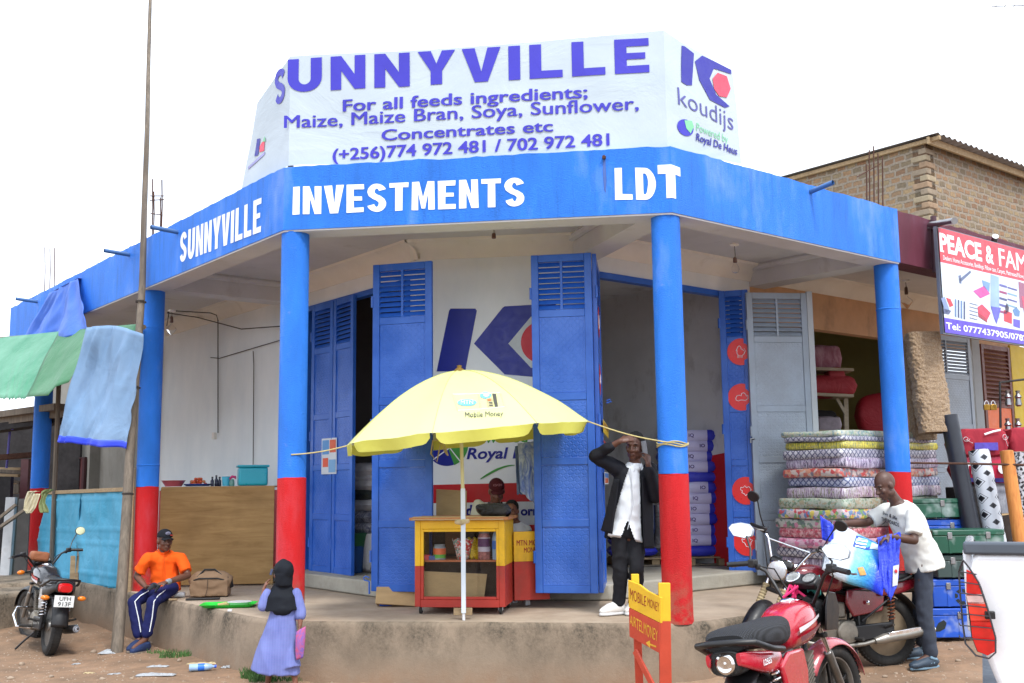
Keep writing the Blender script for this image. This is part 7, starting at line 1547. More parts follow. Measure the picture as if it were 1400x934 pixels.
        q = MB(M0); q.tube([(.38,s_*.1,.26),(.38,s_*.27,.26)],.015,10); B(q,'foot_peg',M_rubber); q = MB(M0); q.tube([(.08,s_*.1,.33),(.06,s_*.25,.37)],.012,10); B(q,'passenger_peg',M_rubber)
    q = MB(M0); q.bar((.36,.125,.3),(-.02,.125,.32),.03,.14); B(q,'chain_case',P.get('chain',M_gasket),bevel=.02,seg=3)
    q = MB(M0); q.tube([(.36,.1,.2),(.42,.2,.08),(.45,.26,.0)],.011,8); B(q,'kickstand',M_gasket)
    if P.get('crash'):
        q = MB(M0)
        for s_ in (-1,1): q.tube([(.84,s_*.05,.42),(.82,s_*.24,.42),(.76,s_*.28,.34),(.7,s_*.24,.22),(.68,s_*.06,.2)],.012,8)
        B(q,'crash_bar',M_chrome)
    q = MB(Ms); q.tube([hb+Vector((-.07,.27,HBH-.01)),hb+Vector((.06,.2,HBH-.04)),hb+Vector((.1,.1,.0)),head+Vector((.02,.05,-.15))],.005,6); q.tube([hb+Vector((-.07,-.27,HBH-.01)),hb+Vector((.07,-.2,HBH-.06)),hb+Vector((.1,-.1,-.02)),head+Vector((.02,-.05,-.15))],.005,6); B(q,'control_cable',M_black)
    return o,M0,Ms
M_mred = glossy('crimson bike enamel',c(176,28,46)); M_mmar = glossy('maroon bike enamel',c(118,20,34),.25); M_mwht = glossy('white bike enamel',c(206,206,206),.15)
def mesh_cover():
    m,nt,b = newmat('black net seat cover'); u = co(nt,(1,1,1),(0,0,0)); w_ = N(nt,'ShaderNodeTexWave'); w_.inputs['Scale'].default_value = 26; w_.inputs['Distortion'].default_value = 1.; nt.links.new(u,w_.inputs[0]); w2 = N(nt,'ShaderNodeTexWave',bands_direction='Y'); w2.inputs['Scale'].default_value = 26; nt.links.new(u,w2.inputs[0])
    o = mixc(nt,1.,w_.outputs[1],w2.outputs[1],'MULTIPLY'); nt.links.new(ramp(nt,o,[(.1,c(16,17,20)),(.6,c(54,56,62))]),b.inputs['Base Color']); b.inputs['Roughness'].default_value = .8; bump(nt,b,o,.8,.006); return m
M_net = mesh_cover()
# red motorbike in front
dirr = math.radians(58); ra = Vector((1.42,6.15))
RB,MB0,MBs = motorbike('crimson motorbike with a black net seat cover in the foreground',(ra.x,ra.y,gz(ra.x,ra.y)-.01),dirr,dict(paint=M_mred,wheel='alloy',lamp='cowl',cowl=M_gasket,seat=M_net,bar_h=.23,stripe=[(mat('bike white stripe',c(206,200,204),.3,var=.1),.75),(mat('bike dark stripe',c(90,20,30),.3),.7)],fender=glossy('faded pink red enamel',c(186,84,92)),tlens=M_lens,tail_z=.71,mshape='kite',mback=mat('grey mirror shell',c(150,156,164),.3),mirror_dir=Vector((-.9,-.2,.1)),grab_r=.017,right_low=True,scale=1.09,clock_h=.17,
   seat_secs=[(-.3,.8,.1,.04,.6),(-.2,.81,.14,.055,.6),(.0,.8,.155,.065,.6),(.15,.79,.15,.07,.6),(.3,.785,.13,.075,.65),(.43,.79,.1,.07,.7),(.5,.79,.06,.05,.8)]),lean=-.14,steer=-.3)
q = MB(MB0); put_text(q,'125ES',frame((-.2,-.1445,.672),(1,-.03,0),(0,0,1)),width=.12,height=.03,offset=.02,shear=.2); q.build('tail_lettering',M_white,RB,root=RB,smooth=False)
q = MB(MB0); q.lathe([(.066,-.0),(.05,.012),(.02,.004),(.0001,.01)],24,Matrix.Translation((-.345,-.0,.71)) @ Matrix.Rotation(-math.pi/2,4,'Y') @ Matrix.Scale(.8,4)); q.build('tail_reflector',M_chrome,RB,root=RB)
q = MB(MBs); 
for k in range(5): a = Vector((.93+.015*k,.02,.93)); q.tube([a,a+Vector((.03*math.cos(k),.04*math.sin(k*2),.05)),a+Vector((.05*math.cos(k+1),.06*math.sin(k),-.02))],.008,6)
q.build('pink_ribbon',mat('hot pink ribbon',c(226,44,110),.6),RB,root=RB)
q = MB(MBs); q.grid(lambda u,v: Vector((1.05+.05*math.sin(u*3),-.1+.1*u,.92+.1*v+.02*math.sin(u*9))),12,8); tag(q.build('teal_cloth',cloth_mat('teal wiping cloth',c(40,140,130),.6,8),solid=.006),'teal wiping cloth tucked behind the crimson motorbike gauges','cloth')
# maroon motorbike behind it, front wheel turned towards the camera
rp = Vector((3.5,10.28)); dm = math.radians(180+14)
MBk,M2,M2s = motorbike('dusty maroon motorbike with spoked wheels carrying a feed sack',(rp.x,rp.y,gz(rp.x,rp.y)),dm,dict(paint=M_mmar,wheel='spoke',lamp='round',mirrors=(-1,1),bar=M_chrome,brace=True,bar_h=.27,lamp_h=.06,scale=1.05,fender=M_gasket,fork=mat('dusty cream fork',c(170,154,116),.6,var=.2),gaiter=mat('dusty cream gaiter',c(160,144,110),.8),rim=mat('dusty rim',c(150,132,108),.5,.5,var=.3),panel=M_mmar,exm=mat('dull exhaust',c(150,146,138),.4,.7,var=.3,dirt=.3),ex_side=1,spring=mat('rusty spring',c(120,66,40),.6,.4),mirror_dir=Vector((-1,.0,.15))),lean=.06,steer=.85)
# small white and red motorbike at the left
lp = atz(70,889,-.5); dl_ = math.radians(124)
LB,M3,M3s = motorbike('black and white motorbike with a number plate parked before the turquoise screen',(lp.x-.03,lp.y,gz(lp.x,lp.y)+.0),dl_,dict(paint=mat('black tank enamel',c(34,34,38),.25,coat=.8,var=.1),wheel='alloy',lamp='round',lampshell=M_gasket,panel=M_mwht,tail=M_gasket,tail_z=.73,fender=M_gasket,plate=('UFH','913F'),stripe=[(mat('bike red stripe',c(176,26,34),.3,var=.1),.74),(mat('bike white stripe',c(206,200,204),.3,var=.1),.71)],mirrors=(-1,),mirror_low=True,piping=mat('grey seat piping',c(140,144,150),.5),crash=True,seat=mat('smooth black vinyl',c(30,31,34),.35),mirror_dir=Vector((-1,.2,.15))),lean=.1,steer=.3)
q = MB(M3s); q.box((.96,.05,1.0),(.09,.22,.11),Matrix.Rotation(.2,3,'X')); tag(q.build('handlebar_pouch',cloth_mat('orange leather pouch',c(140,78,34),.5,6),bevel=.03,seg=3),'orange brown pouch tied to the handlebar of the number plated motorbike','pouch')
# ------------------------------------------------------------------ feed sack lying on the maroon bike
M_bagw = cloth_mat('white blue feed bag',c(206,216,224),.35,4,rough=.35); 
def feedbag():
    m,nt,b = newmat('printed feed bag'); v = co(nt); sp_ = N(nt,'ShaderNodeSeparateXYZ'); g = N(nt,'ShaderNodeUVMap'); nt.links.new(g.outputs[0],sp_.inputs[0]); n = noi(nt,v,5,5,.6); ad = N(nt,'ShaderNodeMath',operation='MULTIPLY_ADD'); ad.inputs[1].default_value = .12; nt.links.new(n,ad.inputs[0]); nt.links.new(sp_.outputs[0],ad.inputs[2])
    o = ramp(nt,ad.outputs[0],[(.0,c(206,216,226)),(.42,c(206,218,228)),(.5,c(120,196,226)),(.72,c(60,160,222)),(.86,c(40,110,220)),(.9,c(30,60,214))]); nt.links.new(o,b.inputs['Base Color']); b.inputs['Roughness'].default_value = .3
    w_ = noi(nt,v,3.5,6,.65,2.); p = N(nt,'ShaderNodeMath',operation='PINGPONG'); k = N(nt,'ShaderNodeMath',operation='MULTIPLY'); k.inputs[1].default_value = 3; nt.links.new(w_,k.inputs[0]); nt.links.new(k.outputs[0],p.inputs[0]); p.inputs[1].default_value = .5; bump(nt,b,p.outputs[0],.5,.02); return m
fb = thing('feed_sack','white and sky blue printed feed sack lying across the maroon motorbike','sack',(3.15,10.1,.25))
A0,A1 = aty(1132,742,10.12),aty(1212,778,9.98); axb = (A1-A0).normalized(); LB_ = (A1-A0).length+.04
sd_ = axb.cross(Vector((0,-.55,.85))).normalized(); upb = sd_.cross(axb).normalized()
if upb.z < 0: upb = -upb
def fbag(u,v,lift=0.):
    t = v*2*math.pi; e = (1-abs(2*u-1)**4)**.4 if 0 < u < 1 else 0; e = max(e,.25 if u > .5 else .35); hw,hh = .3*(.92+.08*math.sin(u*6)),.125*e
    p = A0.lerp(A1,u)+sd_*hw*math.copysign(abs(math.cos(t))**.75,math.cos(t))+upb*(hh+lift)*math.copysign(abs(math.sin(t))**.9,math.sin(t)); droop = -.09*max(0,math.cos(t)*(1 if sd_.z < 0 else -1))**2
    return p+Vector((0,0,droop))+upb*.02*noise.noise(p*5)
q = MB(); q.grid(fbag,30,40); o = q.build('sack_body',feedbag(),fb,sharp=180); uv = o.data.uv_layers.new(name='UVMap')
for p in o.data.polygons:
    for li in p.loop_indices: vi = o.data.loops[li].vertex_index; uv.data[li].uv = ((vi % 31)/30,(vi//31)/40)
M_bagb2 = cloth_mat('royal blue bag end',c(34,66,220),.8,6,rough=.3)
T0 = A1; pts = [(1196,728),(1222,722),(1231,752),(1229,800),(1214,824),(1206,800),(1200,760)]
q = MB()
def tail(u,v):
    top = aty(1199,735,9.86).lerp(aty(1230,728,9.94),u); bot = aty(1204,800,9.8).lerp(aty(1218,822,9.84),min(1,u*1.3)) if u < .77 else aty(1218,822,9.84).lerp(aty(1229,790,9.9),(u-.77)/.23)
    p = top.lerp(bot,v); return p+Vector((.012*noise.noise((u*4,v*5,3)),-.045*noise.noise((u*5.5,v*1.6,1))-.02*noise.noise((u*13,v*3,5)),.012*noise.noise((u*9,v*3,2))))
q.grid(tail,30,24); q.build('folded_end',M_bagb2,fb,solid=.006,sharp=180)
q = MB(); q.grid(lambda u,v: aty(1121,705,10.1).lerp(aty(1140,718,10.05),u).lerp(aty(1124,738,10.08).lerp(aty(1140,742,10.05),u),v)+Vector((0,.02*math.sin(u*9),0)),10,8); q.build('folded_end',M_bagb2,fb,solid=.01)
def bagprint(px_,m,name='bag_print',Y=9.86,off=.0):
    q = MB(); q.add([aty(x,y,Y) for x,y in px_],[tuple(range(len(px_)))]); return q.build(name,m,fb,solid=.002,smooth=False)
inv_f = [(u,v,*proj(fbag(u,v)),np.linalg.norm(np.array(fbag(u,v))-CAM)) for u in np.linspace(.04,.96,60) for v in np.linspace(0,1,160)]
ia = np.array(inv_f)
def bagpt(x,y,lift=.006):
    d = (ia[:,2]-x)**2+(ia[:,3]-y)**2; idx = np.where(d < d.min()+30)[0]; i = idx[np.argmin(ia[idx,4])]; idx = [j for j in idx if abs(ia[j,4]-ia[i,4]) < .06]; w_ = 1/(d[idx]**1.5+.05)
    P_ = sum((Vector(fbag(ia[j,0],ia[j,1]))*float(k) for j,k in zip(idx,w_)),Vector((0,0,0)))/float(w_.sum()); return P_+(Vector(CAM)-P_).normalized()*lift
def bpr(px_,m,lift=.008,n=4):
    q = MB(); o = []
    for i in range(len(px_)):
        A_,B_ = Vector(px_[i]),Vector(px_[(i+1) % len(px_)]); o += [A_.lerp(B_,k/n) for k in range(n)]
    q.add([bagpt(p.x,p.y,lift) for p in o],[tuple(range(len(o)))]); q.build('sack_print',m,fb,smooth=False)
M_bnav = mat('bag navy print',c(40,80,180),.4,var=.1)
bpr([(1172,729),(1196,733),(1190,752),(1166,747)],M_bnav)
for k in range(4): bpr([(1174-1.5*k,733+4*k),(1188-1.5*k,735.5+4*k),(1187.5-1.5*k,737.5+4*k),(1173.5-1.5*k,735+4*k)],M_white,.012,2)
bpr([(1192,741),(1202,743),(1201,752),(1189,750)],mat('bag pale print',c(190,210,220),.4),.009,2)
bpr([(1172,776),(1180,775),(1185,786),(1176,787)],mat('bag chick print',c(200,150,80),.5,var=.4,vs=20),.009,2)
q = MB(); a = aty(1226,782,9.84); q.add([aty(1221,774,9.85),aty(1229,772,9.85),aty(1227,800,9.85),aty(1220,802,9.85)],[(0,1,2,3)]); q.build('bag_label',mat('bag white label',c(206,212,220),.4),fb,solid=.003,smooth=False); q = MB(); q.ball(aty(1225,781,9.84),(.014,.006,.018),12,8); q.build('bag_label_dot',mat('bag red dot',c(206,50,60),.4),fb)
# ------------------------------------------------------------------ pickup truck at the right edge
trk = thing('pickup_truck','white pickup truck with a caged tail lamp at the right edge','truck',(3.6,6.4,GZ),0)
M_tw = glossy('white pickup enamel',c(226,228,232),.06); tx = Vector((.915,-.40,0)).normalized(); tyv = Vector((-tx.y,tx.x,0))
TO = aty(1331,757,5.75); TO.z = 0
def tp(x,y,z): return Vector((TO.x,TO.y,GZ))+tx*x+tyv*y+Vector((0,0,z))
zt = aty(1331,757,5.75).z-GZ; zl = .52
q = MB(); prof_ = [(0.0,zt),(-.035,zt-.12),(-.03,zt-.3),(.0,zt-.45),(.055,zt-.62),(.12,zl)]
n_ = 12; wa,wr = 1.05,.43
def bedside(y,nm):
    q = MB(); po = [(a,b) for a,b in prof_]; cx_ = wa; arch = [(cx_-wr*math.cos(t),max(zl,.36+wr*math.sin(t))) for t in np.linspace(.37,math.pi-.37,14)]
    po2 = po+arch+[(2.2,zl),(2.2,zt)]
    q.prism(po2,.06,Matrix(((tx.x,0,tyv.x,0),(tx.y,0,tyv.y,0),(0,1,0,0),(0,0,0,1))) @ Matrix.Identity(4)); 
    off_ = tp(0,y,0); q.v = [v+off_ for v in q.v]; return q.build(nm,M_tw,trk,bevel=.028,seg=4)
bedside(0,'bed_side'); zt_ = zt; zt -= .12; prof_ = [(a,b-.12 if b == zt_ else b) for a,b in prof_]; bedside(1.56,'bed_side'); zt = zt_
M_rail = mat('grey bed liner rail',c(74,82,92),.5,var=.12)
for y,dz in ((.03,0),(1.59,-.13)): q = MB(); q.bar(tp(-.05,y,zt+.028+dz),tp(2.2,y,zt+.028+dz),.1,.066); q.build('bed_rail',M_rail,trk,bevel=.014,seg=3)
q = MB(); q.bar(tp(-.03,.08,zt-.2),tp(-.03,1.54,zt-.2),.05,.44); q.build('tailgate',M_tw,trk,bevel=.015); q = MB(); q.bar(tp(.08,.3,.5),tp(.08,1.3,.5),.12,.16); q.build('bumper',M_gasket,trk,bevel=.02)
q = MB(); q.bar(tp(0,.8,zl+.1),tp(2.2,.8,zl+.1),1.5,.06); q.build('bed_floor',M_rail,trk); q = MB(); q.bar(tp(2.18,.06,(zt+zl)/2),tp(2.18,1.56,(zt+zl)/2),.05,zt-zl); q.build('bed_front',M_tw,trk)
q = MB(); 
for (po,y) in (([(2.25,.45),(4.9,.45),(4.95,.95),(3.85,1.08),(3.5,1.05),(2.25,1.05)],0),): q.prism(po,1.62,Matrix(((tx.x,0,tyv.x,TO.x),(tx.y,0,tyv.y,TO.y),(0,1,0,GZ),(0,0,0,1)))); 
cabb = q.build('cab_body',M_tw,trk,bevel=.05,seg=3)
q = MB(); q.prism([(2.28,1.06),(3.75,1.08),(3.3,1.68),(2.4,1.7)],1.42,Matrix(((tx.x,0,tyv.x,TO.x+tyv.x*.1),(tx.y,0,tyv.y,TO.y+tyv.y*.1),(0,1,0,GZ),(0,0,0,1)))); q.build('cab_top',M_tw,trk,bevel=.05,seg=3)
q = MB(); q.prism([(2.45,1.1),(3.55,1.1),(3.22,1.6),(2.5,1.62)],1.44,Matrix(((tx.x,0,tyv.x,TO.x+tyv.x*.09),(tx.y,0,tyv.y,TO.y+tyv.y*.09),(0,1,0,GZ),(0,0,0,1)))); q.build('window',mat('dark window glass',c(20,24,28),.08),trk,bevel=.02)
for x in (1.05,4.1):
    for y in (.08,1.54):
        q = MB(); cc = tp(x,y,.36); Mw = Matrix.Translation(cc) @ Matrix(((tx.x,0,tyv.x,0),(tx.y,0,tyv.y,0),(0,1,0,0),(0,0,0,1))); q.lathe([(.2,-.1),(.33,-.11),(.36,-.08),(.36,.08),(.33,.11),(.2,.1)],36,Mw); wo_ = q.build('wheel',M_rubber,trk); q = MB(); q.lathe([(.21,-.09),(.19,-.07),(.06,-.05),(.0001,-.05)] if y < 1 else [(.21,.09),(.19,.07),(.06,.05),(.0001,.05)],30,Mw); q.build('hub',M_alloy,wo_,root=trk)
# tail lamp with wire guard, wrapped round the corner
fT = lambda x,y: atp(x,y,tp(0,-.03,0),tyv)
lam = [(1322,779),(1331,783),(1340,800),(1350,830),(1360,868),(1360,890),(1350,896),(1337,891),(1329,870),(1322,815)]
def lampz(y0,y1): 
    P = []
    for i in range(len(lam)):
        A_,B_ = Vector(lam[i]),Vector(lam[(i+1) % len(lam)]); P += [A_.lerp(B_,k/4) for k in range(4)]
    return [p for p in P]
def lprism(pts,th,m,nm,par,lift=0.):
    q = MB(); f0 = [fT(x,y)-tyv*lift for x,y in pts]; k = len(f0); q.add([p-tyv*th for p in f0]+f0,[tuple(range(k)),tuple(range(2*k-1,k-1,-1))]+[(i,(i+1) % k,k+(i+1) % k,k+i) for i in range(k)]); return q.build(nm,m,par,root=trk,bevel=.006,seg=3)
def ins(pts,k): cx_ = sum(p[0] for p in pts)/len(pts); cy_ = sum(p[1] for p in pts)/len(pts); return [(cx_+(x-cx_)*k,cy_+(y-cy_)*k) for x,y in pts]
lo_ = lprism(ins([(x,y) for x,y in lam],.95),.03,M_gasket,'tail_light',trk)
M_tl1,M_tl2,M_tl3 = mat('red tail lens',c(206,24,22),.12,coat=.6,var=.1),mat('bright red tail lens',c(232,60,44),.12,coat=.6,var=.1),mat('clear tail lens',c(214,180,176),.12,coat=.6,var=.1)
lprism(ins([(1323,781),(1331,785),(1339,802),(1341,812),(1323,812)],1.0),.036,M_tl1,'upper_lens',lo_); lprism(ins([(1323,813),(1341,813),(1344,823),(1325,823)],1.0),.036,M_tl3,'reverse_lens',lo_); lprism(ins([(1325,824),(1345,824),(1352,848),(1329,848)],1.0),.036,M_tl2,'middle_lens',lo_); lprism(ins([(1329,849),(1352,849),(1359,874),(1358,889),(1350,893),(1338,888),(1331,870)],1.0),.036,M_tl1,'lower_lens',lo_)
M_wire = mat('black guard wire',c(74,74,78),.4,.6)
q = MB(); Wd = .06
def gw_(x,y,d=Wd): return fT(x,y)-tyv*d
q.tube([gw_(1317,765),gw_(1325,775),gw_(1338,795),gw_(1350,830),gw_(1361,870),gw_(1361,890),gw_(1352,898),gw_(1335,894)],.0045,6)
for y,x1 in ((783,1334),(797,1339),(812,1343),(828,1349),(840,1353),(856,1357),(873,1361)):
    q.tube([fT(x1+1,y+2)-tyv*.02,gw_(x1,y+1),gw_((1312+x1)/2,y-1),gw_(1313,y-2,.03)+tx*.0,gw_(1311,y-2,-.06)],.0032,6)
q.tube([gw_(1317,765),gw_(1311,782,.0),gw_(1313,815,0),gw_(1316,850,0),gw_(1320,880,0),gw_(1335,896,.03)],.005,6)
q.build('lamp_guard',M_wire,lo_,root=trk)
q = MB(); a = fT(1353,840)-tyv*.03; q.box(a,(.05,.03,.04),Matrix.Rotation(-.17,3,'Z')); q.build('guard_clamp',M_gasket,lo_,root=trk,bevel=.004)
# ------------------------------------------------------------------ people
def organic(mb,name,m,parent,voxel,smooth=3,fold=0.,fs_=9.,trim=None,stretch=(1,1,1),root=None):
    """one continuous skin round everything in mb, with folds pushed into cloth"""
    me = bpy.data.meshes.new('t'); me.from_pydata([tuple(p) for p in mb.v],[],mb.f); o = bpy.data.objects.new('t',me); C.objects.link(o)
    r = o.modifiers.new('r','REMESH'); r.mode = 'VOXEL'; r.voxel_size = voxel; r.adaptivity = 0
    s_ = o.modifiers.new('s','SMOOTH'); s_.factor = .5; s_.iterations = smooth
    bpy.context.view_layer.update(); dg = bpy.context.evaluated_depsgraph_get(); n = bpy.data.meshes.new_from_object(o.evaluated_get(dg)); bpy.data.objects.remove(o); bpy.data.meshes.remove(me)
    if fold or trim:
        bm = bmesh.new(); bm.from_mesh(n); bm.normal_update()
        if fold:
            for v in bm.verts:
                p = v.co; q_ = Vector((p.x*stretch[0],p.y*stretch[1],p.z*stretch[2])); a = noise.noise(q_*fs_+Vector((0,0,.6*noise.noise(q_*3)))); b_ = noise.noise(q_*fs_*2.3+Vector((7,1,3))); v.co = p+v.normal*fold*((1-2*abs(a))*.8+.5*b_-.3)
        if trim:
            dl = [v for v in bm.verts if trim(v.co)]; bmesh.ops.delete(bm,geom=dl,context='VERTS')
        bm.to_mesh(n); bm.free()
    inv = wm(root or parent).inverted(); n.transform(inv); n.name = name; n.materials.clear(); n.materials.append(m); n.polygons.foreach_set('use_smooth',[True]*len(n.polygons)); n.update()
    ob = bpy.data.objects.new(name,n); C.objects.link(ob); ob.parent = parent; ROOT[ob.name] = wm(root or parent); return ob
def seg(mb,pts,rs,up=None,n=14):
    """tapered chain with round joints"""
    mb.tube(pts,rs,n,True,1.,up)
    for p,r_ in zip(pts,rs):
        r_ = min(r_) if isinstance(r_,(tuple,list)) else r_
        mb.ball(p,r_*.98,12,8)
def head(mb,c_,f,u,s=1.):
    f = Vector(f).normalized(); u = Vector(u); u = (u-f*u.dot(f)).normalized(); r = f.cross(u)
    R = Matrix((r,f,u)).transposed(); L = lambda a,b,e: Vector(c_)+(r*a+f*b+u*e)*s
    def bl(a,b,e,rad): mb.ball(L(a,b,e),tuple(x*s for x in rad),18,12,R)
    bl(0,-.012,.03,(.075,.098,.098)); bl(0,.022,-.03,(.062,.07,.085)); bl(0,.03,-.07,(.052,.055,.05)); bl(0,.062,-.098,(.03,.026,.024)); bl(0,.075,.022,(.052,.02,.014))
    for k in (-1,1): bl(k*.036,.066,-.032,(.024,.022,.022)); bl(k*.077,-.008,-.012,(.012,.022,.033)); bl(k*.014,.098,-.036,(.011,.012,.009)); bl(k*.052,.0,-.07,(.016,.04,.03))
    mb.tube([L(0,.084,.012),L(0,.1,-.015),L(0,.114,-.032)],[.009*s,.011*s,.014*s],10); mb.ball(L(0,.11,-.034),.0145*s,10,8)
    mb.tube([L(-.024,.083,-.063),L(0,.096,-.06),L(.024,.083,-.063)],[.006*s,.0105*s,.006*s],8); mb.tube([L(-.022,.083,-.074),L(0,.095,-.076),L(.022,.083,-.074)],[.006*s,.011*s,.006*s],8)
    return L,R,(f,u,r)
def eyes(L,axes,parent,s=1.):
    f,u,r = axes; W_,K = mat('eye white',c(150,138,126),.3,var=.03),mat('dark iris',c(24,16,12),.1,var=.05); Ro = Matrix((r,f,u)).transposed()
    for k in (-1,1):
        q = MB(); q.ball(L(k*.031,.0785,-.002),(.013*s,.006*s,.0048*s),14,10,Ro); e = q.build('eye',W_,parent); q = MB(); q.ball(L(k*.031,.0835,-.002),(.0062*s,.004*s,.0058*s),10,8,Ro); q.build('iris',K,e,root=parent)
        q = MB(); q.tube([L(k*.014,.088,.02),L(k*.032,.089,.027),L(k*.05,.076,.022)],[.003*s,.0045*s,.003*s],6); q.build('eyebrow',K,parent)
    q = MB(); q.tube([L(-.021,.0935,-.0685),L(0,.1035,-.068),L(.021,.0935,-.0685)],[.0012*s,.002*s,.0012*s],6); q.build('mouth_line',mat('mouth dark',c(50,26,24),.5),parent)
def hand(mb,w_,d,n,t,curl=.35,s=1.,curls=None):
    """w_ wrist, d towards the fingers, n the way the palm faces, t the thumb side"""
    d = Vector(d).normalized(); n = Vector(n); n = (n-d*n.dot(d)).normalized(); t0 = d.cross(n); t_ = t0 if t0.dot(Vector(t)) > 0 else -t0; w_ = Vector(w_)
    mb.tube([w_-d*.02*s,w_+d*.02*s,w_+d*.06*s,w_+d*.088*s],[(.026*s,.019*s),(.034*s,.018*s),(.041*s,.016*s),(.038*s,.013*s)],16,True,1,t_)
    for i,(o_,L_) in enumerate(((.0305,.07),(.0105,.078),(-.0105,.072),(-.0305,.056))):
        p = w_+(d*.083+t_*o_)*s; dd = (d+t_*o_*2.2).normalized(); cu = curls[i] if curls else curl; P = [p-dd*.015*s,p]; ax = dd.cross(n).normalized()
        for j,fr_ in enumerate((.45,.3,.25)):
            dd = Matrix.Rotation(cu*(.75,.95,.7)[j],3,ax) @ dd; p = p+dd*L_*fr_*s; P.append(p)
        mb.tube(P,[.0085*s,.0085*s,.008*s,.0074*s,.006*s],10); mb.ball(P[-1],.006*s,8,6)
    p = w_+(d*.028+t_*.026)*s; dd = (d*.75+t_*.65+n*.3).normalized(); P = [p-dd*.01*s,p,p+dd*.038*s]; dd = (dd+d*.35+n*.35*curl*2).normalized(); P.append(P[-1]+dd*.03*s); mb.tube(P,[.013*s,.0125*s,.0095*s,.007*s],10); mb.ball(P[-1],.007*s,8,6)
def nails(): pass
def skin(name,col):
    m,nt,b = newmat(name); v = co(nt); o = ramp(nt,noi(nt,v,9,6,.6),[(.3,scl(col,.8)),(.7,scl(col,1.2))]); nt.links.new(o,b.inputs['Base Color']); b.inputs['Roughness'].default_value = .48; b.inputs['Specular IOR Level'].default_value = .45
    b.inputs['Subsurface Weight'].default_value = .06; b.inputs['Subsurface Radius'].default_value = (.02,.008,.004); bump(nt,b,noi(nt,v,160,3),.12,.002); return m
SK1,SK2,SK3,SK4 = skin('deep brown skin',c(82,55,45)),skin('dark brown skin',c(92,60,47)),skin('warm brown skin',c(120,78,60)),skin('weathered brown skin',c(98,64,50))
M_hair = mat('short black hair',c(16,14,14),.85,var=.2,vs=30,bmp=.6,bs=140)
def fabric(name,col,var=.12,weave=220,rough=.85,bm_=.25):
    m,nt,b = newmat(name); v = co(nt); o = ramp(nt,noi(nt,v,5,6,.6),[(.3,scl(col,1-var)),(.7,scl(col,1+var*.6))]); nt.links.new(o,b.inputs['Base Color']); b.inputs['Roughness'].default_value = rough; b.inputs['Specular IOR Level'].default_value = .25
    h = mixc(nt,.25,noi(nt,co(nt,(1,1,.6)),14,6,.6,.8),noi(nt,v,weave,2)); bump(nt,b,h,bm_,.012); return m
def shoe(o,ank,toe,m,sole,hgt=.085,L_=.27,wd=.046,root=None):
    ank,toe = Vector(ank),Vector(toe); d = V3((toe-ank).xy,0).normalized(); gz_ = toe.z; heel = V3(ank.xy,gz_)-d*.06; q = MB(); P = [heel+d*.02+Vector((0,0,.06)),heel+d*.09+Vector((0,0,.066)),heel+d*.17+Vector((0,0,.056)),heel+d*(L_-.035)+Vector((0,0,.04))]; sd = d.cross(Vector((0,0,1)))
    q.tube(P,[(wd*.92,.056),(wd*.95,.062),(wd*1.1,.05),(wd*.9,.034)],16,True,1,sd)
    for p,r_ in zip(P,(wd*.8,wd*.8,wd*.95,wd*.8)): q.ball(p,(r_,r_,.03),12,8)
    q.tube([heel+d*.05+Vector((0,0,.05)),V3(ank.xy,gz_+hgt+.02)],[.046,.052],14)
    so = organic(q,'shoe',m,o,.008,3,.0015,40)
    q = MB(); po = [(a,b) for a,b in ((-.01,-.03),(.03,-.036),(.1,-.036),(.18,-.05),(.235,-.042),(L_+.002,-.012),(L_+.002,.012),(.235,.04),(.18,.048),(.1,.034),(.03,.036),(-.01,.03))]
    q.prism(po,.026,frame(heel+Vector((0,0,0)),d,sd*-1)); q.build('sole',sole,so,root=o,bevel=.008); return so
def body(o,J,sk,k=1.,bulk=1.,voxel=.0065,hs=1.,neck_r=.054):
    q = MB(); side = (J['sl']-J['sr']).normalized()
    q.tube([J['pelvis']-(J['chest']-J['pelvis']).normalized()*.09*k,J['pelvis'],J['pelvis'].lerp(J['chest'],.5),J['chest'],J['chest'].lerp(J['neck'],.62),J['neck']],[(.1*k*bulk,.09*k*bulk),(.152*k*bulk,.115*k*bulk),(.13*k*bulk,.1*k*bulk),(.158*k*bulk,.115*k*bulk),(.13*k*bulk,.088*k*bulk),(.066*k,.06*k)],22,True,1,side)
    q.tube([J['neck']-(J['head']-J['neck'])*.3,J['neck'].lerp(J['head'],.35),J['head']],[neck_r*k*1.1,neck_r*k,neck_r*k],14)
    for s_ in 'lr':
        seg(q,[J['chest'].lerp(J['s'+s_],.55),J['s'+s_]],[.07*k*bulk,.058*k*bulk])
        seg(q,[J['s'+s_],J['s'+s_].lerp(J['e'+s_],.5),J['e'+s_]],[.055*k*bulk,.048*k*bulk,.039*k]); seg(q,[J['e'+s_],J['e'+s_].lerp(J['w'+s_],.35),J['w'+s_]],[.039*k,.041*k,.026*k])
        if 'h'+s_ in J: hand(q,*J['h'+s_])
        if 'k'+s_ in J:
            seg(q,[J['p'+s_],J['p'+s_].lerp(J['k'+s_],.5),J['k'+s_]],[.088*k*bulk,.075*k*bulk,.055*k]); seg(q,[J['k'+s_],J['k'+s_].lerp(J['a'+s_],.35),J['a'+s_]],[.053*k,.055*k,.036*k])
            seg(q,[J['a'+s_],J['a'+s_].lerp(J['t'+s_]+Vector((0,0,.04)),.7)],[.034*k,.024*k])
    L,R,ax = head(q,J['head'],J['face'],J['up'],hs)
    return organic(q,'body',sk,o,voxel,3),L,ax
def P_(x,y,Y): return aty(x,y,Y)
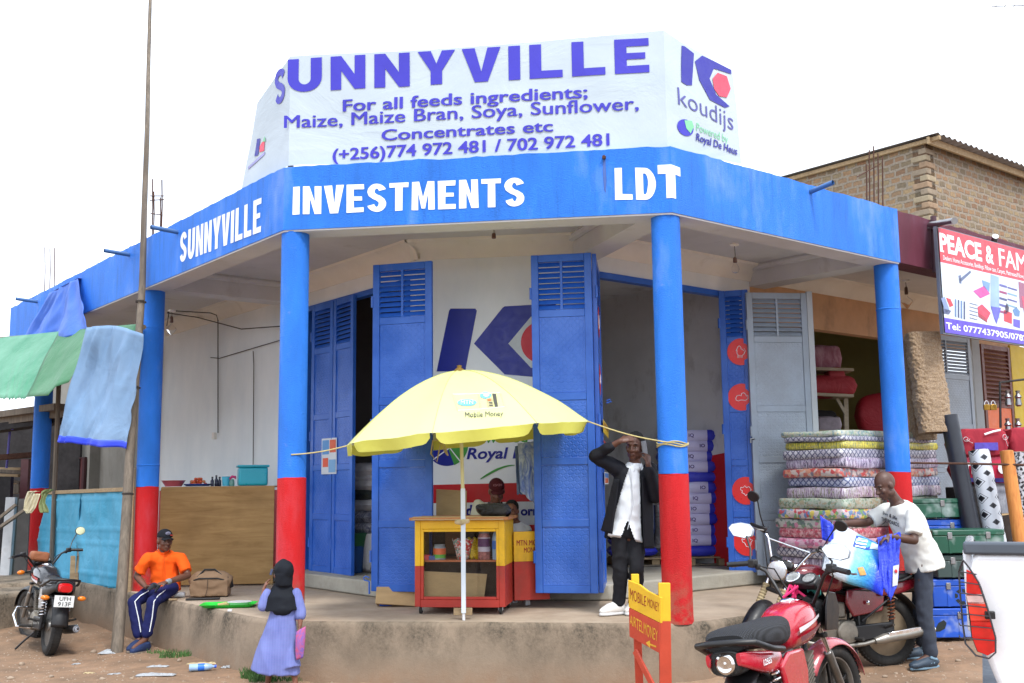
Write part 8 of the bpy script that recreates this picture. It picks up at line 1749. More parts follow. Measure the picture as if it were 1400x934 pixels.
def cap_hat(o,L,ax,m,s=1.,brim=True,peak=(.0,.1,.055),pm=None):
    f,u,r = ax; q = MB(); R = Matrix((r,f,u)).transposed(); q.ball(L(0,-.012,.045),(.084*s,.107*s,.085*s),24,16,R)
    cutz = L(0,0,.035); h_ = organic(q,'cap',m,o,.007,2,.0012,30,lambda p: (p-cutz).dot(u) < 0)
    if brim:
        q = MB(); q.grid(lambda a,b: L((a-.5)*.145*(1-.35*b*b),.07+.085*b*(1-(2*a-1)**2*.45),.045-.018*b-.022*(2*a-1)**2),14,6); q.build('peak',pm or m,h_,solid=.004,sharp=180,root=o)
    return h_
# ---- seated man in the orange shirt
Yo = 12.02
o = thing('person','seated man in an orange shirt, black cap and navy track trousers on the ledge','person',P_(222,812,12.1))
pel = P_(227,800,12.16); J = dict(pelvis=pel,chest=P_(223,766,12.14),neck=P_(224,752,12.12),head=P_(225.5,739,12.06),face=(.6,-.8,-.03),up=(.02,.0,1),sr=P_(202,763,12.0),sl=P_(247,763,12.14),er=P_(187,788,12.0),el=P_(257,787,12.05),wr=P_(200,803,11.84),wl=P_(228,796,11.8),pr=P_(217,803,12.1),pl=P_(234,804,12.1),kr=P_(183,823,11.82),kl=P_(209,823,11.72),ar=P_(191,875,11.8),al=P_(199,874,11.72),tr=P_(176,893,11.62),tl=P_(175,897,11.5))
J['hr'] = (J['wr'],P_(212,800,11.76)-J['wr'],(0,-.3,-1),(0,-.6,.8),.55,.95); J['hl'] = (J['wl'],P_(212,800,11.72)-J['wl'],(0,.3,-1),(0,-.7,.7),.35,.95)
bo,L,ax = body(o,J,SK4,.95,.88,hs=.98); eyes(L,ax,o,.98)
def trousers(o,J,m,k,bulk,hem=.93,flare=(.1,.085,.078,.07),voxel=.01,fold=.009,low=None,fs2=8):
    q = MB(); side = (J['sl']-J['sr']).normalized(); q.tube([J['pelvis']+(J['chest']-J['pelvis']).normalized()*.1,J['pelvis'],J['pelvis']-(J['chest']-J['pelvis']).normalized()*.06],[(.145*k*bulk,.11*k*bulk),(.165*k*bulk,.128*k*bulk),(.13*k*bulk,.115*k*bulk)],20,True,1,side)
    for s_ in 'lr':
        p,kn,a = J['p'+s_],J['k'+s_],J['a'+s_]; h_ = kn.lerp(a,hem); seg(q,[p,p.lerp(kn,.5),kn],[flare[0]*k*bulk,flare[1]*k*bulk,flare[2]*k*bulk]); seg(q,[kn,kn.lerp(h_,.5),h_],[flare[2]*k*bulk,(flare[2]+flare[3])/2*k*bulk,flare[3]*k*bulk])
    return organic(q,'trousers',m,o,voxel,4,fold,fs2)
tr_ = trousers(o,J,fabric('navy track trousers',c(26,32,82)),.95,.88,.82,(.1,.09,.082,.075))
for s_ in 'rl':
    q = MB(); a,b,e = J['p'+s_],J['k'+s_],J['a'+s_]; of = Vector((.03,-.085,.035)); q.tube([a.lerp(b,.35)+of,a.lerp(b,.75)+of,b+Vector((.035,-.07,.01)),b.lerp(e,.4)+Vector((.045,-.06,0)),b.lerp(e,.78)+Vector((.045,-.055,0))],.0055,6); q.build('white_piping',M_white,tr_,root=o)
def shirt(o,J,m,k,bulk,hem,sleeve=.75,voxel=.011,fold=.009,name='shirt',pad=.02,flare=1.08,sl_r=.066,fs2=8):
    q = MB(); side = (J['sl']-J['sr']).normalized(); pad *= 1
    ch,nk,pe = J['chest'],J['neck'],J['pelvis']; q.tube([hem,pe.lerp(ch,.15),pe.lerp(ch,.6),ch,ch.lerp(nk,.58),ch.lerp(nk,.92)],[((.165*k*bulk+pad)*flare,(.125*k*bulk+pad)*flare),(.16*k*bulk+pad,.12*k*bulk+pad),(.15*k*bulk+pad,.115*k*bulk+pad),(.165*k*bulk+pad,.12*k*bulk+pad),(.14*k*bulk+pad,.09*k*bulk+pad),(.075*k+pad*.3,.066*k+pad*.3)],26,True,1,side)
    for s_ in 'lr':
        S_0,E_0 = J['s'+s_],J['e'+s_]; seg(q,[ch.lerp(S_0,.55),S_0],[.075*k*bulk+pad*.5,.06*k*bulk+pad*.4])
        if sleeve <= 1: en = S_0.lerp(E_0,sleeve); q.tube([S_0,S_0.lerp(en,.5),en],[sl_r*k*bulk+pad*.25,sl_r*k*bulk+pad*.35,sl_r*k*bulk*1.06+pad*.4],16)
        else:
            en = E_0.lerp(J['w'+s_],sleeve-1); seg(q,[S_0,S_0.lerp(E_0,.5),E_0],[sl_r*k*bulk+pad*.25,sl_r*k*bulk*.98,sl_r*k*bulk*.88]); seg(q,[E_0,E_0.lerp(en,.5),en],[sl_r*k*bulk*.86,sl_r*k*bulk*.8,sl_r*k*bulk*.72])
    return organic(q,name,m,o,voxel,4,fold,fs2)
M_or = fabric('orange cotton shirt',c(238,92,20),.08); sh1 = shirt(o,J,M_or,.95,.9,pel+Vector((0,-.02,-.06)),.78,fold=.012)
f_,u_,r_ = ax; q = MB(); nb_ = J['neck']; q.tube([nb_+Vector((-.05,-.03,.0)),nb_+Vector((-.01,-.075,-.035)),nb_+Vector((.03,-.08,-.035)),nb_+Vector((.065,-.03,.0))],[.014]*4,10,flat=.6); q.build('collar',M_or,sh1,root=o)
q = MB(); a = J['chest']; q.tube([P_(224,756,11.985),P_(225,770,11.965),P_(226,790,11.97)],.004,6); q.build('button_placket',fabric('orange placket',c(206,74,16)),sh1,root=o)
ch_ = cap_hat(o,L,ax,fabric('black cap cotton',c(22,24,30)),1.0); q = MB(); p0 = L(0,.1,.075); q.ball(L(0,.093,.085),(.03,.012,.02),12,8,Matrix((r_,f_,u_)).transposed()); q.build('cap_patch',mat('cap grey patch',c(110,110,130),.7,var=.5,vs=60),ch_,root=o); q = MB(); q.tube([L(-.06,.075,.06),L(-.03,.1,.065)],.006,6); q.build('cap_stripe',mat('cap red stripe',c(190,60,50),.7),ch_,root=o)
M_nav = mat('navy suede shoe',c(24,44,84),.8,var=.2,vs=10); M_sole = mat('grey brown sole',c(120,108,96),.8,var=.2)
for s_ in 'rl': shoe(o,J['a'+s_],V3(J['t'+s_].xy,J['t'+s_].z),M_nav,M_sole)
q = MB(); seg(q,[J['wl']+(J['el']-J['wl']).normalized()*.01,J['wl']+(J['el']-J['wl']).normalized()*.035],[.031,.033]); q.build('wristband',mat('grey wristband',c(120,130,136),.5),o)
q = MB(); q.tube([P_(203,806,11.72),P_(211,800,11.68),P_(218,801,11.68),P_(212,809,11.66)],[.02,.03,.028,.015],10,flat=.5); tag(q.build('dark_cloth_cap',fabric('dark grey cloth',c(58,62,68))),'dark grey cloth in the hands of the seated man','cloth')
# ---- girl in a black headscarf
Yg = 9.62
o = thing('person','small girl in a black headscarf and lilac checked dress holding a pink packet','person',P_(385,942,Yg))
J = dict(pelvis=P_(386,845,Yg),chest=P_(386,818,Yg+.02),neck=P_(387,800,Yg+.02),head=P_(386,783,Yg+.0),face=(-.75,.62,-.02),up=(0,0,1),sl=P_(365,812,Yg-.02),sr=P_(405,812,Yg),el=P_(359,829,Yg-.05),er=P_(411,837,Yg-.02),wl=P_(361,805,Yg-.03),wr=P_(410,857,Yg-.06),pl=P_(379,848,Yg),pr=P_(393,848,Yg),kl=P_(372,895,Yg+.02),kr=P_(398,895,Yg),al=P_(366,934,Yg+.05),ar=P_(404,934,Yg-.02),tl=P_(358,943,Yg+.06),tr=P_(400,945,Yg-.05))
J['hl'] = (J['wl'],P_(366,792,Yg)-J['wl'],(.8,.3,-.2),(0,-.9,.3),.5,.72); J['hr'] = (J['wr'],P_(411,868,Yg-.06)-J['wr'],(-.9,.2,0),(-.2,-.9,0),.8,.72)
k = .66; bo,L,ax = body(o,J,SK3,k,.95,.006,hs=.86,neck_r=.05); eyes(L,ax,o,.86)
def gingham():
    m,nt,b = newmat('lilac checked cotton'); v = co(nt,(1,1,1)); sp_ = N(nt,'ShaderNodeSeparateXYZ'); nt.links.new(v,sp_.inputs[0]); o_ = None
    def lines(s,kk):
        a = N(nt,'ShaderNodeMath',operation='MULTIPLY'); a.inputs[1].default_value = kk; nt.links.new(s,a.inputs[0]); p = N(nt,'ShaderNodeMath',operation='PINGPONG'); p.inputs[1].default_value = .5; nt.links.new(a.outputs[0],p.inputs[0]); return ramp(nt,p.outputs[0],[(.1,G4(.12)),(.3,G4(0))])
    base = ramp(nt,noi(nt,v,5,5),[(.3,c(94,106,166)),(.7,c(116,128,186))]); o1 = mixc(nt,lines(sp_.outputs[0],42),base,c(140,140,200)); o2 = mixc(nt,lines(sp_.outputs[2],42),o1,c(124,106,176)); nt.links.new(o2,b.inputs['Base Color']); b.inputs['Roughness'].default_value = .85; bump(nt,b,noi(nt,co(nt,(1,1,.3)),16,5,.6),.35,.015); return m
M_dress = gingham(); sd = Vector((1,0,0)); q = MB()
q.tube([P_(377,918,Yg+.02),P_(380,890,Yg+.01),P_(384,860,Yg),P_(387,836,Yg),P_(386,818,Yg+.02),P_(387,804,Yg+.02)],[(.222,.17),(.186,.15),(.14,.115),(.108,.09),(.112,.088),(.055,.05)],30,True,1,(1,0,0))
q.tube([P_(368,910,Yg+.05),P_(378,870,Yg+.02)],[.15,.1],16); q.tube([P_(396,914,Yg-.04),P_(390,870,Yg-.0)],[.1,.085],16)
for s_,fr2 in (('l',.05),('r',.5)):
    S0,E0,W0 = J['s'+s_],J['e'+s_],J['w'+s_]; en = E0.lerp(W0,.15 if s_ == 'l' else .25); seg(q,[S0,S0.lerp(E0,.5),E0,en],[.05,.05,.047,.045])
cutz = P_(380,924,Yg).z
organic(q,'dress',M_dress,o,.0095,4,.012,6,stretch=(1.4,1.4,.35))
M_hij = fabric('black jersey scarf',c(20,24,32),.15,rough=.8,bm_=.3); q = MB(); Rh = Matrix((ax[2],ax[0],ax[1])).transposed(); q.ball(L(0,-.028,.022),(.087*.9,.108*.9,.112*.9),22,14,Rh); q.tube([L(0,-.03,-.01),L(0,-.03,-.1),J['neck']+Vector((0,-.0,-.0)),P_(386,816,Yg),P_(386,834,Yg)],[(.075,.086),(.07,.076),(.078,.078),(.142,.11),(.17,.125)],26,True,1,(1,0,0)); q.ball(P_(386,833,Yg-.06),(.09,.07,.06)); q.tube([L(-.05,.02,-.05),L(0,.035,-.105),L(.05,.02,-.05)],[.03,.035,.03],10)
fc = L(0,.0,0); lowz = P_(386,843,Yg).z
organic(q,'headscarf',M_hij,o,.0075,4,.007,11,stretch=(1,1,.5))
for s_ in 'lr':
    q = MB(); a,t = J['a'+s_],J['t'+s_]; d = V3((t-a).xy,0).normalized(); sdv = d.cross(Vector((0,0,1))); q.prism([(-.03,-.024),(.06,-.03),(.13,-.026),(.145,0),(.13,.026),(.06,.028),(-.03,.024)],.014,frame(V3(a.xy,t.z-.005)-d*.02,d,-sdv)); q.build('sandal',mat('brown sandal',c(80,56,44),.7),o,bevel=.004)
M_pk = batik('pink purple packet print',c(190,84,112),c(122,92,168),16); q = MB(); q.grid(lambda u,v: P_(405,864,Yg-.1).lerp(P_(418,856,Yg-.09),u).lerp(P_(405,902,Yg-.1).lerp(P_(414,899,Yg-.09),u),v)+Vector((0,-.02*math.sin(u*3.1)*math.sin(v*3.1),0)),10,14); tag(q.build('pink_packet',M_pk,solid=.012),'pink and purple packet in the hand of the small girl','packet')
q = MB(); a = P_(370,786,Yg-.03); q.bar(a,a+Vector((.015,.0,.05)),.02,.02); tag(q.build('snack_stick',mat('blue grey wrapper',c(60,70,96),.4)),'small dark snack held to the mouth of the girl','snack')
# ---- man with the phone
Yp = 10.02
o = thing('person','man in a black jacket and white shirt phoning with one hand on his forehead','person',P_(855,840,10.1))
J = dict(pelvis=P_(858,726,Yp+.03),chest=P_(864,662,Yp+.02),neck=P_(868,636,Yp),head=P_(868,611,Yp-.02),face=(-.42,-.9,-.05),up=(.06,0,1),sr=P_(846,642,Yp),sl=P_(889,643,Yp+.03),er=P_(813,624,Yp-.08),el=P_(896,680,Yp-.06),wr=P_(848,603,Yp-.2),wl=P_(886,634,Yp-.14),pr=P_(849,730,Yp+.02),pl=P_(868,730,Yp+.05),kr=P_(848,782,Yp+.0),kl=P_(871,777,Yp-.08),ar=P_(846,824,10.1),al=P_(868,826,10.2),tr=P_(824,843,10.02),tl=P_(858,846,10.02))
J['hr'] = (J['wr'],P_(868,597,Yp-.17)-J['wr'],(.25,.8,-.5),(0,-.2,1),.22,.95); J['hl'] = (J['wl'],P_(885,614,Yp-.08)-J['wl'],(-.5,.8,0),(-.9,-.3,.2),.75,.95)
bo,L,ax = body(o,J,SK2,1.,.88,hs=1.02); eyes(L,ax,o,1.02)
f_,u_,r_ = ax; q = MB(); Rh = Matrix((r_,f_,u_)).transposed(); q.ball(L(0,-.022,.05),(.087,.106,.096),24,16,Rh); hl = L(0,.035,.045); organic(q,'hair',M_hair,o,.007,2,.003,60,lambda p: (p-hl).dot(u_)*.55-(p-hl).dot(f_) < .0 and (p-hl).dot(f_) > -.02 or (p-L(0,0,.0)).dot(u_) < -.02)
M_blkt = fabric('black trousers',c(30,31,36)); trousers(o,J,M_blkt,1.,.92,1.0,(.098,.09,.075,.066),fold=.01)
M_ws = fabric('white cotton shirt',c(216,222,228),.06,rough=.7)
q = MB(); sdv = (J['sl']-J['sr']).normalized(); hem0 = P_(855,738,Yp-.03)
q.tube([hem0,J['pelvis'].lerp(J['chest'],.2)-Vector((0,.02,0)),J['pelvis'].lerp(J['chest'],.7)-Vector((0,.02,0)),J['chest']-Vector((0,.01,0)),J['chest'].lerp(J['neck'],.6)-Vector((0,.005,0)),J['neck'].lerp(J['head'],.12)],[(.17,.125),(.152,.12),(.15,.115),(.155,.115),(.12,.088),(.066,.064)],24,True,1,sdv)
vcut = lambda p: p.y < Yp and proj(p)[1] > 713 and abs(proj(p)[0]-858) < (proj(p)[1]-713)*.38
ws = organic(q,'white_shirt',M_ws,o,.0095,4,.008,8,vcut)
q = MB(); q.tube([P_(862,640,Yp-.1),P_(866,690,Yp-.14),P_(858,724,Yp-.15)],.004,6); q.build('button_placket',fabric('white placket',c(186,192,200)),ws,root=o)
for s_ in (-1,1): q = MB(); b0 = J['neck']-Vector((0,.06,.0)); q.add([b0+Vector((s_*.004,-.02,-.03)),b0+Vector((s_*.055,-.005,.02)),b0+Vector((s_*.05,.0,-.035)),b0+Vector((s_*.02,-.028,-.065))],[(0,1,2,3)]); q.build('collar_point',M_ws,ws,root=o,solid=.006)
# open jacket: a shell round back and sides with the front left open
M_jk = fabric('black jacket cloth',c(22,24,32),.2,rough=.7)
q = MB(); jh = P_(857,738,Yp+.05)
q.tube([jh,J['pelvis'].lerp(J['chest'],.35),J['chest'],J['chest'].lerp(J['neck'],.55),J['neck'].lerp(J['chest'],.08)],[(.215,.15),(.19,.145),(.185,.14),(.165,.112),(.085,.08)],28,True,1,sdv)
for s_ in 'lr':
    S0,E0,W0 = J['s'+s_],J['e'+s_],J['w'+s_]; en = E0.lerp(W0,.62 if s_ == 'r' else .8); seg(q,[J['chest'].lerp(S0,.6),S0,S0.lerp(E0,.5),E0],[.08,.078,.068,.06]); seg(q,[E0,E0.lerp(en,.5),en],[.06,.056,.05])
def opening(p):
    x_,y_ = proj(p); 
    if p.y > J['chest'].y-.02: return False
    if y_ < 632 or y_ > 760: return False
    t = (y_-640)/100; return 861-30*max(0,t)**.9 < x_ < 874+2*t
organic(q,'jacket',M_jk,o,.0095,4,.01,7,opening)
q = MB(); q.grid(lambda u,v: P_(846-10*v-7*u*(1-v*.3),655+75*v,Yp-.13+.03*u).lerp(P_(823-2*v,700+25*v,Yp+.03),u*(v**.7)),14,20); q.build('jacket_front',M_jk,o,solid=.012,sharp=180)
q = MB(); q.grid(lambda u,v: P_(877+3*v+13*u,652+98*v,Yp-.13+.1*u),10,20); q.build('jacket_front',M_jk,o,solid=.012,sharp=180)
M_snk = mat('white leather sneaker',c(222,220,216),.5,var=.08,dirt=.1)
for s_ in 'rl': shoe(o,J['a'+s_],V3(J['t'+s_].xy,.004),M_snk,M_wpl,root=o)
q = MB(); a = P_(881,613,Yp-.06); q.box(a,(.012,.065,.14),Matrix.Rotation(-.9,3,'Z') @ Matrix.Rotation(.15,3,'X')); tag(q.build('mobile_phone',mat('silver phone',c(120,122,126),.4),bevel=.005),'silver mobile phone held to the ear of the man in the jacket','phone')
q = MB(); q.tube([P_(897,690,Yp+.05),P_(901,720,Yp+.08),P_(897,748,Yp+.08)],[.03,.06,.05],12,flat=.8); tag(q.build('black_bag',cloth_mat('grey black polythene',c(44,46,54),.8,8,rough=.3)),'dark polythene bag hanging between the phoning man and the column','bag')
# ---- man in the white T-shirt leaning over the sack
Ym = 10.22
o = thing('person','bald man in a white T-shirt, grey trousers and clogs leaning over the feed sack','person',P_(1262,912,10.25))
J = dict(pelvis=P_(1262,762,Ym+.06),chest=P_(1240,712,Ym+.03),neck=P_(1225,686,Ym+.0),head=P_(1210,664,Ym-.02),face=(-.9,-.28,-.38),up=(-.35,0,1),sl=P_(1249,704,Ym-.16),sr=P_(1213,697,Ym+.2),el=P_(1250,739,Ym-.26),er=P_(1185,715,Ym+.2),wl=P_(1215,733,Ym-.3),wr=P_(1150,716,Ym+.04),pl=P_(1262,770,Ym-.03),pr=P_(1260,768,Ym+.16),kl=P_(1264,838,Ym-.04),kr=P_(1258,832,Ym+.2),al=P_(1273,896,10.2),ar=P_(1262,882,10.52),tl=P_(1247,915,10.1),tr=P_(1236,900,10.45))
J['hl'] = (J['wl'],P_(1198,739,Ym-.36)-J['wl'],(0,.25,-1),(-.3,-.6,.2),.5,1.); J['hr'] = (J['wr'],P_(1136,722,Ym-.02)-J['wr'],(.1,.3,-1),(0,-.9,.2),.4,1.)
bo,L,ax = body(o,J,SK1,1.02,.95,hs=1.06); eyes(L,ax,o,1.06)
trousers(o,J,fabric('washed charcoal trousers',c(62,68,80),.2),1.02,.9,.93,(.09,.09,.08,.073),fold=.009)
M_ts = fabric('off white T-shirt',c(214,214,208),.06); ts = shirt(o,J,M_ts,1.0,.95,P_(1266,779,Ym+.05),.78,fold=.012,flare=1.1,pad=.036)
for st_,x0,y0,x1,y1,h in (('live & life',1207,703.5,1226,711.5,.035),('THE BOARDS',1205,712,1229,720.5,.04)):
    q = MB(); vs_,fs_,wd_ = text_mesh(st_,.01,.15 if st_[0] == 'l' else 0,2,.4); dgo = ts.data; 
    from mathutils.bvhtree import BVHTree
    if st_[0] == 'l': iv = wm(o); bv = BVHTree.FromPolygons([iv @ v.co for v in ts.data.vertices],[list(p.vertices) for p in ts.data.polygons])
    pts = []
    for x,y in vs_:
        pxx,pyy = x0+(x1-x0)*x/wd_,y0+(y1-y0)*x/wd_-y*5.2; d_ = Vector(ray(pxx,pyy)).normalized(); hit = bv.ray_cast(Vector(CAM),d_)[0]; pts.append((hit if hit else P_(pxx,pyy,Ym-.15))-d_*.005)
    q.add(pts,fs_); q.build('shirt_print',mat('shirt print ink',c(50,52,60),.7),ts,smooth=False,root=o)
M_clog = mat('slate rubber clog',c(44,60,76),.55,var=.15); M_clogs = mat('pale clog trim',c(110,140,160),.5)
for s_ in 'lr':
    so_ = shoe(o,J['a'+s_],V3(J['t'+s_].xy,J['t'+s_].z-.01),M_clog,M_clogs,.06,.32,.056); a = V3(J['a'+s_].xy,J['t'+s_].z); d = V3((J['t'+s_]-J['a'+s_]).xy,0).normalized(); n_ = d.cross(Vector((0,0,1)))
    q = MB(); q.tube([a-d*.075+Vector((0,0,.06)),a+n_*.052-d*.02+Vector((0,0,.075)),a+n_*.052+d*.06+Vector((0,0,.1))],.012,8,flat=.4); q.tube([a-d*.075+Vector((0,0,.06)),a-n_*.052-d*.02+Vector((0,0,.075)),a-n_*.052+d*.06+Vector((0,0,.1))],.012,8,flat=.4); q.build('heel_strap',M_clogs,so_,root=o)
    for k_ in range(4): q = MB(); q.ball(a+d*(.02+.035*k_)+(n_ if n_.y < 0 else -n_)*.05+Vector((0,0,.045)),(.01,.006,.007),8,6); q.build('vent_hole',M_clogs,so_,root=o)
# ---- vendor and child behind the kiosk
def PV(x,y,Y): return aty(x,y-7,Y)
Yv = 11.15
o = thing('person','vendor in a maroon cap and cream shirt sitting behind the kiosk','person',(PV(676,700,Yv).x,Yv+.05,0))
J = dict(pelvis=PV(676,765,Yv+.15),chest=PV(675,718,Yv+.1),neck=PV(677,694,Yv+.06),head=PV(679,678,Yv),face=(.1,-.85,-.35),up=(0,-.3,1),sr=PV(654,698,Yv+.08),sl=PV(699,699,Yv+.08),er=PV(648,736,Yv),el=PV(704,738,Yv),wr=PV(664,742,Yv-.12),wl=PV(690,744,Yv-.12),pl=PV(686,772,Yv+.15),pr=PV(666,772,Yv+.15),kl=PV(690,775,Yv-.2),kr=PV(662,775,Yv-.2),al=V((PV(690,775,Yv).x,Yv-.18,.09)),ar=V((PV(662,775,Yv).x,Yv-.18,.09)),tl=V((PV(690,775,Yv).x,Yv-.3,.01)),tr=V((PV(662,775,Yv).x,Yv-.3,.01)))
J['hl'] = (J['wl'],(-.4,-.6,0),(0,0,-1),(-1,0,0),.4,.9); J['hr'] = (J['wr'],(.4,-.6,0),(0,0,-1),(1,0,0),.4,.9)
bo,L,ax = body(o,J,SK3,.95,.9,.0075,hs=1.0); eyes(L,ax,o); s1 = shirt(o,J,fabric('cream blouse',c(206,204,186),.08),.95,.95,PV(676,775,Yv+.1),.8)
q = MB(); b0 = J['neck']; q.tube([b0+Vector((-.07,-.02,.0)),b0+Vector((-.03,-.08,-.04)),b0+Vector((.03,-.08,-.04)),b0+Vector((.07,-.02,.0))],.01,8); q.build('black_collar',M_black,s1,root=o); trousers(o,J,fabric('dark skirt cloth',c(40,36,44)),.95,.95,.9)
hc = cap_hat(o,L,ax,fabric('maroon cap cotton',c(78,28,36)),1.0)
f_,u_,r_ = ax; q = MB(); put_text(q,'HENDI',frame(L(-.045,.097,.09),r_,u_),width=.09,height=.026,offset=.01); q.build('cap_lettering',mat('cap pink thread',c(160,110,120),.8),hc,root=o,smooth=False)
o = thing('person','young child in a white vest peering from behind the kiosk','person',(P_(707,720,11.0).x,11.02,0))
J = dict(pelvis=P_(709,760,11.05),chest=P_(709,728,11.03),neck=P_(706,713,11.0),head=P_(700,699,10.96),face=(-.25,-.95,-.05),up=(-.15,0,1),sr=P_(695,722,11.),sl=P_(721,722,11.02),er=P_(690,742,10.95),el=P_(727,746,11.),wr=P_(694,756,10.9),wl=P_(726,764,10.95),pl=P_(714,768,11.05),pr=P_(703,768,11.05),kl=P_(714,800,11.03),kr=P_(703,800,11.03),al=V((P_(714,800,11.03).x,11.04,.05)),ar=V((P_(703,800,11.03).x,11.04,.05)),tl=V((P_(714,800,11.03).x,10.94,.01)),tr=V((P_(703,800,11.03).x,10.94,.01)))
bo,L,ax = body(o,J,SK3,.56,.95,.006,hs=.82,neck_r=.05); eyes(L,ax,o,.82); shirt(o,J,fabric('white child vest',c(214,218,224),.05),.56,1.,P_(709,775,11.05),.2,pad=.01,fold=.005); trousers(o,J,fabric('dark child shorts',c(50,50,70)),.56,1.,.3)
f_,u_,r_ = ax; q = MB(); Rh = Matrix((r_,f_,u_)).transposed(); q.ball(L(0,-.022,.048),(.072,.088,.079),20,14,Rh); hl2 = L(0,.035,.045); organic(q,'hair',M_hair,o,.006,2,.002,60,lambda p: (p-hl2).dot(u_)*.55-(p-hl2).dot(f_) < 0 and (p-hl2).dot(f_) > -.02 or (p-L(0,0,0)).dot(u_) < -.01)
# ------------------------------------------------------------------ things on the ledge, litter, grass, stones
M_cbag = fabric('tan canvas bag',c(140,114,90),.12); bgx = thing('travel_bag','tan canvas travel bag with dark trim beside the seated man','bag',atz(282,816,0))
b0 = atz(282,817,0)+Vector((0,.12,0)); Rb = Matrix.Rotation(.12,3,'Z'); q = MB(); pv = lambda x,y,z: b0+Rb @ Vector((x,y,z))
q.tube([pv(-.2,0,.12),pv(-.12,0,.15),pv(.0,0,.155),pv(.14,0,.15),pv(.23,0,.12)],[(.1,.1),(.13,.13),(.14,.14),(.13,.13),(.1,.1)],18,True,1,(0,1,0)); q.box(pv(.01,0,.1),(.42,.24,.18),Rb); bb = organic(q,'bag_body',M_cbag,bgx,.011,5,.008,9)
q = MB(); q.tube([pv(-.12,-.1,.22),pv(-.05,-.06,.3),pv(.06,-.04,.3),pv(.14,-.08,.24)],.012,8,flat=.5); q.build('bag_handle',M_black,bgx); q = MB(); q.tube([pv(-.19,-.1,.18),pv(-.1,-.135,.21),pv(.1,-.135,.21),pv(.2,-.1,.18)],.008,6); q.build('zip',M_black,bgx); q = MB(); q.tube([pv(.2,-.08,.2),pv(.24,-.02,.16),pv(.245,.0,.1)],.03,10,flat=.5); q.build('bag_end_pocket',M_black,bgx)
q = MB(); q.tube([pv(-.02,-.142,.02),pv(0,-.15,.1),pv(0,-.145,.2)],.004,6); q.build('bag_seam',mat('dark seam',c(80,64,52),.9),bgx)
a = atz(254,821,0); q = MB(); q.bar(a+Vector((0,0,.012)),a+Vector((.36,.05,.014)),.05,.02); tag(q.build('dark_tool',M_black,bevel=.006),'flat dark tool lying before the travel bag','tool')
q = MB(); a = atz(239,817,0); q.cyl(a+Vector((0,0,.032)),a+Vector((.11,.01,.032)),.03,n=18); tag(q.build('thread_reel',M_wpl,bevel=.004),'white reel of thread lying beside the seated man','reel'); q = MB(); a = atz(231,821,0); q.bar(a+Vector((0,0,.01)),a+Vector((.09,0,.01)),.03,.018); tag(q.build('wooden_block',M_wood,bevel=.003),'small wooden block in front of the white reel','block')
ty = thing('green_tray','bright green plastic tray lying on the ledge','tray',atz(313,830,0)); c0 = atz(313,829.5,0); tw,td = (atz(349,830,0)-atz(277,830,0)).length/2,.17
def rrect(w_,d,r_=.05,n=5): return [(sx*(w_-r_)+r_*math.cos(math.radians(a0+90*k/n)),sy*(d-r_)+r_*math.sin(math.radians(a0+90*k/n))) for sx,sy,a0 in ((1,1,0),(-1,1,90),(-1,-1,180),(1,-1,270)) for k in range(n+1)]
q = MB(); Rt = Matrix.Rotation(.1,3,'Z'); ring_ = [(rrect(tw*.86,td*.84),.004),(rrect(tw*.96,td*.95),.03),(rrect(tw,td),.034),(rrect(tw*.95,td*.94),.028),(rrect(tw*.85,td*.83),.009)]; n_ = len(ring_[0][0]); vs_ = [c0+Rt @ Vector((x,y,z)) for R_,z in ring_ for x,y in R_]; q.add(vs_,[(i*n_+j,i*n_+(j+1) % n_,(i+1)*n_+(j+1) % n_,(i+1)*n_+j) for i in range(4) for j in range(n_)]+[tuple(range(n_-1,-1,-1)),tuple(range(4*n_,5*n_))]); q.build('tray_body',mat('bright green plastic',c(40,190,60),.4,var=.06),ty,sharp=50)
for x,y,s_ in ((-.12,.02,.06),(-.02,.05,.05)): q = MB(); a = c0+Vector((x,y,.012)); q.tube([a,a+Vector((.08,.02,.012)),a+Vector((.12,-.01,.004))],[.018,.02,.012],8,flat=.4); tag(q.build('food_scrap',M_card),'small pale scrap lying on the green tray','scrap','scraps on the green tray')
lathe_thing('plate','white plastic plate resting on the green tray','plate',c0+Vector((.1,.03,.01)),[(.001,.004),(.09,.004),(.12,.035),(.125,.037)],M_wpl,extra='open')
q = MB(); a = atz(316,834,0); q.box(a+Vector((.02,-.12,.012)),(.04,.03,.02)); tag(q.build('paper_scrap',M_wpl),'scrap of white paper on the ledge before the green tray','scrap')
q = MB(); a = atz(335,800,0); q.bar(a+Vector((-.08,0,.015)),a+Vector((.2,.02,.015)),.05,.02); tag(q.build('plank_offcut',M_woodg),'dark plank offcut lying behind the travel bag','plank')
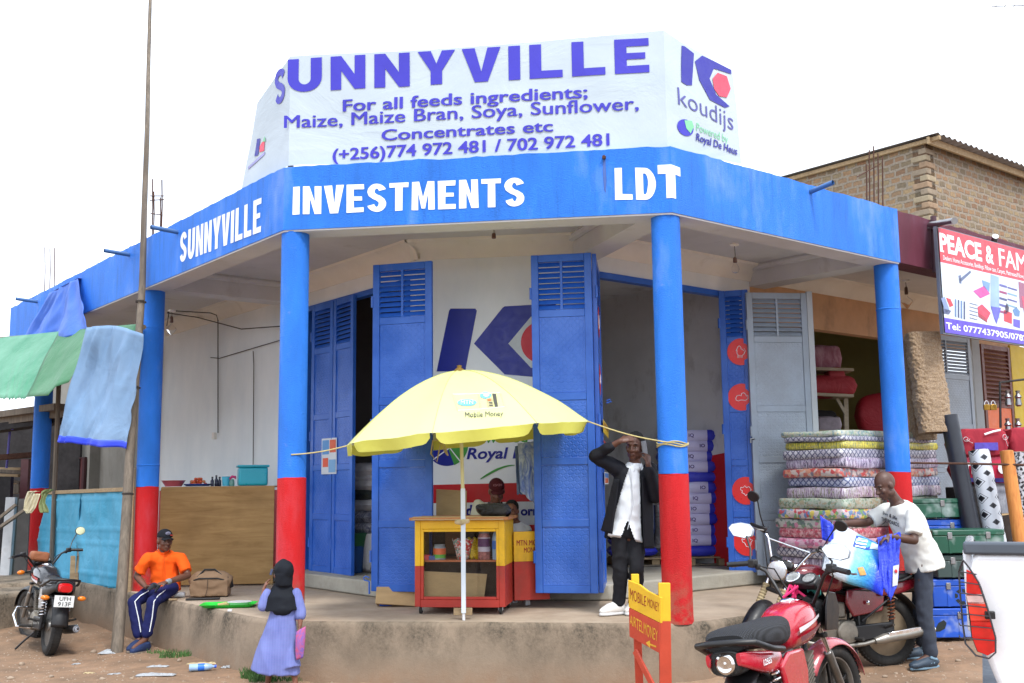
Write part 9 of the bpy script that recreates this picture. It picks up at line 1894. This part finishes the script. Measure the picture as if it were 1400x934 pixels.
# litter
def crumple(name,label,cat,x,y,m,w_,d,h,seed,flat=False):
    a = atz(x,y,GZ); a.z = gz(a.x,a.y)+.004; q = MB(); rr = random.Random(seed)
    q.grid(lambda u,v: a+Vector(((u-.5)*w_+.02*noise.noise((u*5,v*5,seed)),(v-.5)*d+.02*noise.noise((u*5,v*5,seed+9)),h*.55*(.25+abs(noise.noise((u*4,v*4,seed)))+.6*abs(noise.noise((u*9,v*9,seed+3))))*math.sin(u*3.1)**.5*math.sin(v*3.1)**.5 if 0 < u < 1 and 0 < v < 1 else 0)),16,12); return tag(q.build(name,m,sharp=30,solid=.003),label,cat,'litter on the dirt')
M_lit = cloth_mat('white plastic litter',c(170,174,178),.6,14,rough=.35); M_lit2 = mat('buff litter',c(186,168,130),.8,var=.2)
crumple('plastic_scrap','crumpled white plastic bag beside the foot of the pole','litter',149,892,M_lit,.2,.14,.07,1); crumple('plastic_scrap','flat strip of white plastic below the shoes of the seated man','litter',216,912,M_lit,.2,.07,.03,2); crumple('plastic_scrap','long white plastic scrap nearest the bottom left','litter',213,926,M_lit,.36,.1,.04,3); crumple('plastic_scrap','small white scrap left of the bottle','litter',157,923,M_lit,.13,.04,.02,4)
crumple('plastic_scrap','buff paper strip above the water bottle','litter',283,909,M_lit2,.4,.06,.03,5); crumple('plastic_scrap','small crumpled white ball right of the bottle','litter',309,915,M_lit,.08,.06,.05,6); crumple('plastic_scrap','white scrap under the kiosk ledge','litter',556,927,M_lit,.12,.06,.03,7); crumple('plastic_scrap','tiny white scrap left of the sign post','litter',718,929,M_lit,.1,.05,.03,8); crumple('plastic_scrap','pale wire coil of litter under the man with the phone','litter',770,931,M_lit,.18,.06,.03,9); crumple('plastic_scrap','buff scrap in the grass by the sign post','litter',862,928,M_lit2,.2,.07,.05,10); crumple('plastic_scrap','red plastic scrap right of the small girl','litter',426,928,mat('red litter',c(210,40,34),.5),.08,.06,.04,11)
crumple('plastic_scrap','grey scrap beside the left motorbike','litter',105,905,M_lit,.09,.05,.02,12); crumple('plastic_scrap','pale scrap between the motorbike and the pole','litter',122,918,M_lit2,.1,.06,.02,13); crumple('plastic_scrap','white scrap at the foot of the ledge near the tray','litter',500,931,M_lit,.07,.05,.02,14); crumple('plastic_scrap','leaf brown scrap near the ledge middle','litter',650,930,M_lit2,.12,.05,.02,15)
bt = atz(275,919,GZ); bt.z = gz(bt.x,bt.y)+.035; wb = thing('discarded_bottle','empty clear water bottle with a blue label lying on the dirt','bottle',bt); Mbt = Matrix.Translation(bt) @ Matrix.Rotation(.25,4,'Z') @ Matrix.Rotation(math.pi/2,4,'Y'); q = MB(); q.lathe([(.03,-.11),(.033,-.1),(.033,.05),(.024,.09),(.012,.11),(.012,.125)],18,Mbt); q.build('body',mat('clear blue plastic',c(150,180,214),.15),wb); q = MB(); q.lathe([(.0336,-.03),(.0336,.03)],18,Mbt); q.build('paper_label',mat('bottle blue label',c(40,110,210),.4),wb); q = MB(); q.cyl(Mbt @ Vector((0,0,.12)),Mbt @ Vector((0,0,.14)),.015,n=12); q.build('cap',M_bluep,wb)
crumple('plastic_scrap','scrap of paper on the ledge left of the phoning man','litter',807,834,M_lit,.1,.05,.02,16).location.z = 0.0
# stones
rr = random.Random(17); M_st = mat('dusty stone',c(150,132,114),.95,var=.25,vs=9,bmp=.4,bs=30)
spots = [(x,y) for x,y in ((102,901),(128,890),(208,882),(245,905),(330,915),(360,928),(455,930),(470,928),(520,929),(540,933),(590,930),(612,928),(640,927),(690,930),(740,930),(800,928),(840,929),(930,926),(948,929),(1240,932),(1290,925),(1310,905),(1210,925),(30,905),(15,925),(70,925),(1300,890),(180,930),(140,930),(1225,918))]
for i,(x,y) in enumerate(spots):
    a = atz(x,y,GZ); a.z = gz(a.x,a.y); s_ = rr.uniform(.012,.035); q = MB(); q.ball(a+Vector((0,0,s_*.3)),(s_*rr.uniform(.8,1.5),s_,s_*.7),10,7); q.v = [v+(v-a)*.25*noise.noise(v*40) for v in q.v]; tag(q.build('stone',M_st),'small dusty stone lying on the reddish dirt','stone','loose stones on the dirt')
# small gravel: nobody could count it
q = MB(); rr = random.Random(5)
for i in range(5200):
    x,y = rr.uniform(-7,5),rr.uniform(8.3,13.2)
    if y > 9.6+.2*abs(x) and x > -3.8 and x < 2.4: continue
    z = gz(x,y); s_ = rr.uniform(.004,.013); q.add([Vector((x+s_*math.cos(t)*rr.uniform(.7,1.3),y+s_*math.sin(t)*rr.uniform(.7,1.3),z)) for t in (0,1.26,2.5,3.77,5.03)]+[Vector((x,y,z+s_*.8))],[(0,1,5),(1,2,5),(2,3,5),(3,4,5),(4,0,5)])
tag(q.build('gravel',M_st,sharp=60),'fine gravel and crumbs scattered over the dirt','gravel',None,'stuff')
M_gr = mat('short green grass',c(62,96,42),.8,var=.35,vs=9)
q = MB()
def tuft(x,y,n,r_,h):
    a = atz(x,y,GZ)
    for i in range(n):
        t,d = rr.uniform(0,6.28),r_*math.sqrt(rr.random()); bx,by = a.x+d*math.cos(t)*1.6,a.y+d*math.sin(t)*.7; bz = gz(bx,by)-.005; hh = h*rr.uniform(.4,1.2); le = rr.uniform(-.6,.6)*hh; lf = rr.uniform(-.5,.5)*hh; w_ = rr.uniform(.003,.007)
        q.add([Vector((bx-w_,by,bz)),Vector((bx+w_,by,bz)),Vector((bx+le*.4+w_*.7,by+lf*.4,bz+hh*.6)),Vector((bx+le,by+lf,bz+hh)),Vector((bx+le*.4-w_*.7,by+lf*.4,bz+hh*.6))],[(0,1,2,4),(4,2,3)])
for x,y,n,r_,h in ((830,921,260,.16,.05),(870,923,300,.2,.05),(910,918,350,.2,.06),(945,908,450,.22,.08),(965,893,420,.16,.09),(985,880,260,.12,.09),(800,922,120,.1,.04),(245,898,160,.13,.07),(222,893,60,.1,.05),(348,928,220,.08,.1),(360,932,120,.08,.08),(400,930,80,.1,.05),(475,928,50,.1,.04),(590,925,60,.15,.04),(313,907,40,.05,.05),(700,926,40,.1,.04)): tuft(x,y,n,r_,h)
tag(q.build('grass',M_gr,smooth=False),'low green grass along the foot of the ledge','grass',None,'stuff')
